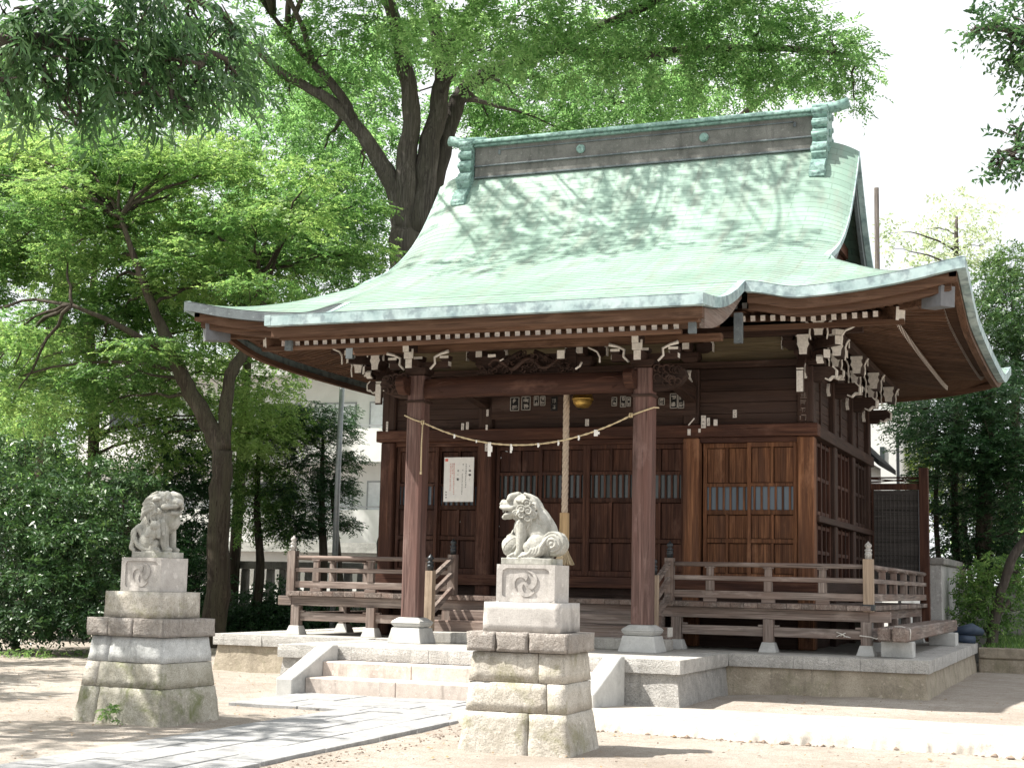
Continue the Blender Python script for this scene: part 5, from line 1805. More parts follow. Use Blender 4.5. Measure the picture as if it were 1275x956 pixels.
    for k in range(n):
        a = 2 * math.pi * k / n
        c_, s_ = math.cos(a), math.sin(a)
        f = min(W_ / max(abs(c_), 1e-9), H_ / max(abs(s_), 1e-9)); out.append((c_ * f, s_ * f))
        f = min(iw / max(abs(c_), 1e-9), ih / max(abs(s_), 1e-9)); x, z = c_ * f, s_ * f
        x = math.copysign(min(abs(x), iw), x); z = math.copysign(min(abs(z), ih), z)
        ex, ez = abs(x) - (iw - rad), abs(z) - (ih - rad)
        if ex > 0 and ez > 0:
            h_ = math.hypot(ex, ez)
            if h_ > rad: x = math.copysign(iw - rad + ex * rad / h_, x); z = math.copysign(ih - rad + ez * rad / h_, z)
        inn.append((x, z))
    # snap outer corners
    V = []
    yf = cy - b3[1]
    for (o, i_) in zip(out, inn):
        V += [(cx + o[0], yf, zc + o[1]), (cx + i_[0], yf, zc + i_[1]), (cx + i_[0], yf + 0.0145, zc + i_[1]), (cx + o[0], yf + 0.0145, zc + o[1])]
    F = []
    for k in range(n):
        a = k * 4; b = ((k + 1) % n) * 4
        F += [(a, b, b + 1, a + 1), (a + 1, b + 1, b + 2, a + 2), (a, a + 3, b + 3, b)]
    m.add(V, F)
    # fill the four outer corners of the frame
    for sx in (-1, 1):
        for sz in (-1, 1):
            m.bb(cx + sx * W_ - (0.03 if sx > 0 else 0), cx + sx * W_ + (0.03 if sx < 0 else 0), yf + 0.0012, yf + 0.0135, zc + sz * H_ - (0.025 if sz > 0 else 0), zc + sz * H_ + (0.025 if sz < 0 else 0))
    o = m.build('emblem_block', M['emblem'], t)
    m = MB()
    commas(m, cx + 0.0, zc, min(iw, ih) * 0.92, yf + 0.002)
    m.build('whirl_emblem', M['emblem'], o)
    return t
pedR = pedestal(2.95, -7.98, R(2.0), 'sunlit stone pedestal with a whirl emblem block in front of the porch pillar', [M['ped'], M['ped'], M['ped'], M['ped'], M['ped']],
                dict(w=[0.555, 0.485, 0.465, 0.44], d=[0.47, 0.425, 0.405, 0.38], z=[0, 0.345, 0.61, 0.875], cut=[0.25, 0.62, 0.45], cap=(0.495, 0.43, 1.055), b2=(0.375, 0.315, 1.325), b3=(0.285, 0.215, 1.672)), 1)
pedL = pedestal(-1.50, -7.66, R(-4.0), 'mossy stone pedestal with a whirl emblem block beside the dark shrubs', [M['pedmoss'], M['pedmoss'], M['ped'], M['pedmoss'], M['pedmoss']],
                dict(w=[0.60, 0.53, 0.495, 0.465], d=[0.50, 0.45, 0.42, 0.39], z=[0, 0.345, 0.60, 0.86], cut=[-0.5, -0.62, -0.45], cap=(0.505, 0.44, 1.05), b2=(0.375, 0.33, 1.325), b3=(0.265, 0.22, 1.680)), 2)


class Sculpt:
    """collects closed solids, then fuses them into one continuous skin with a voxel remesh"""
    def __init__(s): s.mb = MB()

    def ell(s, c, r, rot=None, n=20):
        V = []; F = []
        m = n // 2
        for i in range(m + 1):
            th = math.pi * i / m
            for j in range(n):
                ph = 2 * math.pi * j / n
                p = np.array([math.sin(th) * math.cos(ph) * r[0], math.sin(th) * math.sin(ph) * r[1], math.cos(th) * r[2]])
                if rot is not None: p = rot @ p
                V.append(p + np.array(c))
        for i in range(m):
            for j in range(n):
                q = (j + 1) % n
                F.append((i * n + j, (i + 1) * n + j, (i + 1) * n + q, i * n + q))
        s.mb.add(V, F)
        return s

    def limb(s, pts, rad, n=14):
        """a tapered limb with round ends through the points"""
        pts = np.array(pts, float); rad = np.array(rad, float)
        k = max(8, 6 * (len(pts) - 1))
        t = np.linspace(0, len(pts) - 1, k)
        P = np.stack([np.interp(t, range(len(pts)), pts[:, i]) for i in range(3)], 1); Q = np.interp(t, range(len(rad)), rad)
        for _ in range(2):
            P[1:-1] = (P[:-2] + 2 * P[1:-1] + P[2:]) / 4; Q[1:-1] = (Q[:-2] + 2 * Q[1:-1] + Q[2:]) / 4
        s.mb.tube(P, Q, n)
        s.ell(P[0], (Q[0],) * 3, n=12); s.ell(P[-1], (Q[-1],) * 3, n=12)
        return s

    def curl(s, c, rad, tube, turns=1.6, axis='y', flip=1, start=0.0, lift=0.0):
        t = np.linspace(0, turns * 2 * math.pi, int(16 * turns) + 4)
        rr = rad * (1 - t / t[-1] * 0.85)
        P = []
        for a, q in zip(t, rr):
            u, v = q * math.cos(flip * a + start), q * math.sin(flip * a + start)
            l = lift * (a / t[-1])
            P.append({'y': (c[0] + u, c[1] - l, c[2] + v), 'x': (c[0] + l, c[1] + u, c[2] + v), 'z': (c[0] + u, c[1] + v, c[2] + l)}[axis])
        s.mb.tube(P, [tube * (1 - 0.3 * k / len(P)) for k in range(len(P))], 8)
        return s

    def finish(s, name, mat, parent, loc, rot, voxel=0.0065, smooth=3, scale=1.0):
        me = bpy.data.meshes.new(name + '_solids')
        me.from_pydata(s.mb.v, [], s.mb.f)
        tmp = bpy.data.objects.new('tmp', me)
        COL.objects.link(tmp)
        md = tmp.modifiers.new('r', 'REMESH'); md.mode = 'VOXEL'; md.voxel_size = voxel; md.use_smooth_shade = True
        sm = tmp.modifiers.new('s', 'SMOOTH'); sm.factor = 0.5; sm.iterations = smooth
        dg = bpy.context.evaluated_depsgraph_get()
        res = bpy.data.meshes.new_from_object(tmp.evaluated_get(dg))
        bpy.data.objects.remove(tmp)
        res.materials.clear(); res.materials.append(mat)
        n = len(res.vertices); co = np.zeros(n * 3, dtype=np.float32); res.vertices.foreach_get('co', co); co = co.reshape(-1, 3)
        nv = np.zeros(n * 3, dtype=np.float32); res.vertex_normals.foreach_get('vector', nv); nv = nv.reshape(-1, 3)
        d = 0.0022 * wob(co[:, 0] * 30 + co[:, 1] * 17, co[:, 2] * 30 - co[:, 1] * 11, 1.0, 6) + 0.001 * wob(co[:, 0] * 90, co[:, 2] * 90 + co[:, 1] * 60, 1.0, 7)
        co = (co + nv * d[:, None]) * scale
        res.vertices.foreach_set('co', co.astype(np.float32).ravel())
        res.polygons.foreach_set('use_smooth', [True] * len(res.polygons))
        res.update()
        res.name = name
        o = bpy.data.objects.new(name, res); COL.objects.link(o)
        o.location = loc; o.rotation_euler = (0, 0, rot)
        if parent is not None: o.parent = parent
        return o


def rx(a): return np.array(Matrix.Rotation(a, 3, 'X'))
def ry(a): return np.array(Matrix.Rotation(a, 3, 'Y'))


def lion_head(S, c, yaw, pitch, mouth=True, s=1.0, mane=1.0):
    """head of a guardian lion looking along +x of its own frame, turned by yaw about z and pitch about y"""
    Rm = rotz(yaw) @ ry(pitch)
    P = lambda p: np.array(c) + Rm @ (np.array(p) * s)
    E = lambda p, r_, q=None: S.ell(P(p), np.array(r_) * s, Rm if q is None else Rm @ q, 18)
    L = lambda pts, rad: S.limb([P(p) for p in pts], [q * s for q in rad], 10)
    E((0, 0, 0.015), (0.115, 0.105, 0.105))                   # skull
    E((-0.05, 0, 0.0), (0.10, 0.115, 0.115))
    E((0.105, 0, 0.025), (0.085, 0.082, 0.050))               # upper muzzle
    E((0.170, 0, 0.038), (0.030, 0.052, 0.034))               # nose
    for q in (-1, 1):
        E((0.183, q * 0.028, 0.030), (0.020, 0.020, 0.017))
        L([(0.03, q * 0.035, 0.105), (0.09, q * 0.062, 0.088), (0.105, q * 0.088, 0.060)], (0.030, 0.032, 0.020))   # brow
        E((0.102, q * 0.064, 0.052), (0.022, 0.020, 0.020))   # eye
        L([(0.185, q * 0.035, 0.0), (0.13, q * 0.074, -0.012), (0.07, q * 0.090, -0.018)], (0.019, 0.025, 0.028))   # upper lip
        L([(0.02, q * 0.105, 0.055), (-0.02, q * 0.130, 0.045), (-0.06, q * 0.130, 0.015)], (0.016, 0.026, 0.012))   # ear
    if mouth:
        E((0.095, 0, -0.085), (0.078, 0.066, 0.022), ry(0.18))
        L([(0.155, -0.03, -0.088), (0.172, 0, -0.092), (0.155, 0.03, -0.088)], (0.02, 0.022, 0.02))
        E((0.09, 0, -0.055), (0.05, 0.035, 0.012))            # tongue
        for q in (-1, 1):
            L([(0.165, q * 0.042, -0.01), (0.166, q * 0.042, -0.045)], (0.011, 0.006))
            L([(0.15, q * 0.05, -0.075), (0.06, q * 0.084, -0.055)], (0.016, 0.022))
            E((0.02, q * 0.075, -0.055), (0.05, 0.03, 0.05))
        E((0.03, 0, -0.095), (0.06, 0.06, 0.035))
    else:
        E((0.09, 0, -0.075), (0.078, 0.066, 0.028))
        E((0.05, 0, -0.095), (0.085, 0.080, 0.045))
        L([(0.150, -0.045, -0.066), (0.172, 0, -0.070), (0.150, 0.045, -0.066)], (0.020, 0.023, 0.020))
    # mane: rows of curls round the cheeks and down the neck
    r = np.random.default_rng(11)
    for q in (-1, 1):
        for (x, y, z, rad) in ((-0.03, 0.118, -0.03, 0.040), (-0.02, 0.108, -0.085, 0.036), (0.03, 0.098, -0.065, 0.028), (-0.085, 0.115, 0.02, 0.040), (-0.09, 0.115, -0.05, 0.042), (-0.08, 0.105, -0.115, 0.042), (-0.13, 0.09, -0.02, 0.04), (-0.13, 0.09, -0.09, 0.042)):
            p = P((x, q * y, z))
            S.ell(p, (rad * s * 0.95,) * 3, None, 12)
            t = np.linspace(0, 9.5, 24); rr = rad * s * 1.05 * (1 - t / 11)
            pts = [p + Rm @ (np.array([a_ * math.cos(t_), q * (rad * s * 0.80 + 0.004), a_ * math.sin(t_)])) for a_, t_ in zip(rr, t)]
            S.mb.tube(pts, 0.0085 * s, 6)
    for k in range(7):
        y = -0.09 + 0.03 * k
        L([(-0.05, y, 0.11), (-0.12, y * 1.15, 0.07), (-0.17, y * 1.2, -0.02), (-0.19, y * 1.15, -0.12)], (0.014, 0.018, 0.018, 0.012))


def lion_right():
    """seated lion facing the path (-x): open mouth, near forepaw on a ball, big curled tail; built facing +x, then turned round"""
    S = Sculpt()
    S.mb.bb(-0.25, 0.235, -0.17, 0.17, -0.004, 0.055)
    # trunk
    S.limb([(-0.13, 0, 0.20), (-0.06, 0, 0.30), (0.02, 0, 0.39), (0.07, 0, 0.45)], (0.125, 0.125, 0.118, 0.10), 18)
    S.ell((0.085, 0, 0.35), (0.085, 0.105, 0.12), ry(-0.3))
    S.ell((-0.15, 0, 0.165), (0.115, 0.125, 0.12))
    # hind legs
    for q in (-1, 1):
        S.ell((-0.085, q * 0.108, 0.165), (0.110, 0.060, 0.105), ry(0.35))
        S.limb([(-0.01, q * 0.12, 0.16), (-0.035, q * 0.125, 0.085), (0.0, q * 0.125, 0.075)], (0.05, 0.042, 0.036))
        S.limb([(-0.07, q * 0.125, 0.075), (0.03, q * 0.125, 0.072)], (0.036, 0.040))
        for k in range(4): S.limb([(0.03, q * 0.125 + (k - 1.5) * 0.02, 0.078), (0.065, q * 0.125 + (k - 1.5) * 0.022, 0.064)], (0.015, 0.014), 8)
    # standing foreleg (near side faces the viewer: +y after turning) and the paw on the ball
    S.limb([(0.065, 0.085, 0.36), (0.065, 0.098, 0.24), (0.075, 0.10, 0.13), (0.10, 0.10, 0.085)], (0.062, 0.052, 0.040, 0.040))
    S.ell((0.125, 0.10, 0.078), (0.058, 0.044, 0.030))
    for k in range(4): S.limb([(0.135, 0.10 + (k - 1.5) * 0.021, 0.09), (0.180, 0.10 + (k - 1.5) * 0.023, 0.068)], (0.0165, 0.014), 8)
    S.limb([(0.08, -0.085, 0.38), (0.14, -0.09, 0.34), (0.19, -0.06, 0.285)], (0.060, 0.046, 0.036))
    S.ell((0.185, -0.01, 0.165), (0.105, 0.105, 0.105), None, 26)
    for k in range(4): S.limb([(0.185, -0.05 + (k - 1.5) * 0.022, 0.285), (0.240, -0.04 + (k - 1.5) * 0.022, 0.255)], (0.016, 0.013), 8)
    for a in range(3):
        t = np.linspace(0, 2 * math.pi, 22)
        S.mb.tube([np.array((0.185, -0.01, 0.165)) + 0.104 * (rotz(a * 1.05) @ rx(0.9) @ np.array([math.cos(u), math.sin(u), 0])) for u in t], 0.007, 6)
    # tail: a great whorl with locks running down to the plinth
    S.ell((-0.235, 0.03, 0.19), (0.105, 0.115, 0.118), None, 22)
    for q in (-1, 1):
        for rr_, tb in ((0.098, 0.017), (0.068, 0.016), (0.038, 0.015)):
            t = np.linspace(-0.6, 4.9, 26)
            S.mb.tube([(-0.235 + rr_ * math.cos(u), 0.03 + q * (0.112 - (rr_ / 0.105) ** 2 * 0.055), 0.19 + rr_ * math.sin(u)) for u in t], tb, 8)
        S.ell((-0.235, 0.03 + q * 0.105, 0.19), (0.022, 0.016, 0.022))
        for k in range(4):
            S.limb([(-0.19 + 0.03 * k, q * 0.135, 0.235 - 0.02 * k), (-0.14 + 0.03 * k, q * 0.158, 0.16 - 0.01 * k), (-0.13 + 0.03 * k, q * 0.160, 0.10), (-0.05 + 0.035 * k, q * 0.155, 0.062)], (0.012, 0.018, 0.017, 0.010), 8)
    # flowing locks on the shoulder
    for q in (-1, 1):
        for k in range(4):
            S.limb([(-0.02 + 0.03 * k, q * 0.105, 0.46 - 0.012 * k), (-0.03 + 0.035 * k, q * 0.128, 0.39), (0.0 + 0.035 * k, q * 0.120, 0.32)], (0.018, 0.019, 0.010), 8)
        S.curl((0.055, q * 0.118, 0.385), 0.035, 0.010, 1.3)
    S.limb([(-0.225, 0, 0.31), (-0.16, 0, 0.42), (-0.06, 0, 0.535)], (0.020, 0.024, 0.022), 8)
    S.limb([(0.03, 0, 0.50), (-0.06, 0, 0.43), (-0.14, 0, 0.33), (-0.18, 0, 0.25)], (0.095, 0.105, 0.10, 0.09), 16)
    lion_head(S, (0.098, 0.01, 0.530), 0.10, 0.04, True, 1.02)
    o = S.finish('guardian_lion', M['lion'], None, (2.93, -7.98, 1.675), math.pi + R(2), 0.0048, 1, 1.02)
    tag(o, 'pale stone guardian lion with open mouth and one paw on a ball, tail curled up', 'lion statue', 'stone guardian lions')
    return o
lion_right()


def lion_left():
    """seated lion facing the path (+x), head turned to the viewer's right, cub at its flank, wavy tail locks"""
    S = Sculpt()
    S.mb.bb(-0.22, 0.22, -0.165, 0.165, -0.004, 0.06)
    S.limb([(-0.10, 0, 0.19), (-0.05, 0, 0.29), (0.03, 0, 0.39), (0.08, 0, 0.46)], (0.125, 0.125, 0.120, 0.11), 18)
    S.ell((0.10, 0, 0.38), (0.085, 0.110, 0.13), ry(-0.3))
    S.ell((-0.12, 0, 0.16), (0.115, 0.13, 0.11))
    for q in (-1, 1):
        S.ell((-0.07, q * 0.11, 0.16), (0.11, 0.058, 0.10), ry(0.3))
        S.limb([(0.02, q * 0.12, 0.15), (-0.01, q * 0.125, 0.085), (0.02, q * 0.125, 0.078)], (0.048, 0.04, 0.036))
        S.limb([(-0.06, q * 0.125, 0.08), (0.05, q * 0.125, 0.076)], (0.036, 0.038))
        for k in range(4): S.limb([(0.05, q * 0.125 + (k - 1.5) * 0.02, 0.082), (0.085, q * 0.125 + (k - 1.5) * 0.022, 0.068)], (0.015, 0.014), 8)
    # far and near forelegs stand upright
    S.limb([(0.09, 0.085, 0.37), (0.10, 0.095, 0.24), (0.115, 0.095, 0.12), (0.13, 0.095, 0.09)], (0.060, 0.05, 0.042, 0.04))
    S.ell((0.150, 0.095, 0.085), (0.055, 0.042, 0.03))
    S.limb([(0.09, -0.085, 0.37), (0.11, -0.095, 0.25), (0.125, -0.09, 0.12), (0.14, -0.09, 0.09)], (0.060, 0.05, 0.042, 0.04))
    S.ell((0.155, -0.09, 0.085), (0.055, 0.042, 0.03))
    # cub clinging at the near flank (faces the viewer: -y)
    S.ell((0.015, -0.155, 0.27), (0.075, 0.055, 0.075)); S.ell((0.045, -0.185, 0.335), (0.058, 0.05, 0.052))
    for q in (-1, 1): S.ell((0.045 + q * 0.035, -0.19, 0.378), (0.014, 0.012, 0.016)); 
    S.limb([(-0.03, -0.18, 0.30), (-0.035, -0.205, 0.235)], (0.026, 0.020)); S.limb([(0.075, -0.175, 0.29), (0.095, -0.19, 0.225)], (0.026, 0.020))
    S.ell((-0.036, -0.208, 0.225), (0.022, 0.016, 0.018)); S.ell((0.098, -0.195, 0.215), (0.022, 0.016, 0.018)); S.limb([(-0.01, -0.16, 0.22), (0.0, -0.175, 0.15)], (0.035, 0.022))
    # tail in long wavy locks behind
    for k, (y, h) in enumerate(((-0.11, 0.33), (-0.06, 0.36), (0.0, 0.37), (0.06, 0.36), (0.11, 0.33))):
        S.limb([(-0.13, y * 0.9, 0.20), (-0.18, y, h * 0.95), (-0.235, y * 1.1, h * 0.82), (-0.225, y * 1.15, h * 0.5), (-0.25, y * 1.15, h * 0.3), (-0.215, y * 1.15, 0.075)], (0.03, 0.034, 0.034, 0.032, 0.028, 0.022), 10)
    for q in (-1, 1):
        S.limb([(-0.20, q * 0.14, 0.30), (-0.21, q * 0.155, 0.20), (-0.16, q * 0.16, 0.13), (-0.08, q * 0.158, 0.08)], (0.018, 0.022, 0.020, 0.012), 8)
        S.limb([(-0.19, q * 0.145, 0.20), (-0.17, q * 0.160, 0.12), (-0.10, q * 0.160, 0.072)], (0.016, 0.018, 0.010), 8)
        for k in range(4):
            S.limb([(-0.05 + 0.035 * k, q * 0.110, 0.50 - 0.01 * k), (-0.08 + 0.04 * k, q * 0.128, 0.43), (-0.06 + 0.04 * k, q * 0.120, 0.35)], (0.018, 0.019, 0.010), 8)
    S.limb([(-0.13, 0, 0.30), (-0.06, 0, 0.42), (0.0, 0, 0.52)], (0.022, 0.024, 0.022), 8)
    S.limb([(0.02, 0, 0.50), (-0.06, 0, 0.42), (-0.12, 0, 0.32)], (0.10, 0.11, 0.105), 16)
    S.ell((0.135, -0.01, 0.405), (0.098, 0.118, 0.125), ry(-0.25))
    S.ell((0.05, -0.02, 0.63), (0.115, 0.115, 0.075))
    for k, (a, b_) in enumerate(((0.655, 0.56), (0.62, 0.50), (0.58, 0.45), (0.54, 0.40))):
        S.limb([(0.03 - 0.01 * k, -0.115, a), (-0.07 - 0.012 * k, -0.145, (a + b_) / 2 + 0.012), (-0.135 - 0.005 * k, -0.135, b_)], (0.026, 0.029, 0.012), 10)
        S.limb([(-0.02, 0.09 - 0.05 * k, 0.66), (-0.10, 0.095 - 0.052 * k, 0.60), (-0.16, 0.09 - 0.05 * k, 0.50)], (0.024, 0.028, 0.012), 10)
    lion_head(S, (0.085, -0.02, 0.565), -0.42, 0.10, False, 1.12)
    o = S.finish('guardian_lion', M['lion'], None, (-1.47, -7.66, 1.683), R(8), 0.0048, 1, 1.0)
    tag(o, 'grey stone guardian lion with closed mouth and a cub clinging to its side', 'lion statue', 'stone guardian lions')
lion_left()


# ---------------------------------------------------------------- timbers and blocks by the right veranda
def blocks():
    for (x0, x1, y0, y1, z1, lab) in ((4.96, 5.40, 0.62, 0.95, 0.80, 'pale concrete block under the near end of the stacked timbers'), (5.02, 5.48, 6.2, 6.7, 0.80, 'pale concrete block under the far end of the stacked timbers')):
        t = MB(); t.bb(x0, x1, y0, y1, PZ - 0.002, z1)
        tag(t.build('concrete_block', M['plinth'], None, bevel=0.012), lab, 'block', 'blocks under the timbers')
    for (x, y0, y1, w_, h_, lab) in ((5.04, 0.42, 7.6, 0.19, 0.19, 'weathered square timber lying closest to the veranda posts'), (5.265, 0.28, 7.75, 0.21, 0.20, 'weathered square timber with a white cord, outer one of the pair')):
        t = MB()
        n = 12
        ys_ = np.linspace(y0, y1, n); V = []
        for y in ys_:
            dx = 0.006 * math.sin(y * 2.1 + x); 
            for a, b in ((-1, -1), (1, -1), (1, 1), (-1, 1)): V.append((x + a * w_ / 2 + dx, y, 0.803 + h_ / 2 + b * h_ / 2))
        F = [(i * 4 + k, i * 4 + (k + 1) % 4, (i + 1) * 4 + (k + 1) % 4, (i + 1) * 4 + k) for i in range(n - 1) for k in range(4)] + [(3, 2, 1, 0), tuple((n - 1) * 4 + k for k in range(4))]
        t.add(V, F)
        tag(t.build('timber_beam', M['greyy'], None, bevel=0.02), lab, 'timber', 'timbers stacked beside the veranda')
    # white cord tied round the timber and the post
    m = MB()
    m.tube([(5.375, 0.52, 0.83), (5.378, 0.52, 0.98), (5.27, 0.50, 1.012), (5.17, 0.50, 1.01)], 0.009, 6)
    m.tube([(5.378, 0.53, 0.86), (5.385, 0.50, 0.93), (5.378, 0.535, 0.97)], 0.009, 6)
    m.tube([(4.64, 0.80, 0.86), (4.72, 0.84, 0.85), (4.80, 0.80, 0.845), (4.90, 0.6, 0.83), (4.95, 0.5, 0.84)], 0.009, 6)
    tag(m.build('cord', M['white']), 'thin white cord tied round the outer timber and the corner post', 'cord')
    m = MB()
    for a, b in (((4.30, 0.86, 0.90), (4.45, 0.85, 0.83)), ((4.30, 0.86, 0.83), (4.40, 0.855, 0.87)), ((4.43, 0.855, 0.89), (4.36, 0.85, 0.84)), ((4.4, 0.85, 0.835), (4.50, 0.85, 0.825))): m.tube([a, ((a[0] + b[0]) / 2, a[1] - 0.005, (a[2] + b[2]) / 2 + 0.01), b], 0.007, 5)
    tag(m.build('cord_end', M['white']), 'short white cord ends knotted on the lower tie rail', 'cord')
blocks()


# ---------------------------------------------------------------- neighbouring walls and houses
def surroundings():
    # concrete wall running back from the right end of the podium
    t = thing('concrete_wall', 'pale concrete wall with a dark cap behind the end screen of the veranda', 'wall', (4.9, 9.0, 0))
    m = MB(); m.bb(4.80, 5.04, 8.45, 12.4, -0.1, 2.02); m.build('wall_body', M['conc'], t, bevel=0.01)
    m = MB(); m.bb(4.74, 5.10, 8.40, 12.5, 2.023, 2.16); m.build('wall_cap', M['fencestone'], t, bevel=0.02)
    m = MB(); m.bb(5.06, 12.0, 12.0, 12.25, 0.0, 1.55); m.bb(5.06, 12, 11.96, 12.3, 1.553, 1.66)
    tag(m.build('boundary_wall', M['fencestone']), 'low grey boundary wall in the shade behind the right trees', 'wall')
    # planting bed on the right, edged by a low stone kerb
    m = MB()
    for a, b in ((5.70, 6.6), (6.605, 7.7), (7.705, 8.9), (8.905, 10.4), (10.405, 12.0)):
        m.bb(a, b, 8.20, 8.45, 0.30, 0.50); m.bb(a, b, 8.23, 8.45, -0.1, 0.296)
    tag(m.build('bed_kerb', M['podium'], None, bevel=0.02), 'low weathered stone kerb edging the planting bed at the right', 'kerb')
    m = MB()
    xs_ = np.linspace(5.72, 13, 30); ys_ = np.linspace(8.46, 13, 20)
    V = [(x, y, 0.47 + 0.05 * float(wob(np.array(x), np.array(y), 3, 2)) + 0.04 * (y - 8.5)) for x in xs_ for y in ys_]
    m.add(V, [(i * 20 + j, (i + 1) * 20 + j, (i + 1) * 20 + j + 1, i * 20 + j + 1) for i in range(29) for j in range(19)], 0, True)
    tag(m.build('planting_bed', M['ground']), kind='structure')
    m = MB(); m.tube([(5.28, 8.1, 0.78), (5.6, 8.2, 0.83), (5.75, 8.4, 0.78)], [0.07, 0.12, 0.07], 8); m.tube([(5.35, 8.0, 0.66), (5.65, 8.1, 0.63)], [0.07, 0.08], 8)
    tag(m.build('blue_sheet', M['bluesheet']), 'crumpled dark blue sheet lying behind the far end of the timbers', 'sheet')
    # white house on the right, mostly hidden
    h = thing('white_house', 'white walled house with a dark gable roof seen between shrine and right trees', 'house', (0.6, 22, 0))
    a = at(1083, 600, 22); b = at(1116.5, 500, 22)
    m = MB(); m.bb(a[0] - 4.5, b[0], 22, 29, 0, 8.2)
    m.build('wall', M['plaster'], h)
    m = MB(); x0 = a[0] - 4.5
    m.prism([(x0 - 0.3, 8.15), (b[0] + 0.3, 8.15), (b[0] + 0.3, 8.3), ((x0 + b[0]) / 2, 9.6), (x0 - 0.3, 8.3)], (0, 29.3, 0), (1, 0, 0), (0, 0, 1), 7.6)
    m.build('roof', M['darkroof'], h)
    m = MB(); m.bb(b[0] - 0.02, b[0] + 0.06, 21.9, 21.98, 0, 6.0); m.build('downpipe', M['iron'], h)
    w_ = at(1098, 567, 21.98); m = MB(); m.bb(w_[0] - 0.05, w_[0] + 0.08, 21.95, 21.99, w_[2] - 0.2, w_[2] + 0.25); m.build('window', M['glass'], h)
    # lean-to roof poking out behind the hall
    h2 = thing('tiled_lean_to', 'small dark tiled roof edge showing behind the shrine wall', 'roof', (2.2, 13, 0))
    p = at(1081, 545, 13); q = at(1094, 576, 13)
    m = MB(); m.prism([(p[0] - 1.5, p[2] + 1.2), (p[0] - 1.5, p[2] + 1.0), (q[0], q[2] - 0.06), (q[0], q[2] + 0.06)], (0, 16, 0), (1, 0, 0), (0, 0, 1), 3.0); m.build('roof', M['darkroof'], h2)
    m = MB(); m.bb(p[0] - 1.4, q[0] - 0.35, 13.1, 15.9, 0, q[2] + 0.1); m.build('wall', M['plaster'], h2)
    # pale apartment house behind the left trees
    Y = 27
    h = thing('apartment_house', 'pale apartment house with balconies and curtained windows behind the left trees', 'building', (-19, Y, 0))
    x0, x1 = -29.0, -12.5
    m = MB(); m.bb(x0, x1, Y, Y + 9, 0, 9.9); m.build('wall', M['plaster'], h)
    m = MB(); m.bb(x0 - .3, x1 + .3, Y - 0.9, Y + 9, 9.2, 9.42); m.bb(x0 - .3, x1 + .3, Y - 0.95, Y - 0.85, 8.9, 9.45); m.build('roof', M['plastergrey'], h)
    for zf in (2.95, 5.85):
        m = MB(); m.bb(x0, x1, Y - 1.2, Y - 0.002, zf - 0.2, zf); m.bb(x0, x1, Y - 1.2, Y - 1.08, zf, zf + 1.0); m.build('balcony', M['plaster'], h)
        m = MB(); m.bb(x0, x1, Y - 1.16, Y - 1.12, zf + 1.08, zf + 1.13); m.build('handrail', M['frame'], h)
    for zf in (0.25, 3.0, 5.9):
        for k in range(7):
            xa = x0 + 0.6 + k * 2.3
            f = MB(); g = 0.05
            f.bb(xa, xa + 1.75, Y - 0.05, Y - 0.003, zf, zf + 0.06); f.bb(xa, xa + 1.75, Y - 0.05, Y - 0.003, zf + 2.0, zf + 2.06); 
            for u in (0, 0.85, 1.7): f.bb(xa + u, xa + u + 0.05, Y - 0.05, Y - 0.003, zf + 0.06, zf + 2.0)
            fo = f.build('window', M['frame'], h)
            p = MB(); p.bb(xa + .05, xa + 1.7, Y - 0.03, Y - 0.02, zf + 0.06, zf + 2.0); p.build('pane', M['glass'] if k % 3 == 0 else M['curtain'], fo)
    # steel pole
    p = at(422, 560, 11.2)
    m = MB(); m.tube([(p[0], 11.2, -0.1), (p[0], 11.2, 4.2), (p[0] + 0.03, 11.2, 7.0)], [0.075, 0.07, 0.06], 12)
    tag(m.build('steel_pole', M['steel']), 'plain grey steel pole standing behind the left railing', 'pole')
    p = at(1092, 300, 34)
    m = MB(); m.tube([(p[0], 34, 0), (p[0], 34, at(1092, 234, 34)[2])], [0.12, 0.09], 12)
    tag(m.build('utility_pole', M['barkgrey']), 'tall dark utility pole rising behind the right gable', 'pole')
    # stone fence behind the left railing: low wall, posts and a coping
    t = thing('stone_fence', 'row of square stone posts under a coping in the shade behind the left railing', 'fence', (-11.5, 13, 0))
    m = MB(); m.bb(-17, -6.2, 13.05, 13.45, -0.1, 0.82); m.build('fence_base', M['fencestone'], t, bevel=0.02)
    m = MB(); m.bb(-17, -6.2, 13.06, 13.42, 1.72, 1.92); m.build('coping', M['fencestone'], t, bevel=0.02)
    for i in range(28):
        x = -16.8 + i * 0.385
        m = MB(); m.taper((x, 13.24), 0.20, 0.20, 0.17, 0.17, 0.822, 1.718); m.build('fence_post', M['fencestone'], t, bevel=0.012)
    t = thing('garden_wall', 'plain boundary wall with a tiled ridge running behind the stone fence', 'wall', (-12, 17, 0))
    m = MB(); m.bb(-20, -4.5, 17.0, 17.15, 0, 2.25); m.build('wall_body', M['plaster'], t)
    m = MB(); m.prism([(16.7, 2.25), (17.45, 2.25), (17.1, 2.55), (17.05, 2.55)], (-20, 0, 0), (0, 1, 0), (0, 0, 1), 15.5); m.build('wall_roof', M['ridge'], t)
surroundings()


# ---------------------------------------------------------------- trees and shrubs
def nrm(a): return a / (np.linalg.norm(a, axis=-1, keepdims=True) + 1e-9)


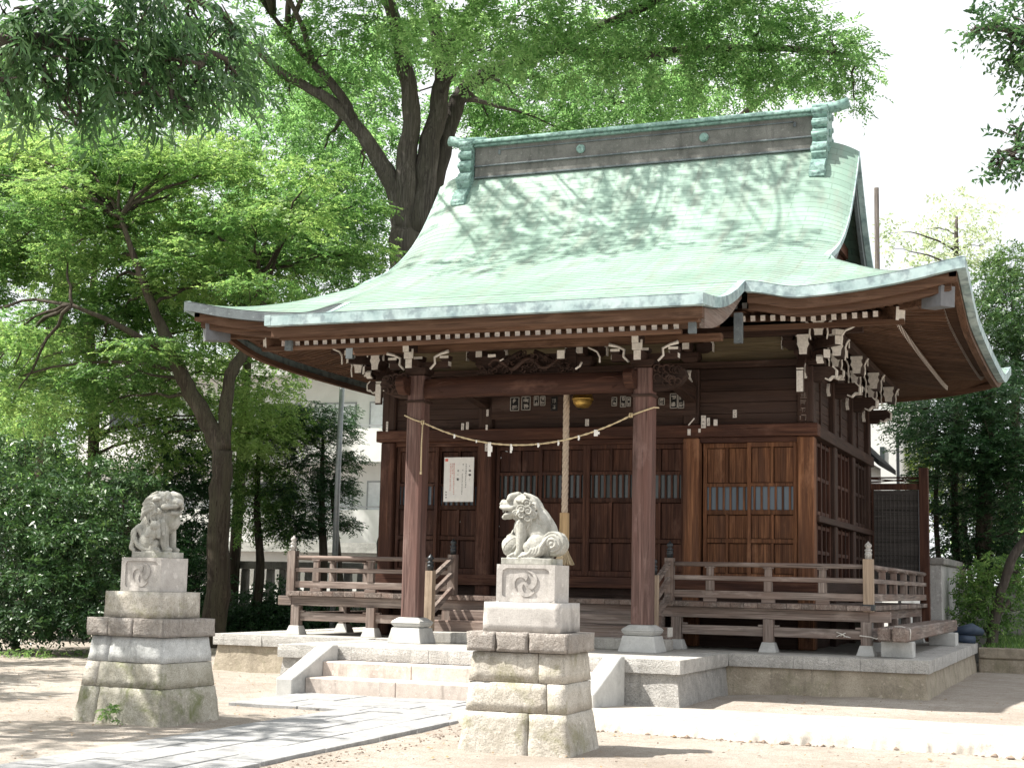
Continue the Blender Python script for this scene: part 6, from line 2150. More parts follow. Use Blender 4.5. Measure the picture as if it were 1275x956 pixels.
def foliage(clumps, L, Wd, style, rng, dens=1.0, per=12, twig=0.32, tone=0.0, tone_sd=0.16):
    """leaf quads gathered on twigs inside ellipsoid clumps; clump = (centre, horizontal radius, vertical radius[, tone])"""
    VS = []; TS = []
    for cl in clumps:
        c, rh, rv = np.array(cl[0]), cl[1], cl[2]
        tb = cl[3] if len(cl) > 3 else 0.0
        area = math.pi * rh * max(rv, 0.5 * rh)
        n = int(dens * (cl[4] if len(cl) > 4 else 1.0) * area * 3.6 / (L * Wd * 0.5) / per) + 1
        u = nrm(rng.normal(0, 1, (n, 3)))
        rad = rng.uniform(0.25, 1.0, n) ** 0.5
        lump = 1 + 0.22 * np.sin(u[:, 0] * 5 + c[0] * 3) * np.sin(u[:, 1] * 4 + c[1] * 2) + 0.15 * np.sin(u[:, 2] * 7 + c[2])
        o = c + u * (rad * lump)[:, None] * np.array([rh, rh, rv])
        if style == 'pad':
            d = nrm(np.stack([u[:, 0], u[:, 1], rng.normal(-0.12, 0.15, n)], 1) + rng.normal(0, 0.35, (n, 3)) * [1, 1, 0.4])
            nn = nrm(np.array([0, 0, 1.0]) + rng.normal(0, 0.22, (n, 3)))
        elif style == 'droop':
            d = nrm(u * [0.8, 0.8, 0.3] + rng.normal(0, 0.3, (n, 3)) + [0, 0, -0.35])
            nn = nrm(u + [0, 0, 0.6] + rng.normal(0, 0.3, (n, 3)))
        elif style == 'gloss':
            d = nrm(u * [0.9, 0.9, 0.4] + rng.normal(0, 0.35, (n, 3)) + [0, 0, 0.05])
            nn = nrm(np.array([0, 0, 0.9]) + u * 0.5 + rng.normal(0, 0.3, (n, 3)))
        else:
            d = nrm(u * [1, 1, 0.45] + rng.normal(0, 0.4, (n, 3)) + [0, 0, -0.12])
            nn = nrm(np.array([0, 0, 1.0]) + rng.normal(0, 0.35, (n, 3)))
        tt = rng.normal(0, tone_sd * 0.7, n) + tb + tone
        k = np.arange(per)
        t = (k + 0.5) / per
        side = nrm(np.cross(d, nn)); nn = nrm(np.cross(side, d))
        sgn = np.where(k % 2 == 0, 1.0, -1.0)
        tl = twig * rng.uniform(0.6, 1.3, n)
        P = o[:, None, :] + d[:, None, :] * (tl[:, None] * (t - 0.4)[None, :])[:, :, None]
        P[:, :, 2] -= (tl[:, None] * 0.35 * (t ** 2)[None, :]) * (0.9 if style != 'pad' else 0.3)
        jit = rng.normal(0, 0.28 if style != 'pad' else 0.2, (n, per, 3))
        if style == 'droop':
            ld = nrm(d[:, None, :] * 0.6 + side[:, None, :] * (sgn * 0.75)[None, :, None] + jit + [0, 0, -0.55])
        elif style == 'gloss':
            ld = nrm(d[:, None, :] * 0.5 + side[:, None, :] * (sgn * 0.8)[None, :, None] + jit * 1.4 + [0, 0, -0.18])
        else:
            ld = nrm(d[:, None, :] * 0.65 + side[:, None, :] * (sgn * 0.8)[None, :, None] + jit + [0, 0, -0.10])
        ln = nrm(nn[:, None, :] + rng.normal(0, 0.32, (n, per, 3)))
        ws = nrm(np.cross(ld, ln))
        ll = (L * rng.uniform(0.45, 1.3, (n, per)))[:, :, None]
        ww = (Wd * rng.uniform(0.75, 1.15, (n, per)))[:, :, None]
        a = P; tip = P + ld * ll; mid = P + ld * ll * 0.45 + ln * ll * 0.06
        tip = tip - ln * ll * 0.10
        Q = np.stack([a, mid + ws * ww * 0.5, tip, mid - ws * ww * 0.5], 2)
        VS.append(Q.reshape(-1, 3))
        tl_ = np.clip(0.47 + 1.25 * tt[:, None] + rng.normal(0, tone_sd, (n, per)), 0.02, 0.98)
        TS.append(np.repeat(tl_.ravel(), 4))
    return np.concatenate(VS), np.concatenate(TS)


def leaf_mesh(name, V, T, mat, parent, kind=None):
    off = np.array(root_loc(parent)) if parent is not None else np.zeros(3)
    n = len(V) // 4
    me = bpy.data.meshes.new(name)
    me.vertices.add(n * 4); me.loops.add(n * 4); me.polygons.add(n)
    me.vertices.foreach_set('co', (V - off).astype(np.float32).ravel())
    me.loops.foreach_set('vertex_index', np.arange(n * 4, dtype=np.int32))
    me.polygons.foreach_set('loop_start', np.arange(0, n * 4, 4, dtype=np.int32))
    try: me.polygons.foreach_set('loop_total', np.full(n, 4, dtype=np.int32))
    except Exception: pass
    me.update(calc_edges=True)
    at_ = me.attributes.new('leaf_tone', 'FLOAT', 'POINT')
    at_.data.foreach_set('value', T.astype(np.float32))
    me.materials.append(mat)
    o = bpy.data.objects.new(name, me); COL.objects.link(o)
    if parent is not None: o.parent = parent
    if kind: o['kind'] = kind
    return o


def limbs(mb, polys, mi=0, n=10, seed=0):
    r = np.random.default_rng(seed)
    for pts, rad in polys:
        pts = np.array(pts, float); k = max(6, 4 * len(pts))
        t = np.linspace(0, len(pts) - 1, k)
        P = np.stack([np.interp(t, range(len(pts)), pts[:, i]) for i in range(3)], 1)
        Q = np.interp(t, range(len(rad)), rad)
        for _ in range(2): P[1:-1] = (P[:-2] + 2 * P[1:-1] + P[2:]) / 4
        P[1:-1] += r.normal(0, 1, P[1:-1].shape) * (Q[1:-1, None] * 0.10)
        mb.tube(P, Q * r.uniform(0.94, 1.06, len(Q)), n)


def auto_branch(mb, polys, clumps, r0, rng, frac=0.75, sub=3):
    """branches from the nearest limb to each leaf clump, then a few thin ones inside it"""
    nodes = np.concatenate([np.array(p, float) for p, _ in polys])
    dense = []
    for p, rad in polys:
        p = np.array(p, float)
        for i in range(len(p) - 1):
            for u in np.linspace(0, 1, 6)[:-1]: dense.append(p[i] * (1 - u) + p[i + 1] * u)
        dense.append(p[-1])
    D = np.array(dense)
    for cl in clumps:
        if rng.random() > frac: continue
        c = np.array(cl[0])
        w_ = np.linalg.norm(D - c, axis=1) + 0.6 * np.maximum(0, D[:, 2] - c[2])
        q = D[int(np.argmin(w_))]
        mid = (q + c) / 2 + np.array([0, 0, 0.12 * np.linalg.norm(c - q)]) + rng.normal(0, 0.08, 3)
        t = np.linspace(0, 1, 8)[:, None]
        P = q * (1 - t) ** 2 + 2 * mid * t * (1 - t) + c * t ** 2
        P[1:-1] += rng.normal(0, 0.03, P[1:-1].shape)
        ln = np.linalg.norm(c - q)
        mb.tube(P, np.linspace(min(r0, 0.02 + 0.014 * ln), 0.012, 8), 6)
        for _ in range(sub):
            e = c + rng.normal(0, 0.55, 3) * np.array([cl[1], cl[1], cl[2]])
            s_ = P[rng.integers(3, 7)]
            m_ = (s_ + e) / 2 + rng.normal(0, 0.06, 3)
            t2 = np.linspace(0, 1, 5)[:, None]
            mb.tube(s_ * (1 - t2) ** 2 + 2 * m_ * t2 * (1 - t2) + e * t2 ** 2, np.linspace(0.012, 0.005, 5), 4)


def tree(name, label, cat, base, polys, clumps, leaf, bark, group=None, L=0.11, Wd=0.045, style='spray', dens=1.0, seed=1, per=12, twig=0.32, tone=0.0, frac=0.8, r0=0.07, sub=3):
    rng = np.random.default_rng(seed)
    t = thing(name, label, cat, tuple(float(q) for q in base), group)
    mb = MB(); limbs(mb, polys, 0, 10, seed); auto_branch(mb, polys, clumps, r0, rng, frac, sub)
    mb.build('trunk', bark, t)
    V, T = foliage(clumps, L, Wd, style, rng, dens, per, twig, tone)
    leaf_mesh('crown', V, T, leaf, t)
    return t


GROW = 1.16


def C(px, py, rx_, ry_, Y, tone=0.0):
    """a leaf clump at a place of the photograph, in the plane y = Y"""
    c = at(px, py, Y)
    s = FPX / ((c - CAM_POS) @ FW)
    return (c, rx_ / s * GROW, ry_ / s * GROW, tone)


def CD(px, py, rx_, ry_, depth, tone=0.0):
    c = atd(px, py, depth); s = FPX / depth
    return (c, rx_ / s, ry_ / s, tone)


LZ = leafmat('zelkova leaf', (0.044, 0.108, 0.034), (0.120, 0.245, 0.082), (0.260, 0.410, 0.170), 0.6)
LM = leafmat('maple leaf', (0.036, 0.094, 0.027), (0.105, 0.210, 0.060), (0.250, 0.365, 0.120), 0.52)
LC = leafmat('camellia leaf', (0.012, 0.038, 0.013), (0.038, 0.092, 0.027), (0.105, 0.190, 0.055), 0.16, 0.40, 0.5)
LO = leafmat('oak leaf', (0.020, 0.060, 0.022), (0.058, 0.130, 0.046), (0.120, 0.215, 0.088), 0.4, 0.4, 0.45)
LD = leafmat('dark evergreen leaf', (0.014, 0.044, 0.018), (0.040, 0.100, 0.038), (0.100, 0.195, 0.070), 0.32, 0.4, 0.4)
LY = leafmat('bright far leaf', (0.080, 0.150, 0.025), (0.165, 0.250, 0.045), (0.280, 0.360, 0.090), 0.5)
LP = leafmat('sky bleached leaf', (0.20, 0.27, 0.15), (0.28, 0.35, 0.21), (0.38, 0.44, 0.28), 0.45)  # haze and glare of the bright sky are put into these pale greens


def planting():
    # --- the great tree behind the roof: trunk, forked limbs, wide light crown
    z0 = at(515, 330, 11)
    bx = z0[0]
    A = lambda px, py, Y: at(px, py, Y)
    limbsZ = [
        ([(bx + 0.1, 11, -0.2), (bx + 0.05, 11, 4), A(512, 330, 11), A(508, 280, 11)], (0.85, 0.58, 0.45, 0.43)),
        ([A(500, 300, 11), A(495, 235, 10.8), A(470, 195, 10.6), A(440, 150, 10.2), A(400, 118, 10), A(355, 95, 9.8), A(310, 55, 9.5)], (0.28, 0.25, 0.20, 0.16, 0.135, 0.11, 0.08)),
        ([A(508, 290, 10.9), A(505, 210, 10.8), A(513, 130, 10.8), A(500, 60, 10.6), A(480, -10, 10.4), A(460, -60, 10)], (0.30, 0.27, 0.22, 0.19, 0.16, 0.12)),
        ([A(520, 290, 11), A(532, 200, 11), A(548, 120, 11.2), A(556, 70, 11.2), A(590, 10, 11), A(640, -50, 10)], (0.29, 0.27, 0.23, 0.19, 0.17, 0.12)),
        ([A(530, 270, 11.3), A(552, 180, 11.6), A(575, 110, 11.8), A(620, 84, 11.8), A(690, 60, 11.6), A(780, 20, 11), A(860, -20, 10)], (0.27, 0.24, 0.21, 0.17, 0.14, 0.11, 0.08)),
        ([A(553, 100, 11.1), A(545, 40, 11), A(530, -20, 10.6)], (0.22, 0.18, 0.12)),
        ([A(440, 150, 10.2), A(420, 110, 10), A(370, 60, 9.4), A(340, 20, 9)], (0.15, 0.11, 0.08, 0.05)),
        ([A(690, 60, 11.6), A(780, 70, 12), A(880, 60, 12.5), A(980, 60, 13), A(1060, 70, 13)], (0.15, 0.12, 0.10, 0.08, 0.05)),
    ]
    r = np.random.default_rng(3)
    cz = []
    for (px, py, a, b, Y, tn) in ((420, 62, 80, 36, 10, 0), (360, 120, 66, 34, 11, 0), (330, 60, 60, 34, 9.5, .05), (470, 20, 80, 34, 9, .05), (600, 62, 70, 36, 8.5, .25), (545, 35, 60, 28, 8.2, .3), (700, 66, 80, 38, 10.5, .08), (640, 20, 80, 30, 9, .2),
                                 (770, 30, 90, 40, 10.5, .05), (830, 76, 80, 36, 12, 0), (910, 40, 80, 38, 12, -.05), (985, 70, 66, 30, 13, -.05), (1050, 84, 46, 24, 13, -.1), (900, 108, 70, 26, 14, -.05), (770, 122, 90, 30, 15, -.1), (650, 132, 70, 40, 15, -.12), (700, 165, 60, 26, 15, -.1), (612, 160, 36, 36, 15, -.1),
                                 (1035, 45, 40, 22, 12.5, 0), (950, 8, 70, 22, 12, 0), (860, 0, 80, 24, 11, .08), (1062, 122, 26, 16, 14, -.1), (580, 110, 40, 34, 13.5, -.1), (820, 135, 60, 20, 15.5, -.1), (440, 105, 60, 30, 12, -.05), (400, 165, 60, 34, 13, -.08), (390, 210, 50, 30, 14, -.05), (450, 215, 40, 30, 14, -.1),
                                 (960, 105, 50, 16, 14, -.05), (545, 150, 20, 30, 14.5, -.1)):
        cz.append(C(px, py, a, b, Y, tn))
    # upper storeys above the picture, which shade the roof
    for (px, py, a, b, Y) in ((300, -70, 110, 50, 8), (470, -80, 120, 50, 8), (640, -90, 120, 50, 8), (820, -80, 120, 50, 9), (960, -60, 90, 40, 11), (560, -190, 150, 60, 9), (760, -180, 130, 60, 9), (380, -180, 140, 60, 8), (520, -130, 90, 40, 5), (330, -120, 90, 40, 5), (420, -60, 70, 30, 5.5)):
        cz.append(C(px, py, a, b, Y, 0))
    rr = np.random.default_rng(55)
    for _ in range(26):
        yr_ = rr.uniform(2.0, 5.4); xr_ = rr.uniform(-4.4, 3.8); zc = rr.uniform(14.0, 18.0)
        zr_ = float(zroof(np.array(xr_), np.array(yr_)))
        t_ = (zc - zr_)
        cz.append((np.array([xr_ - 0.66 * t_, yr_ - 0.30 * t_, zc]), rr.uniform(0.7, 1.2), rr.uniform(0.12, 0.2), 0, 0.24))
    tree('zelkova_tree', 'tall broad tree with a thick forked grey trunk rising behind the roof', 'tree', (bx, 11, 0), limbsZ, cz, LZ, M['barkgrey'], None, 0.135, 0.052, 'spray', 0.82, 5, 12, 0.42, 0.06, 0.95, 0.08, 4)

    # --- maple at the left with a twin stem and flat layered sprays
    rng = np.random.default_rng(14)
    Yb = 6.5
    b0 = at(268, 800, Yb)
    stem = [([(b0[0], Yb, -0.2), A(270, 720, Yb), A(275, 620, Yb), A(277, 560, Yb)], (0.30, 0.26, 0.235, 0.23)),
            ([A(277, 565, Yb), A(255, 520, Yb - .1), A(232, 482, Yb - .3), A(214, 435, Yb - .5), A(196, 395, Yb - .8), A(170, 330, Yb - 1.2), A(150, 270, Yb - 1.4)], (0.22, 0.19, 0.17, 0.15, 0.11, 0.08, 0.05)),
            ([A(278, 560, Yb), A(281, 510, Yb + .1), A(286, 465, Yb + .2), A(300, 445, Yb + .4), A(318, 425, Yb + .7), A(330, 380, Yb + 1.2), A(318, 330, Yb + 1.4)], (0.17, 0.15, 0.14, 0.13, 0.10, 0.07, 0.05)),
            ([A(214, 435, Yb - .5), A(190, 430, Yb - 1), A(140, 400, Yb - 1.5), A(90, 380, Yb - 2)], (0.10, 0.08, 0.06, 0.04))]
    cm = []
    for py in np.arange(190, 500, 30):
        for px in np.arange(-30, 480, 52):
            x = px + rng.uniform(-22, 22); y = py + rng.uniform(-13, 13)
            if (x - 25) ** 2 + (y - 375) ** 2 < 45 ** 2: continue
            if y > 330 and x > 360: continue
            if y > 395 and x > 235: continue
            if y > 440 and x > 200: continue
            if y < 210 and x > 330: continue
            if rng.random() < 0.14: continue
            cm.append(C(x, y, rng.uniform(38, 66), rng.uniform(11, 20), rng.uniform(4.5, 9.5), rng.normal(0.02, 0.12)))
    tree('maple_tree', 'leafy maple with a forked dark trunk and flat light green sprays left of the shrine', 'tree', (b0[0], Yb, 0), stem, cm, LM, M['bark'], None, 0.098, 0.052, 'pad', 0.90, 8, 12, 0.34, 0.0, 0.8, 0.05, 2)

    # second maple further left, mostly sunlit yellow green, its crown partly beyond the frame
    b1 = at(112, 700, 10)
    st = [([(b1[0], 10, -0.2), A(114, 640, 10), A(118, 520, 10), A(112, 420, 10), A(120, 300, 10)], (0.2, 0.17, 0.14, 0.11, 0.06))]
    c2 = []
    for (px, py) in ((40, 450), (90, 500), (30, 520), (120, 470), (150, 520), (110, 560), (190, 500), (60, 420), (200, 450), (235, 510), (200, 560), (10, 300), (40, 250), (100, 300), (150, 250), (70, 350), (330, 500), (340, 470), (320, 540), (300, 520), (350, 530), (260, 440), (290, 400), (250, 400), (330, 400), (350, 430), (270, 480), (60, 470), (15, 430), (130, 420), (170, 440), (70, 200), (20, 180), (130, 190), (200, 200), (260, 190), (310, 210)):
        c2.append(C(px + rng.uniform(-8, 8), py, rng.uniform(34, 52), rng.uniform(20, 32), rng.uniform(8.5, 12), rng.normal(.12, .1)))
    tree('maple_tree', 'thin stemmed maple with yellow green leaves behind the dark shrubs at the left', 'tree', (b1[0], 10, 0), st, c2, LM, M['bark'], None, 0.10, 0.055, 'spray', 0.85, 18, 12, 0.34, 0.05, 0.7, 0.04, 2)
    # slender young tree whose stem shows against the light above the left eave
    b2 = at(306, 380, 13)
    st = [([(b2[0], 13, 0), A(312, 390, 13), A(306, 340, 13), A(300, 290, 13), A(310, 230, 13)], (0.16, 0.12, 0.10, 0.08, 0.04)), ([A(312, 380, 13), A(340, 345, 13), A(352, 335, 13)], (0.06, 0.05, 0.03))]
    c3 = [C(px, py, a, b, Y, tn) for (px, py, a, b, Y, tn) in ((300, 300, 60, 30, 13, -.05), (360, 300, 50, 30, 13.5, -.05), (420, 300, 50, 36, 14, -.1), (440, 340, 40, 24, 14, -.12), (380, 350, 40, 18, 13, -.05), (330, 260, 50, 26, 13, 0), (400, 255, 50, 30, 14, -.08), (270, 340, 44, 22, 12.5, 0), (460, 270, 26, 26, 15, -.1), (250, 280, 50, 30, 12, 0))]
    tree('young_tree', 'slender tree with a thin dark stem above the left eave of the roof', 'tree', (b2[0], 13, 0), st, c3, LZ, M['bark'], None, 0.11, 0.05, 'spray', 0.95, 28, 12, 0.36, 0.0, 0.8, 0.04, 2)

    rb = np.random.default_rng(321)
    b3 = at(60, 600, 19)
    st = [([(b3[0], 19, 0), A(60, 500, 19), A(70, 380, 19), A(90, 260, 19), A(100, 160, 19)], (0.4, 0.34, 0.28, 0.2, 0.1)), ([A(70, 380, 19), A(140, 300, 19), A(220, 240, 19)], (0.2, 0.14, 0.08)), ([A(66, 420, 19), A(180, 380, 19), A(280, 340, 19), A(360, 300, 19)], (0.18, 0.14, 0.1, 0.06))]
    cb = []
    for py in range(60, 520, 44):
        for px in range(-20, 480, 62):
            x, y = px + rb.uniform(-20, 20), py + rb.uniform(-16, 16)
            if rb.random() < 0.24 or (y > 430 and x > 150): continue
            if (x - 25) ** 2 + (y - 370) ** 2 < 35 ** 2: continue
            cb.append(C(x, y, rb.uniform(34, 54), rb.uniform(22, 34), rb.uniform(16.5, 22), rb.normal(-.06, .1)))
    tree('broadleaf_tree', 'large broadleaf tree whose mid green crown fills the background behind the maples', 'tree', (b3[0], 19, 0), st, cb, LZ, M['bark'], None, 0.17, 0.075, 'spray', 0.62, 33, 12, 0.5, -.05, 0.6, 0.05, 1)
    b4 = at(880, 300, 24)
    st = [([(b4[0], 24, 0), A(880, 300, 24), A(860, 150, 24), A(850, 60, 24)], (0.4, 0.32, 0.25, 0.1)), ([A(868, 200, 24), A(760, 120, 24), A(640, 90, 24)], (0.2, 0.13, 0.07)), ([A(868, 200, 24), A(960, 110, 24), A(1030, 80, 24)], (0.17, 0.11, 0.05))]
    cb = [C(px, py, a, b, Y, rb.normal(-.04, .08)) for (px, py, a, b, Y) in ((600, 130, 46, 30, 22), (650, 90, 56, 34, 23), (700, 130, 56, 34, 23), (760, 90, 60, 36, 23), (820, 120, 56, 30, 24), (880, 90, 60, 30, 24), (950, 70, 50, 28, 25), (720, 50, 60, 34, 23), (820, 40, 66, 34, 24), (920, 30, 60, 28, 25), (660, 30, 60, 34, 22), (1010, 96, 40, 22, 25), (640, 165, 40, 24, 23), (740, 160, 40, 16, 24), (1050, 60, 30, 20, 25), (560, 60, 40, 40, 22), (470, 60, 50, 36, 20), (400, 90, 50, 36, 20), (440, 150, 40, 30, 20))]
    tree('broadleaf_tree', 'second broadleaf tree whose crown shows just above the roof ridge', 'tree', (b4[0], 24, 0), st, cb, LZ, M['bark'], None, 0.18, 0.08, 'spray', 0.6, 34, 12, 0.5, 0, 0.6, 0.05, 1)

    # --- dark glossy shrubs at the left, hanging in layers to the ground
    for k, (bpx, cl, lab, tn) in enumerate((
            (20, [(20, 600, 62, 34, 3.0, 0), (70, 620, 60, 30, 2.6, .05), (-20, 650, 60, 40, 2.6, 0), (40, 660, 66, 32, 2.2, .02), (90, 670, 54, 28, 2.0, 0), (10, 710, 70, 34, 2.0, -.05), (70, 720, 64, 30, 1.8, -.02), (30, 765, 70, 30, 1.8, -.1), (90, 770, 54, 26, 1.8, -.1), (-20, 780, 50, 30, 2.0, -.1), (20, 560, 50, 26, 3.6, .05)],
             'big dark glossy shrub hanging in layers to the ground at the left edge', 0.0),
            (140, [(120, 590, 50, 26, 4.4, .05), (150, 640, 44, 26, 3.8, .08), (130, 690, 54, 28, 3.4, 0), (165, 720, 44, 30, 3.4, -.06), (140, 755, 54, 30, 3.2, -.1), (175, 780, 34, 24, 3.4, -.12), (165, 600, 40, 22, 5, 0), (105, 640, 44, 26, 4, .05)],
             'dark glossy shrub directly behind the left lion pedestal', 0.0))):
        b_ = at(bpx, 800, cl[0][4])
        cc = [(q[0], q[1] * 1.05, q[2] * 0.72, q[3]) for q in (C(*e_) for e_ in cl)]
        st = [([(b_[0], cl[0][4], -0.1), (b_[0] + 0.1, cl[0][4], 1.2), (b_[0] + 0.05, cl[0][4], 2.6)], (0.08, 0.06, 0.03)), ([(b_[0] + .1, cl[0][4], 0.3), (b_[0] + 0.5, cl[0][4] - .3, 1.4), (b_[0] + 0.6, cl[0][4] - .4, 2.2)], (0.06, 0.04, 0.02))]
        tree('camellia_shrub', lab, 'shrub', (b_[0], cl[0][4], 0), st, cc, LC, M['bark'], None, 0.120, 0.046, 'gloss', 1.0, 40 + k, 10, 0.34, tn, 0.9, 0.03, 3)
    rh = np.random.default_rng(77)
    ch = [(np.array([rh.uniform(-17.5, -11.2), rh.uniform(6.5, 8.5), rh.uniform(0.35, 2.6)]), rh.uniform(0.6, 0.9), rh.uniform(0.4, 0.6), rh.normal(-.1, .08)) for _ in range(34)]
    tree('dark_hedge', 'tall dark hedge standing in shade behind the glossy shrubs', 'hedge', (-14, 7.5, 0), [([(-14, 7.5, -.1), (-14, 7.5, 1.4)], (0.08, 0.03))], ch, LD, M['bark'], None, 0.11, 0.05, 'gloss', 0.9, 78, 10, 0.3, 0, 0.9, 0.03, 2)
    # --- dim evergreens filling the gap behind the lion and the maple stem
    for k, (px, Y, cl, lab) in enumerate((
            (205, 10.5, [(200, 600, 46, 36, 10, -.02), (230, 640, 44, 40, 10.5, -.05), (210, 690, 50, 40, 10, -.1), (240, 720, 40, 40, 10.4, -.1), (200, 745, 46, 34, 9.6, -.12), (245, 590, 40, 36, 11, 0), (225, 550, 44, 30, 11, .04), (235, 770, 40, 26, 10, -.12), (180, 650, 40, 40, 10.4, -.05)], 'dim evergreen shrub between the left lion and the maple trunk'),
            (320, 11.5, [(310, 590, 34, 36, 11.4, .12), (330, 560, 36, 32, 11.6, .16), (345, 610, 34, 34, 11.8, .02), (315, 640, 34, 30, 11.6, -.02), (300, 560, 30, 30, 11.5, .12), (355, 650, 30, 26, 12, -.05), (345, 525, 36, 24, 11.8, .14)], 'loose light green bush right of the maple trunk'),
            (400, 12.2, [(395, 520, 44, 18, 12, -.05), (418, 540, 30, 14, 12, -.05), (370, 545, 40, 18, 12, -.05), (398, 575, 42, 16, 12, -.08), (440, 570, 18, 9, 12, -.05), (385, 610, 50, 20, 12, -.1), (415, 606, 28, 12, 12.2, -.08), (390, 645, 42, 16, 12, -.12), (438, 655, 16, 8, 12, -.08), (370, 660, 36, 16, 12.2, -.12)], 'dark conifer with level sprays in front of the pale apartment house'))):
        b_ = at(px, 780, Y)
        cc = [C(*q) for q in cl]
        st = [([(b_[0], Y, -0.1), (b_[0], Y, 2.0), A(px, 640, Y), A(px + 2, 540, Y)], (0.13, 0.11, 0.09, 0.04))]
        if k == 2: st.append(([(b_[0] + 0.5, Y + .2, -0.1), A(px + 22, 690, Y + .2), A(px + 12, 600, Y + .1)], (0.09, 0.08, 0.05)))
        tree(('evergreen_shrub', 'light_bush', 'conifer')[k], lab, ('shrub', 'bush', 'tree')[k], (b_[0], Y, 0), st, cc, (LD, LM, LD)[k], M['bark'], None, (0.10, 0.095, 0.10)[k], (0.045, 0.045, 0.032)[k], ('gloss', 'spray', 'pad')[k], (1.1, 0.8, 1.1)[k], 60 + k, 10, 0.30, 0, 0.9, 0.03, 3)
    # low dark hedge under the fence, behind the railing
    cc = [C(px, py, 40, 20, Y, -.1) for (px, py, Y) in ((290, 760, 11.5), (330, 770, 11.5), (365, 765, 11.8), (310, 785, 11), (270, 775, 10.5), (345, 745, 12.2), (400, 770, 12), (440, 775, 12))]
    bb_ = at(320, 780, 11.5)
    tree('low_hedge', 'low dark hedge in deep shade at the foot of the stone fence', 'hedge', (bb_[0], 11.5, 0), [([(bb_[0], 11.5, 0), (bb_[0], 11.5, 0.5)], (0.05, 0.02))], cc, LD, M['bark'], None, 0.08, 0.04, 'gloss', 1.2, 71, 10, 0.25, 0, 0.9, 0.02, 2)

    # --- the near branch hanging in at the top left
    tb = np.array([-2.4, -14.6, 0.0])
    st = [([tb + [0, 0, -.2], tb + [0.05, 0, 2.5], tb + [0.15, 0.1, 5.0], tb + [0.3, 0.2, 7.5]], (0.32, 0.27, 0.22, 0.12)),
          ([tb + [0.15, 0.1, 5.0], atd(-60, 60, 9.6), atd(60, 50, 10), atd(160, 60, 10.3), atd(250, 80, 10.5)], (0.14, 0.09, 0.06, 0.035, 0.012)),
          ([tb + [0.25, 0.2, 6.0], atd(20, -40, 9.9), atd(140, -30, 10.2), atd(270, 10, 10.6)], (0.12, 0.08, 0.05, 0.02))]
    cc = [CD(*q) for q in ((150, 60, 70, 44, 10.2, 0), (90, 40, 60, 40, 9.9, -.05), (210, 80, 64, 40, 10.4, .05), (255, 108, 46, 30, 10.6, .08), (120, 105, 60, 30, 10.1, -.02), (170, 125, 50, 22, 10.3, 0), (60, 95, 46, 30, 9.9, .05), (285, 50, 46, 34, 10.8, .05), (230, 20, 70, 30, 10.6, 0), (150, 0, 90, 34, 10.2, 0), (50, 10, 60, 34, 9.8, .05), (20, 50, 36, 40, 9.7, .18), (10, 120, 40, 28, 9.7, .2), (95, 150, 26, 12, 10, 0), (215, 140, 26, 16, 10.4, .05), (300, 100, 26, 30, 10.9, .05))]
    cc += [(tb + np.array([0.3, 0.2, 8.0]), 1.5, 1.0, 0), (tb + np.array([-0.8, 0.6, 7.0]), 1.4, 0.9, 0), (tb + np.array([-1.0, -0.8, 6.0]), 1.3, 0.9, 0)]
    tree('oak_tree', 'evergreen oak whose branch of long narrow leaves hangs into the top left corner', 'tree', tuple(tb), st, cc, LO, M['barkgrey'], None, 0.125, 0.026, 'droop', 0.92, 80, 10, 0.26, 0, 0.95, 0.03, 4)

    # trees standing left of the picture: their canopies throw the dappled shade on the forecourt
    for k, (x, y, h) in enumerate(((-14.5, -6.0, 9.0), (-7.2, -12.2, 8.2), (-12.0, -9.5, 9.0))):
        st = [([(x, y, -.2), (x + .1, y, 3), (x + .2, y + .1, 6), (x + .3, y, h)], (0.32, 0.26, 0.18, 0.06)), ([(x + .1, y, 4), (x + 1.5, y + .5, 6.5), (x + 2.6, y + .8, 8)], (0.15, 0.1, 0.05)), ([(x + .1, y, 4.5), (x - 1.2, y - .8, 7), (x - 1.8, y - 1.2, 8)], (0.14, 0.1, 0.05))]
        r_ = np.random.default_rng(90 + k)
        cc = [(np.array([x, y, h - 1.5]) + r_.normal(0, 1, 3) * [1.8, 1.8, 1.1], r_.uniform(0.7, 1.2), r_.uniform(0.3, 0.55), 0) for _ in range(17)]
        tree('shade_tree', ('spreading broadleaf tree at the far left shading the forecourt', 'smaller broadleaf tree standing in front of the forecourt at the left', 'broadleaf tree nearest the viewer at the far left')[k], 'tree', (x, y, 0), st, cc, LM, M['bark'], None, 0.13, 0.07, 'pad', (0.6, 0.28, 0.5)[k], 90 + k, 12, 0.4, 0, 0.9, 0.06, 2)

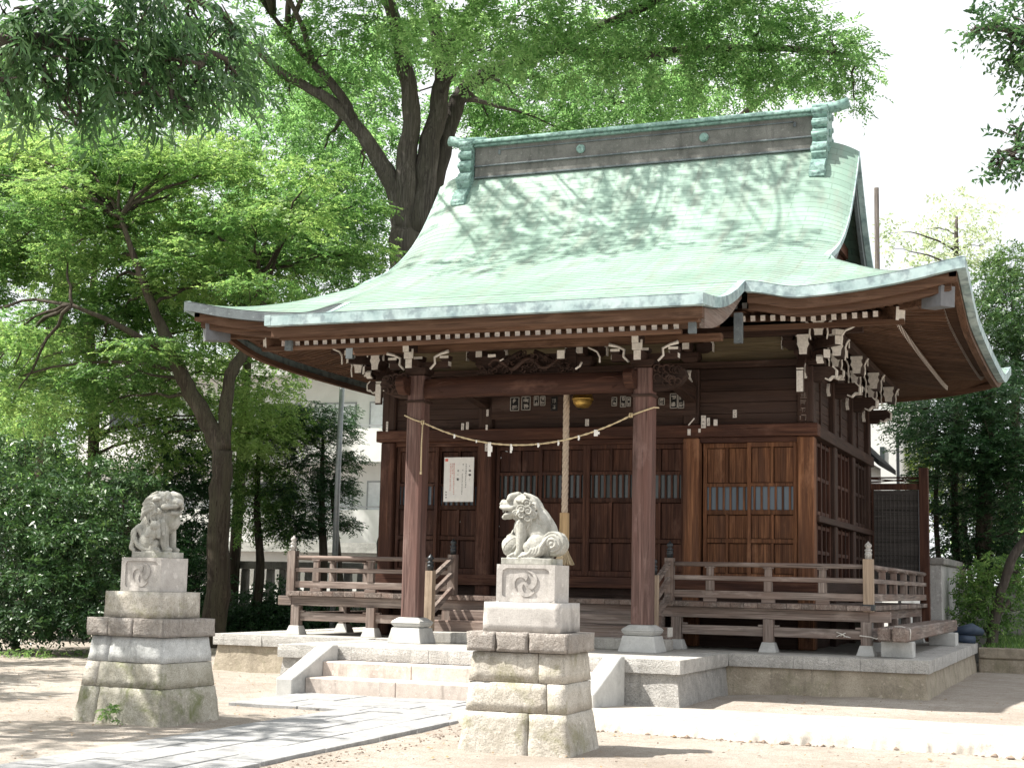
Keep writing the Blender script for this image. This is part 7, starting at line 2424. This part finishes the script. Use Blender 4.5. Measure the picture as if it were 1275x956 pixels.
    # --- right side: dark evergreens, a bush with a leaning stem, bright trees beyond, pale tree, near branch
    for k, (px, Y, cl, lab, lf) in enumerate((
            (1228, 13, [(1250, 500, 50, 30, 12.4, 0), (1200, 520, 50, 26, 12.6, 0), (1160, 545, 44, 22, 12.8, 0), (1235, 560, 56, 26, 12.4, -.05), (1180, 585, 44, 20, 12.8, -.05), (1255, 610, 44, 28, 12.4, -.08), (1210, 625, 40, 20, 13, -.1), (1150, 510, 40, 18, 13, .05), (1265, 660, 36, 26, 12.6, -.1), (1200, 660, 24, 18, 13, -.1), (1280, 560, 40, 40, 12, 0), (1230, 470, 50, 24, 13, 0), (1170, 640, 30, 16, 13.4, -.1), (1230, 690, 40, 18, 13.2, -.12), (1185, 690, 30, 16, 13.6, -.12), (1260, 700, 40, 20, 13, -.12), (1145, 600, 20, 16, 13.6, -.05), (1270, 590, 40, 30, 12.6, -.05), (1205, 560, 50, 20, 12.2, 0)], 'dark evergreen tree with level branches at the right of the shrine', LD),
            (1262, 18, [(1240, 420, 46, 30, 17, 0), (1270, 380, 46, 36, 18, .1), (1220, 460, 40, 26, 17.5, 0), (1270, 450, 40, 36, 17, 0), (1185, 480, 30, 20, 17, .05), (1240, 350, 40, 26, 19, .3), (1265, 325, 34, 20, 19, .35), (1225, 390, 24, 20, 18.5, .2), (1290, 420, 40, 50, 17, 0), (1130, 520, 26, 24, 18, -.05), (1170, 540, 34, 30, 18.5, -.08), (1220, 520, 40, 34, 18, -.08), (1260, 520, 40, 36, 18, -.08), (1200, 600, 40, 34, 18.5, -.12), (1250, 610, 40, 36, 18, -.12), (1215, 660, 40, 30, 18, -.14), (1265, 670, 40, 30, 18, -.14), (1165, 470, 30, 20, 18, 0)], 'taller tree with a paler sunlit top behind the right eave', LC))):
        b_ = at(px, 720, Y)
        st = [([(b_[0], Y, 0.2), A(px - 4, 640, Y), A(px + 2, 540, Y), A(px, 440, Y)], (0.2, 0.17, 0.13, 0.05)), ([(b_[0] - 0.6, Y + .3, 0.2), A(px - 40, 620, Y + .3), A(px - 36, 520, Y + .3)], (0.09, 0.08, 0.05)), ([(b_[0] - 0.9, Y + .5, 0.2), A(px - 64, 640, Y + .4), A(px - 60, 560, Y + .4)], (0.06, 0.06, 0.04))]
        tree('evergreen_tree', lab, 'tree', (b_[0], Y, 0.2), st, [C(*q) for q in cl], lf, M['bark'], None, 0.115, 0.045, 'pad' if k == 0 else 'spray', 1.05, 110 + k, 10, 0.36, 0, 0.9, 0.04, 3)
    b_ = at(1235, 790, 9.2)
    st = [([(b_[0], 9.2, 0.45), A(1238, 770, 9.2), A(1248, 730, 9.1), A(1262, 690, 9.0), A(1290, 650, 9)], (0.12, 0.10, 0.09, 0.09, 0.08)), ([A(1240, 770, 9.2), A(1258, 745, 9.1)], (0.05, 0.03))]
    cl = [C(*q) for q in ((1215, 720, 22, 18, 9.4, .12), (1230, 745, 26, 18, 9.2, .1), (1210, 760, 24, 16, 9.3, .02), (1240, 705, 22, 14, 9.4, .1), (1225, 780, 26, 12, 9.2, 0), (1262, 760, 22, 22, 9.6, -.02), (1205, 735, 16, 20, 9.6, .05), (1265, 720, 20, 20, 9.6, .02))]
    tree('leafy_bush', 'light green bush with a leaning grey stem in the right planting bed', 'bush', (b_[0], 9.2, 0.45), st, cl, LM, M['barkgrey'], None, 0.075, 0.038, 'gloss', 1.0, 120, 10, 0.22, .02, 0.9, 0.02, 3)
    cl = [C(*q) for q in ((1140, 560, 30, 20, 24, .1), (1165, 590, 30, 22, 25, .1), (1130, 600, 24, 20, 25, .1), (1180, 625, 26, 18, 25, 0), (1200, 590, 26, 20, 26, .1), (1160, 640, 24, 16, 25, -.05), (1230, 640, 30, 20, 26, -.05), (1175, 560, 26, 16, 25, .15))]
    b_ = at(1150, 680, 25)
    tree('bright_tree', 'sunlit yellow green tree glimpsed beyond the right evergreens', 'tree', (b_[0], 25, 0), [([(b_[0], 25, 0), A(1150, 600, 25), A(1152, 560, 25)], (0.14, 0.1, 0.06)), ([(b_[0] - .8, 25, 0), A(1125, 560, 25)], (0.08, 0.06))], cl, LY, M['bark'], None, 0.15, 0.08, 'spray', 0.8, 122, 10, 0.4, 0, 0.9, 0.04, 2)
    cl = [C(*q) for q in ((1190, 290, 42, 26, 44, 0), (1165, 310, 34, 16, 44, -.1), (1215, 275, 34, 18, 45, .1), (1195, 250, 36, 14, 45, .15), (1150, 285, 24, 14, 44, .05), (1225, 305, 24, 12, 44, .1), (1180, 325, 50, 10, 44, -.1), (1108, 290, 14, 26, 40, -.2), (1112, 310, 18, 14, 40, -.2))]
    b_ = at(1190, 420, 44)
    tree('pale_tree', 'pale distant tree almost bleached by the bright sky above the right eave', 'tree', (b_[0], 44, 0), [([(b_[0], 44, 0), A(1190, 380, 44), A(1191, 270, 44)], (0.25, 0.2, 0.06))], cl, LP, M['barkgrey'], None, 0.22, 0.11, 'spray', 0.30, 124, 8, 0.7, .2, 0.7, 0.05, 1)
    tb = atd(1760, 60, 13.5); tb[2] = 0
    st = [([tb + [0, 0, -.2], tb + [0, 0, 4], tb + [-.1, 0, 8.5]], (0.3, 0.24, 0.14)), ([tb + [0, 0, 5], atd(1480, 40, 13.5), atd(1290, 40, 13.6), atd(1215, 35, 13.6)], (0.12, 0.08, 0.05, 0.012)), ([tb + [0, 0, 4.4], atd(1480, 170, 13.5), atd(1290, 180, 13.4), atd(1245, 190, 13.4)], (0.1, 0.07, 0.04, 0.012))]
    cl = [CD(*q) for q in ((1240, 25, 34, 22, 13.6, 0), (1270, 50, 34, 30, 13.5, 0), (1255, 85, 24, 14, 13.6, 0), (1215, 40, 18, 14, 13.7, .05), (1260, 0, 40, 20, 13.5, 0), (1262, 165, 22, 14, 13.4, -.05), (1255, 200, 24, 16, 13.4, -.05), (1285, 190, 30, 40, 13.4, 0), (1240, 215, 12, 8, 13.4, 0), (1300, 90, 40, 50, 13.5, 0), (1350, 0, 70, 60, 13.5, 0), (1400, 120, 70, 60, 13.5, 0))]
    tree('holly_tree', 'dark leaved tree whose branches reach into the top right corner', 'tree', tuple(tb), st, cl, LD, M['barkgrey'], None, 0.075, 0.036, 'gloss', 0.8, 126, 10, 0.25, .08, 0.95, 0.03, 3)

    # far-off wood that closes the view below the crowns
    rng2 = np.random.default_rng(200)
    cl = []
    for i in range(46):
        x = rng2.uniform(-60, -24); y = rng2.uniform(30, 50)
        cl.append((np.array([x, y, rng2.uniform(1.0, 9.0)]), rng2.uniform(2.0, 3.2), rng2.uniform(1.4, 2.2), rng2.normal(0, .1)))
    for i in range(26):
        x = rng2.uniform(4, 40); y = rng2.uniform(36, 55)
        cl.append((np.array([x, y, rng2.uniform(0.8, 5.5)]), rng2.uniform(2.0, 3.0), rng2.uniform(1.4, 2.0), rng2.normal(.1, .1)))
    V, T = foliage(cl, 0.45, 0.22, 'spray', rng2, 0.9, 12, 0.9)
    o = leaf_mesh('distant_wood', V, T, LM, None, 'stuff'); tag(o, 'far-off mass of green trees closing the view behind the grounds', 'trees')
    # ground cover on the planting bed and weeds at the pedestal foot
    rg = np.random.default_rng(210)
    n = 9000
    x = rg.uniform(5.75, 12, n); y = rg.uniform(8.5, 12, n)
    z = 0.48 + 0.04 * (y - 8.5)
    V = []; T = []
    for i in range(n):
        a = rg.uniform(0, 6.28); h = rg.uniform(0.03, 0.09); d = np.array([math.cos(a), math.sin(a), 0])
        b = np.array([x[i], y[i], z[i]]); s_ = np.array([-d[1], d[0], 0]) * 0.012
        V += [b - s_, b + s_, b + d * h * 0.6 + [0, 0, h] + s_ * .4, b + d * h * 0.6 + [0, 0, h] - s_ * .4]; T += [np.clip(rg.normal(.5, .2), 0, 1)] * 4
    o = leaf_mesh('grass', np.array(V), np.array(T), LM, None, 'stuff'); tag(o, 'short green ground cover in the planting bed behind the low kerb', 'grass')
    cl = [(np.array([-1.55, -8.25, 0.10]), 0.13, 0.10, 0), (np.array([-9.3, 1.8, 0.06]), 0.5, 0.10, .1), (np.array([-8.6, 2.4, 0.06]), 0.5, 0.10, .1), (np.array([-10.0, 0.9, 0.06]), 0.6, 0.10, .1)]
    for c in cl[:1]:
        V, T = foliage([c], 0.06, 0.022, 'gloss', rg, 0.55, 8, 0.12); tag(leaf_mesh('weed', V, T, LM, None), 'small green weed growing at the foot of the mossy pedestal', 'plant')
    V, T = foliage(cl[1:], 0.05, 0.02, 'gloss', rg, 0.2, 8, 0.10); tag(leaf_mesh('weeds', V, T, LM, None, 'stuff'), 'low weeds along the foot of the left shrubs', 'weeds')
planting()


# repeats of one kind share a group
from collections import defaultdict
kinds = defaultdict(list)
for o in bpy.data.objects:
    if o.parent is None and o.get('label') and not o.get('kind'):
        kinds[o.name.split('.')[0]].append(o)
for k, v in kinds.items():
    if len(v) > 1:
        for o in v:
            if not o.get('group'): o['group'] = k.replace('_', ' ') + 's around the shrine'
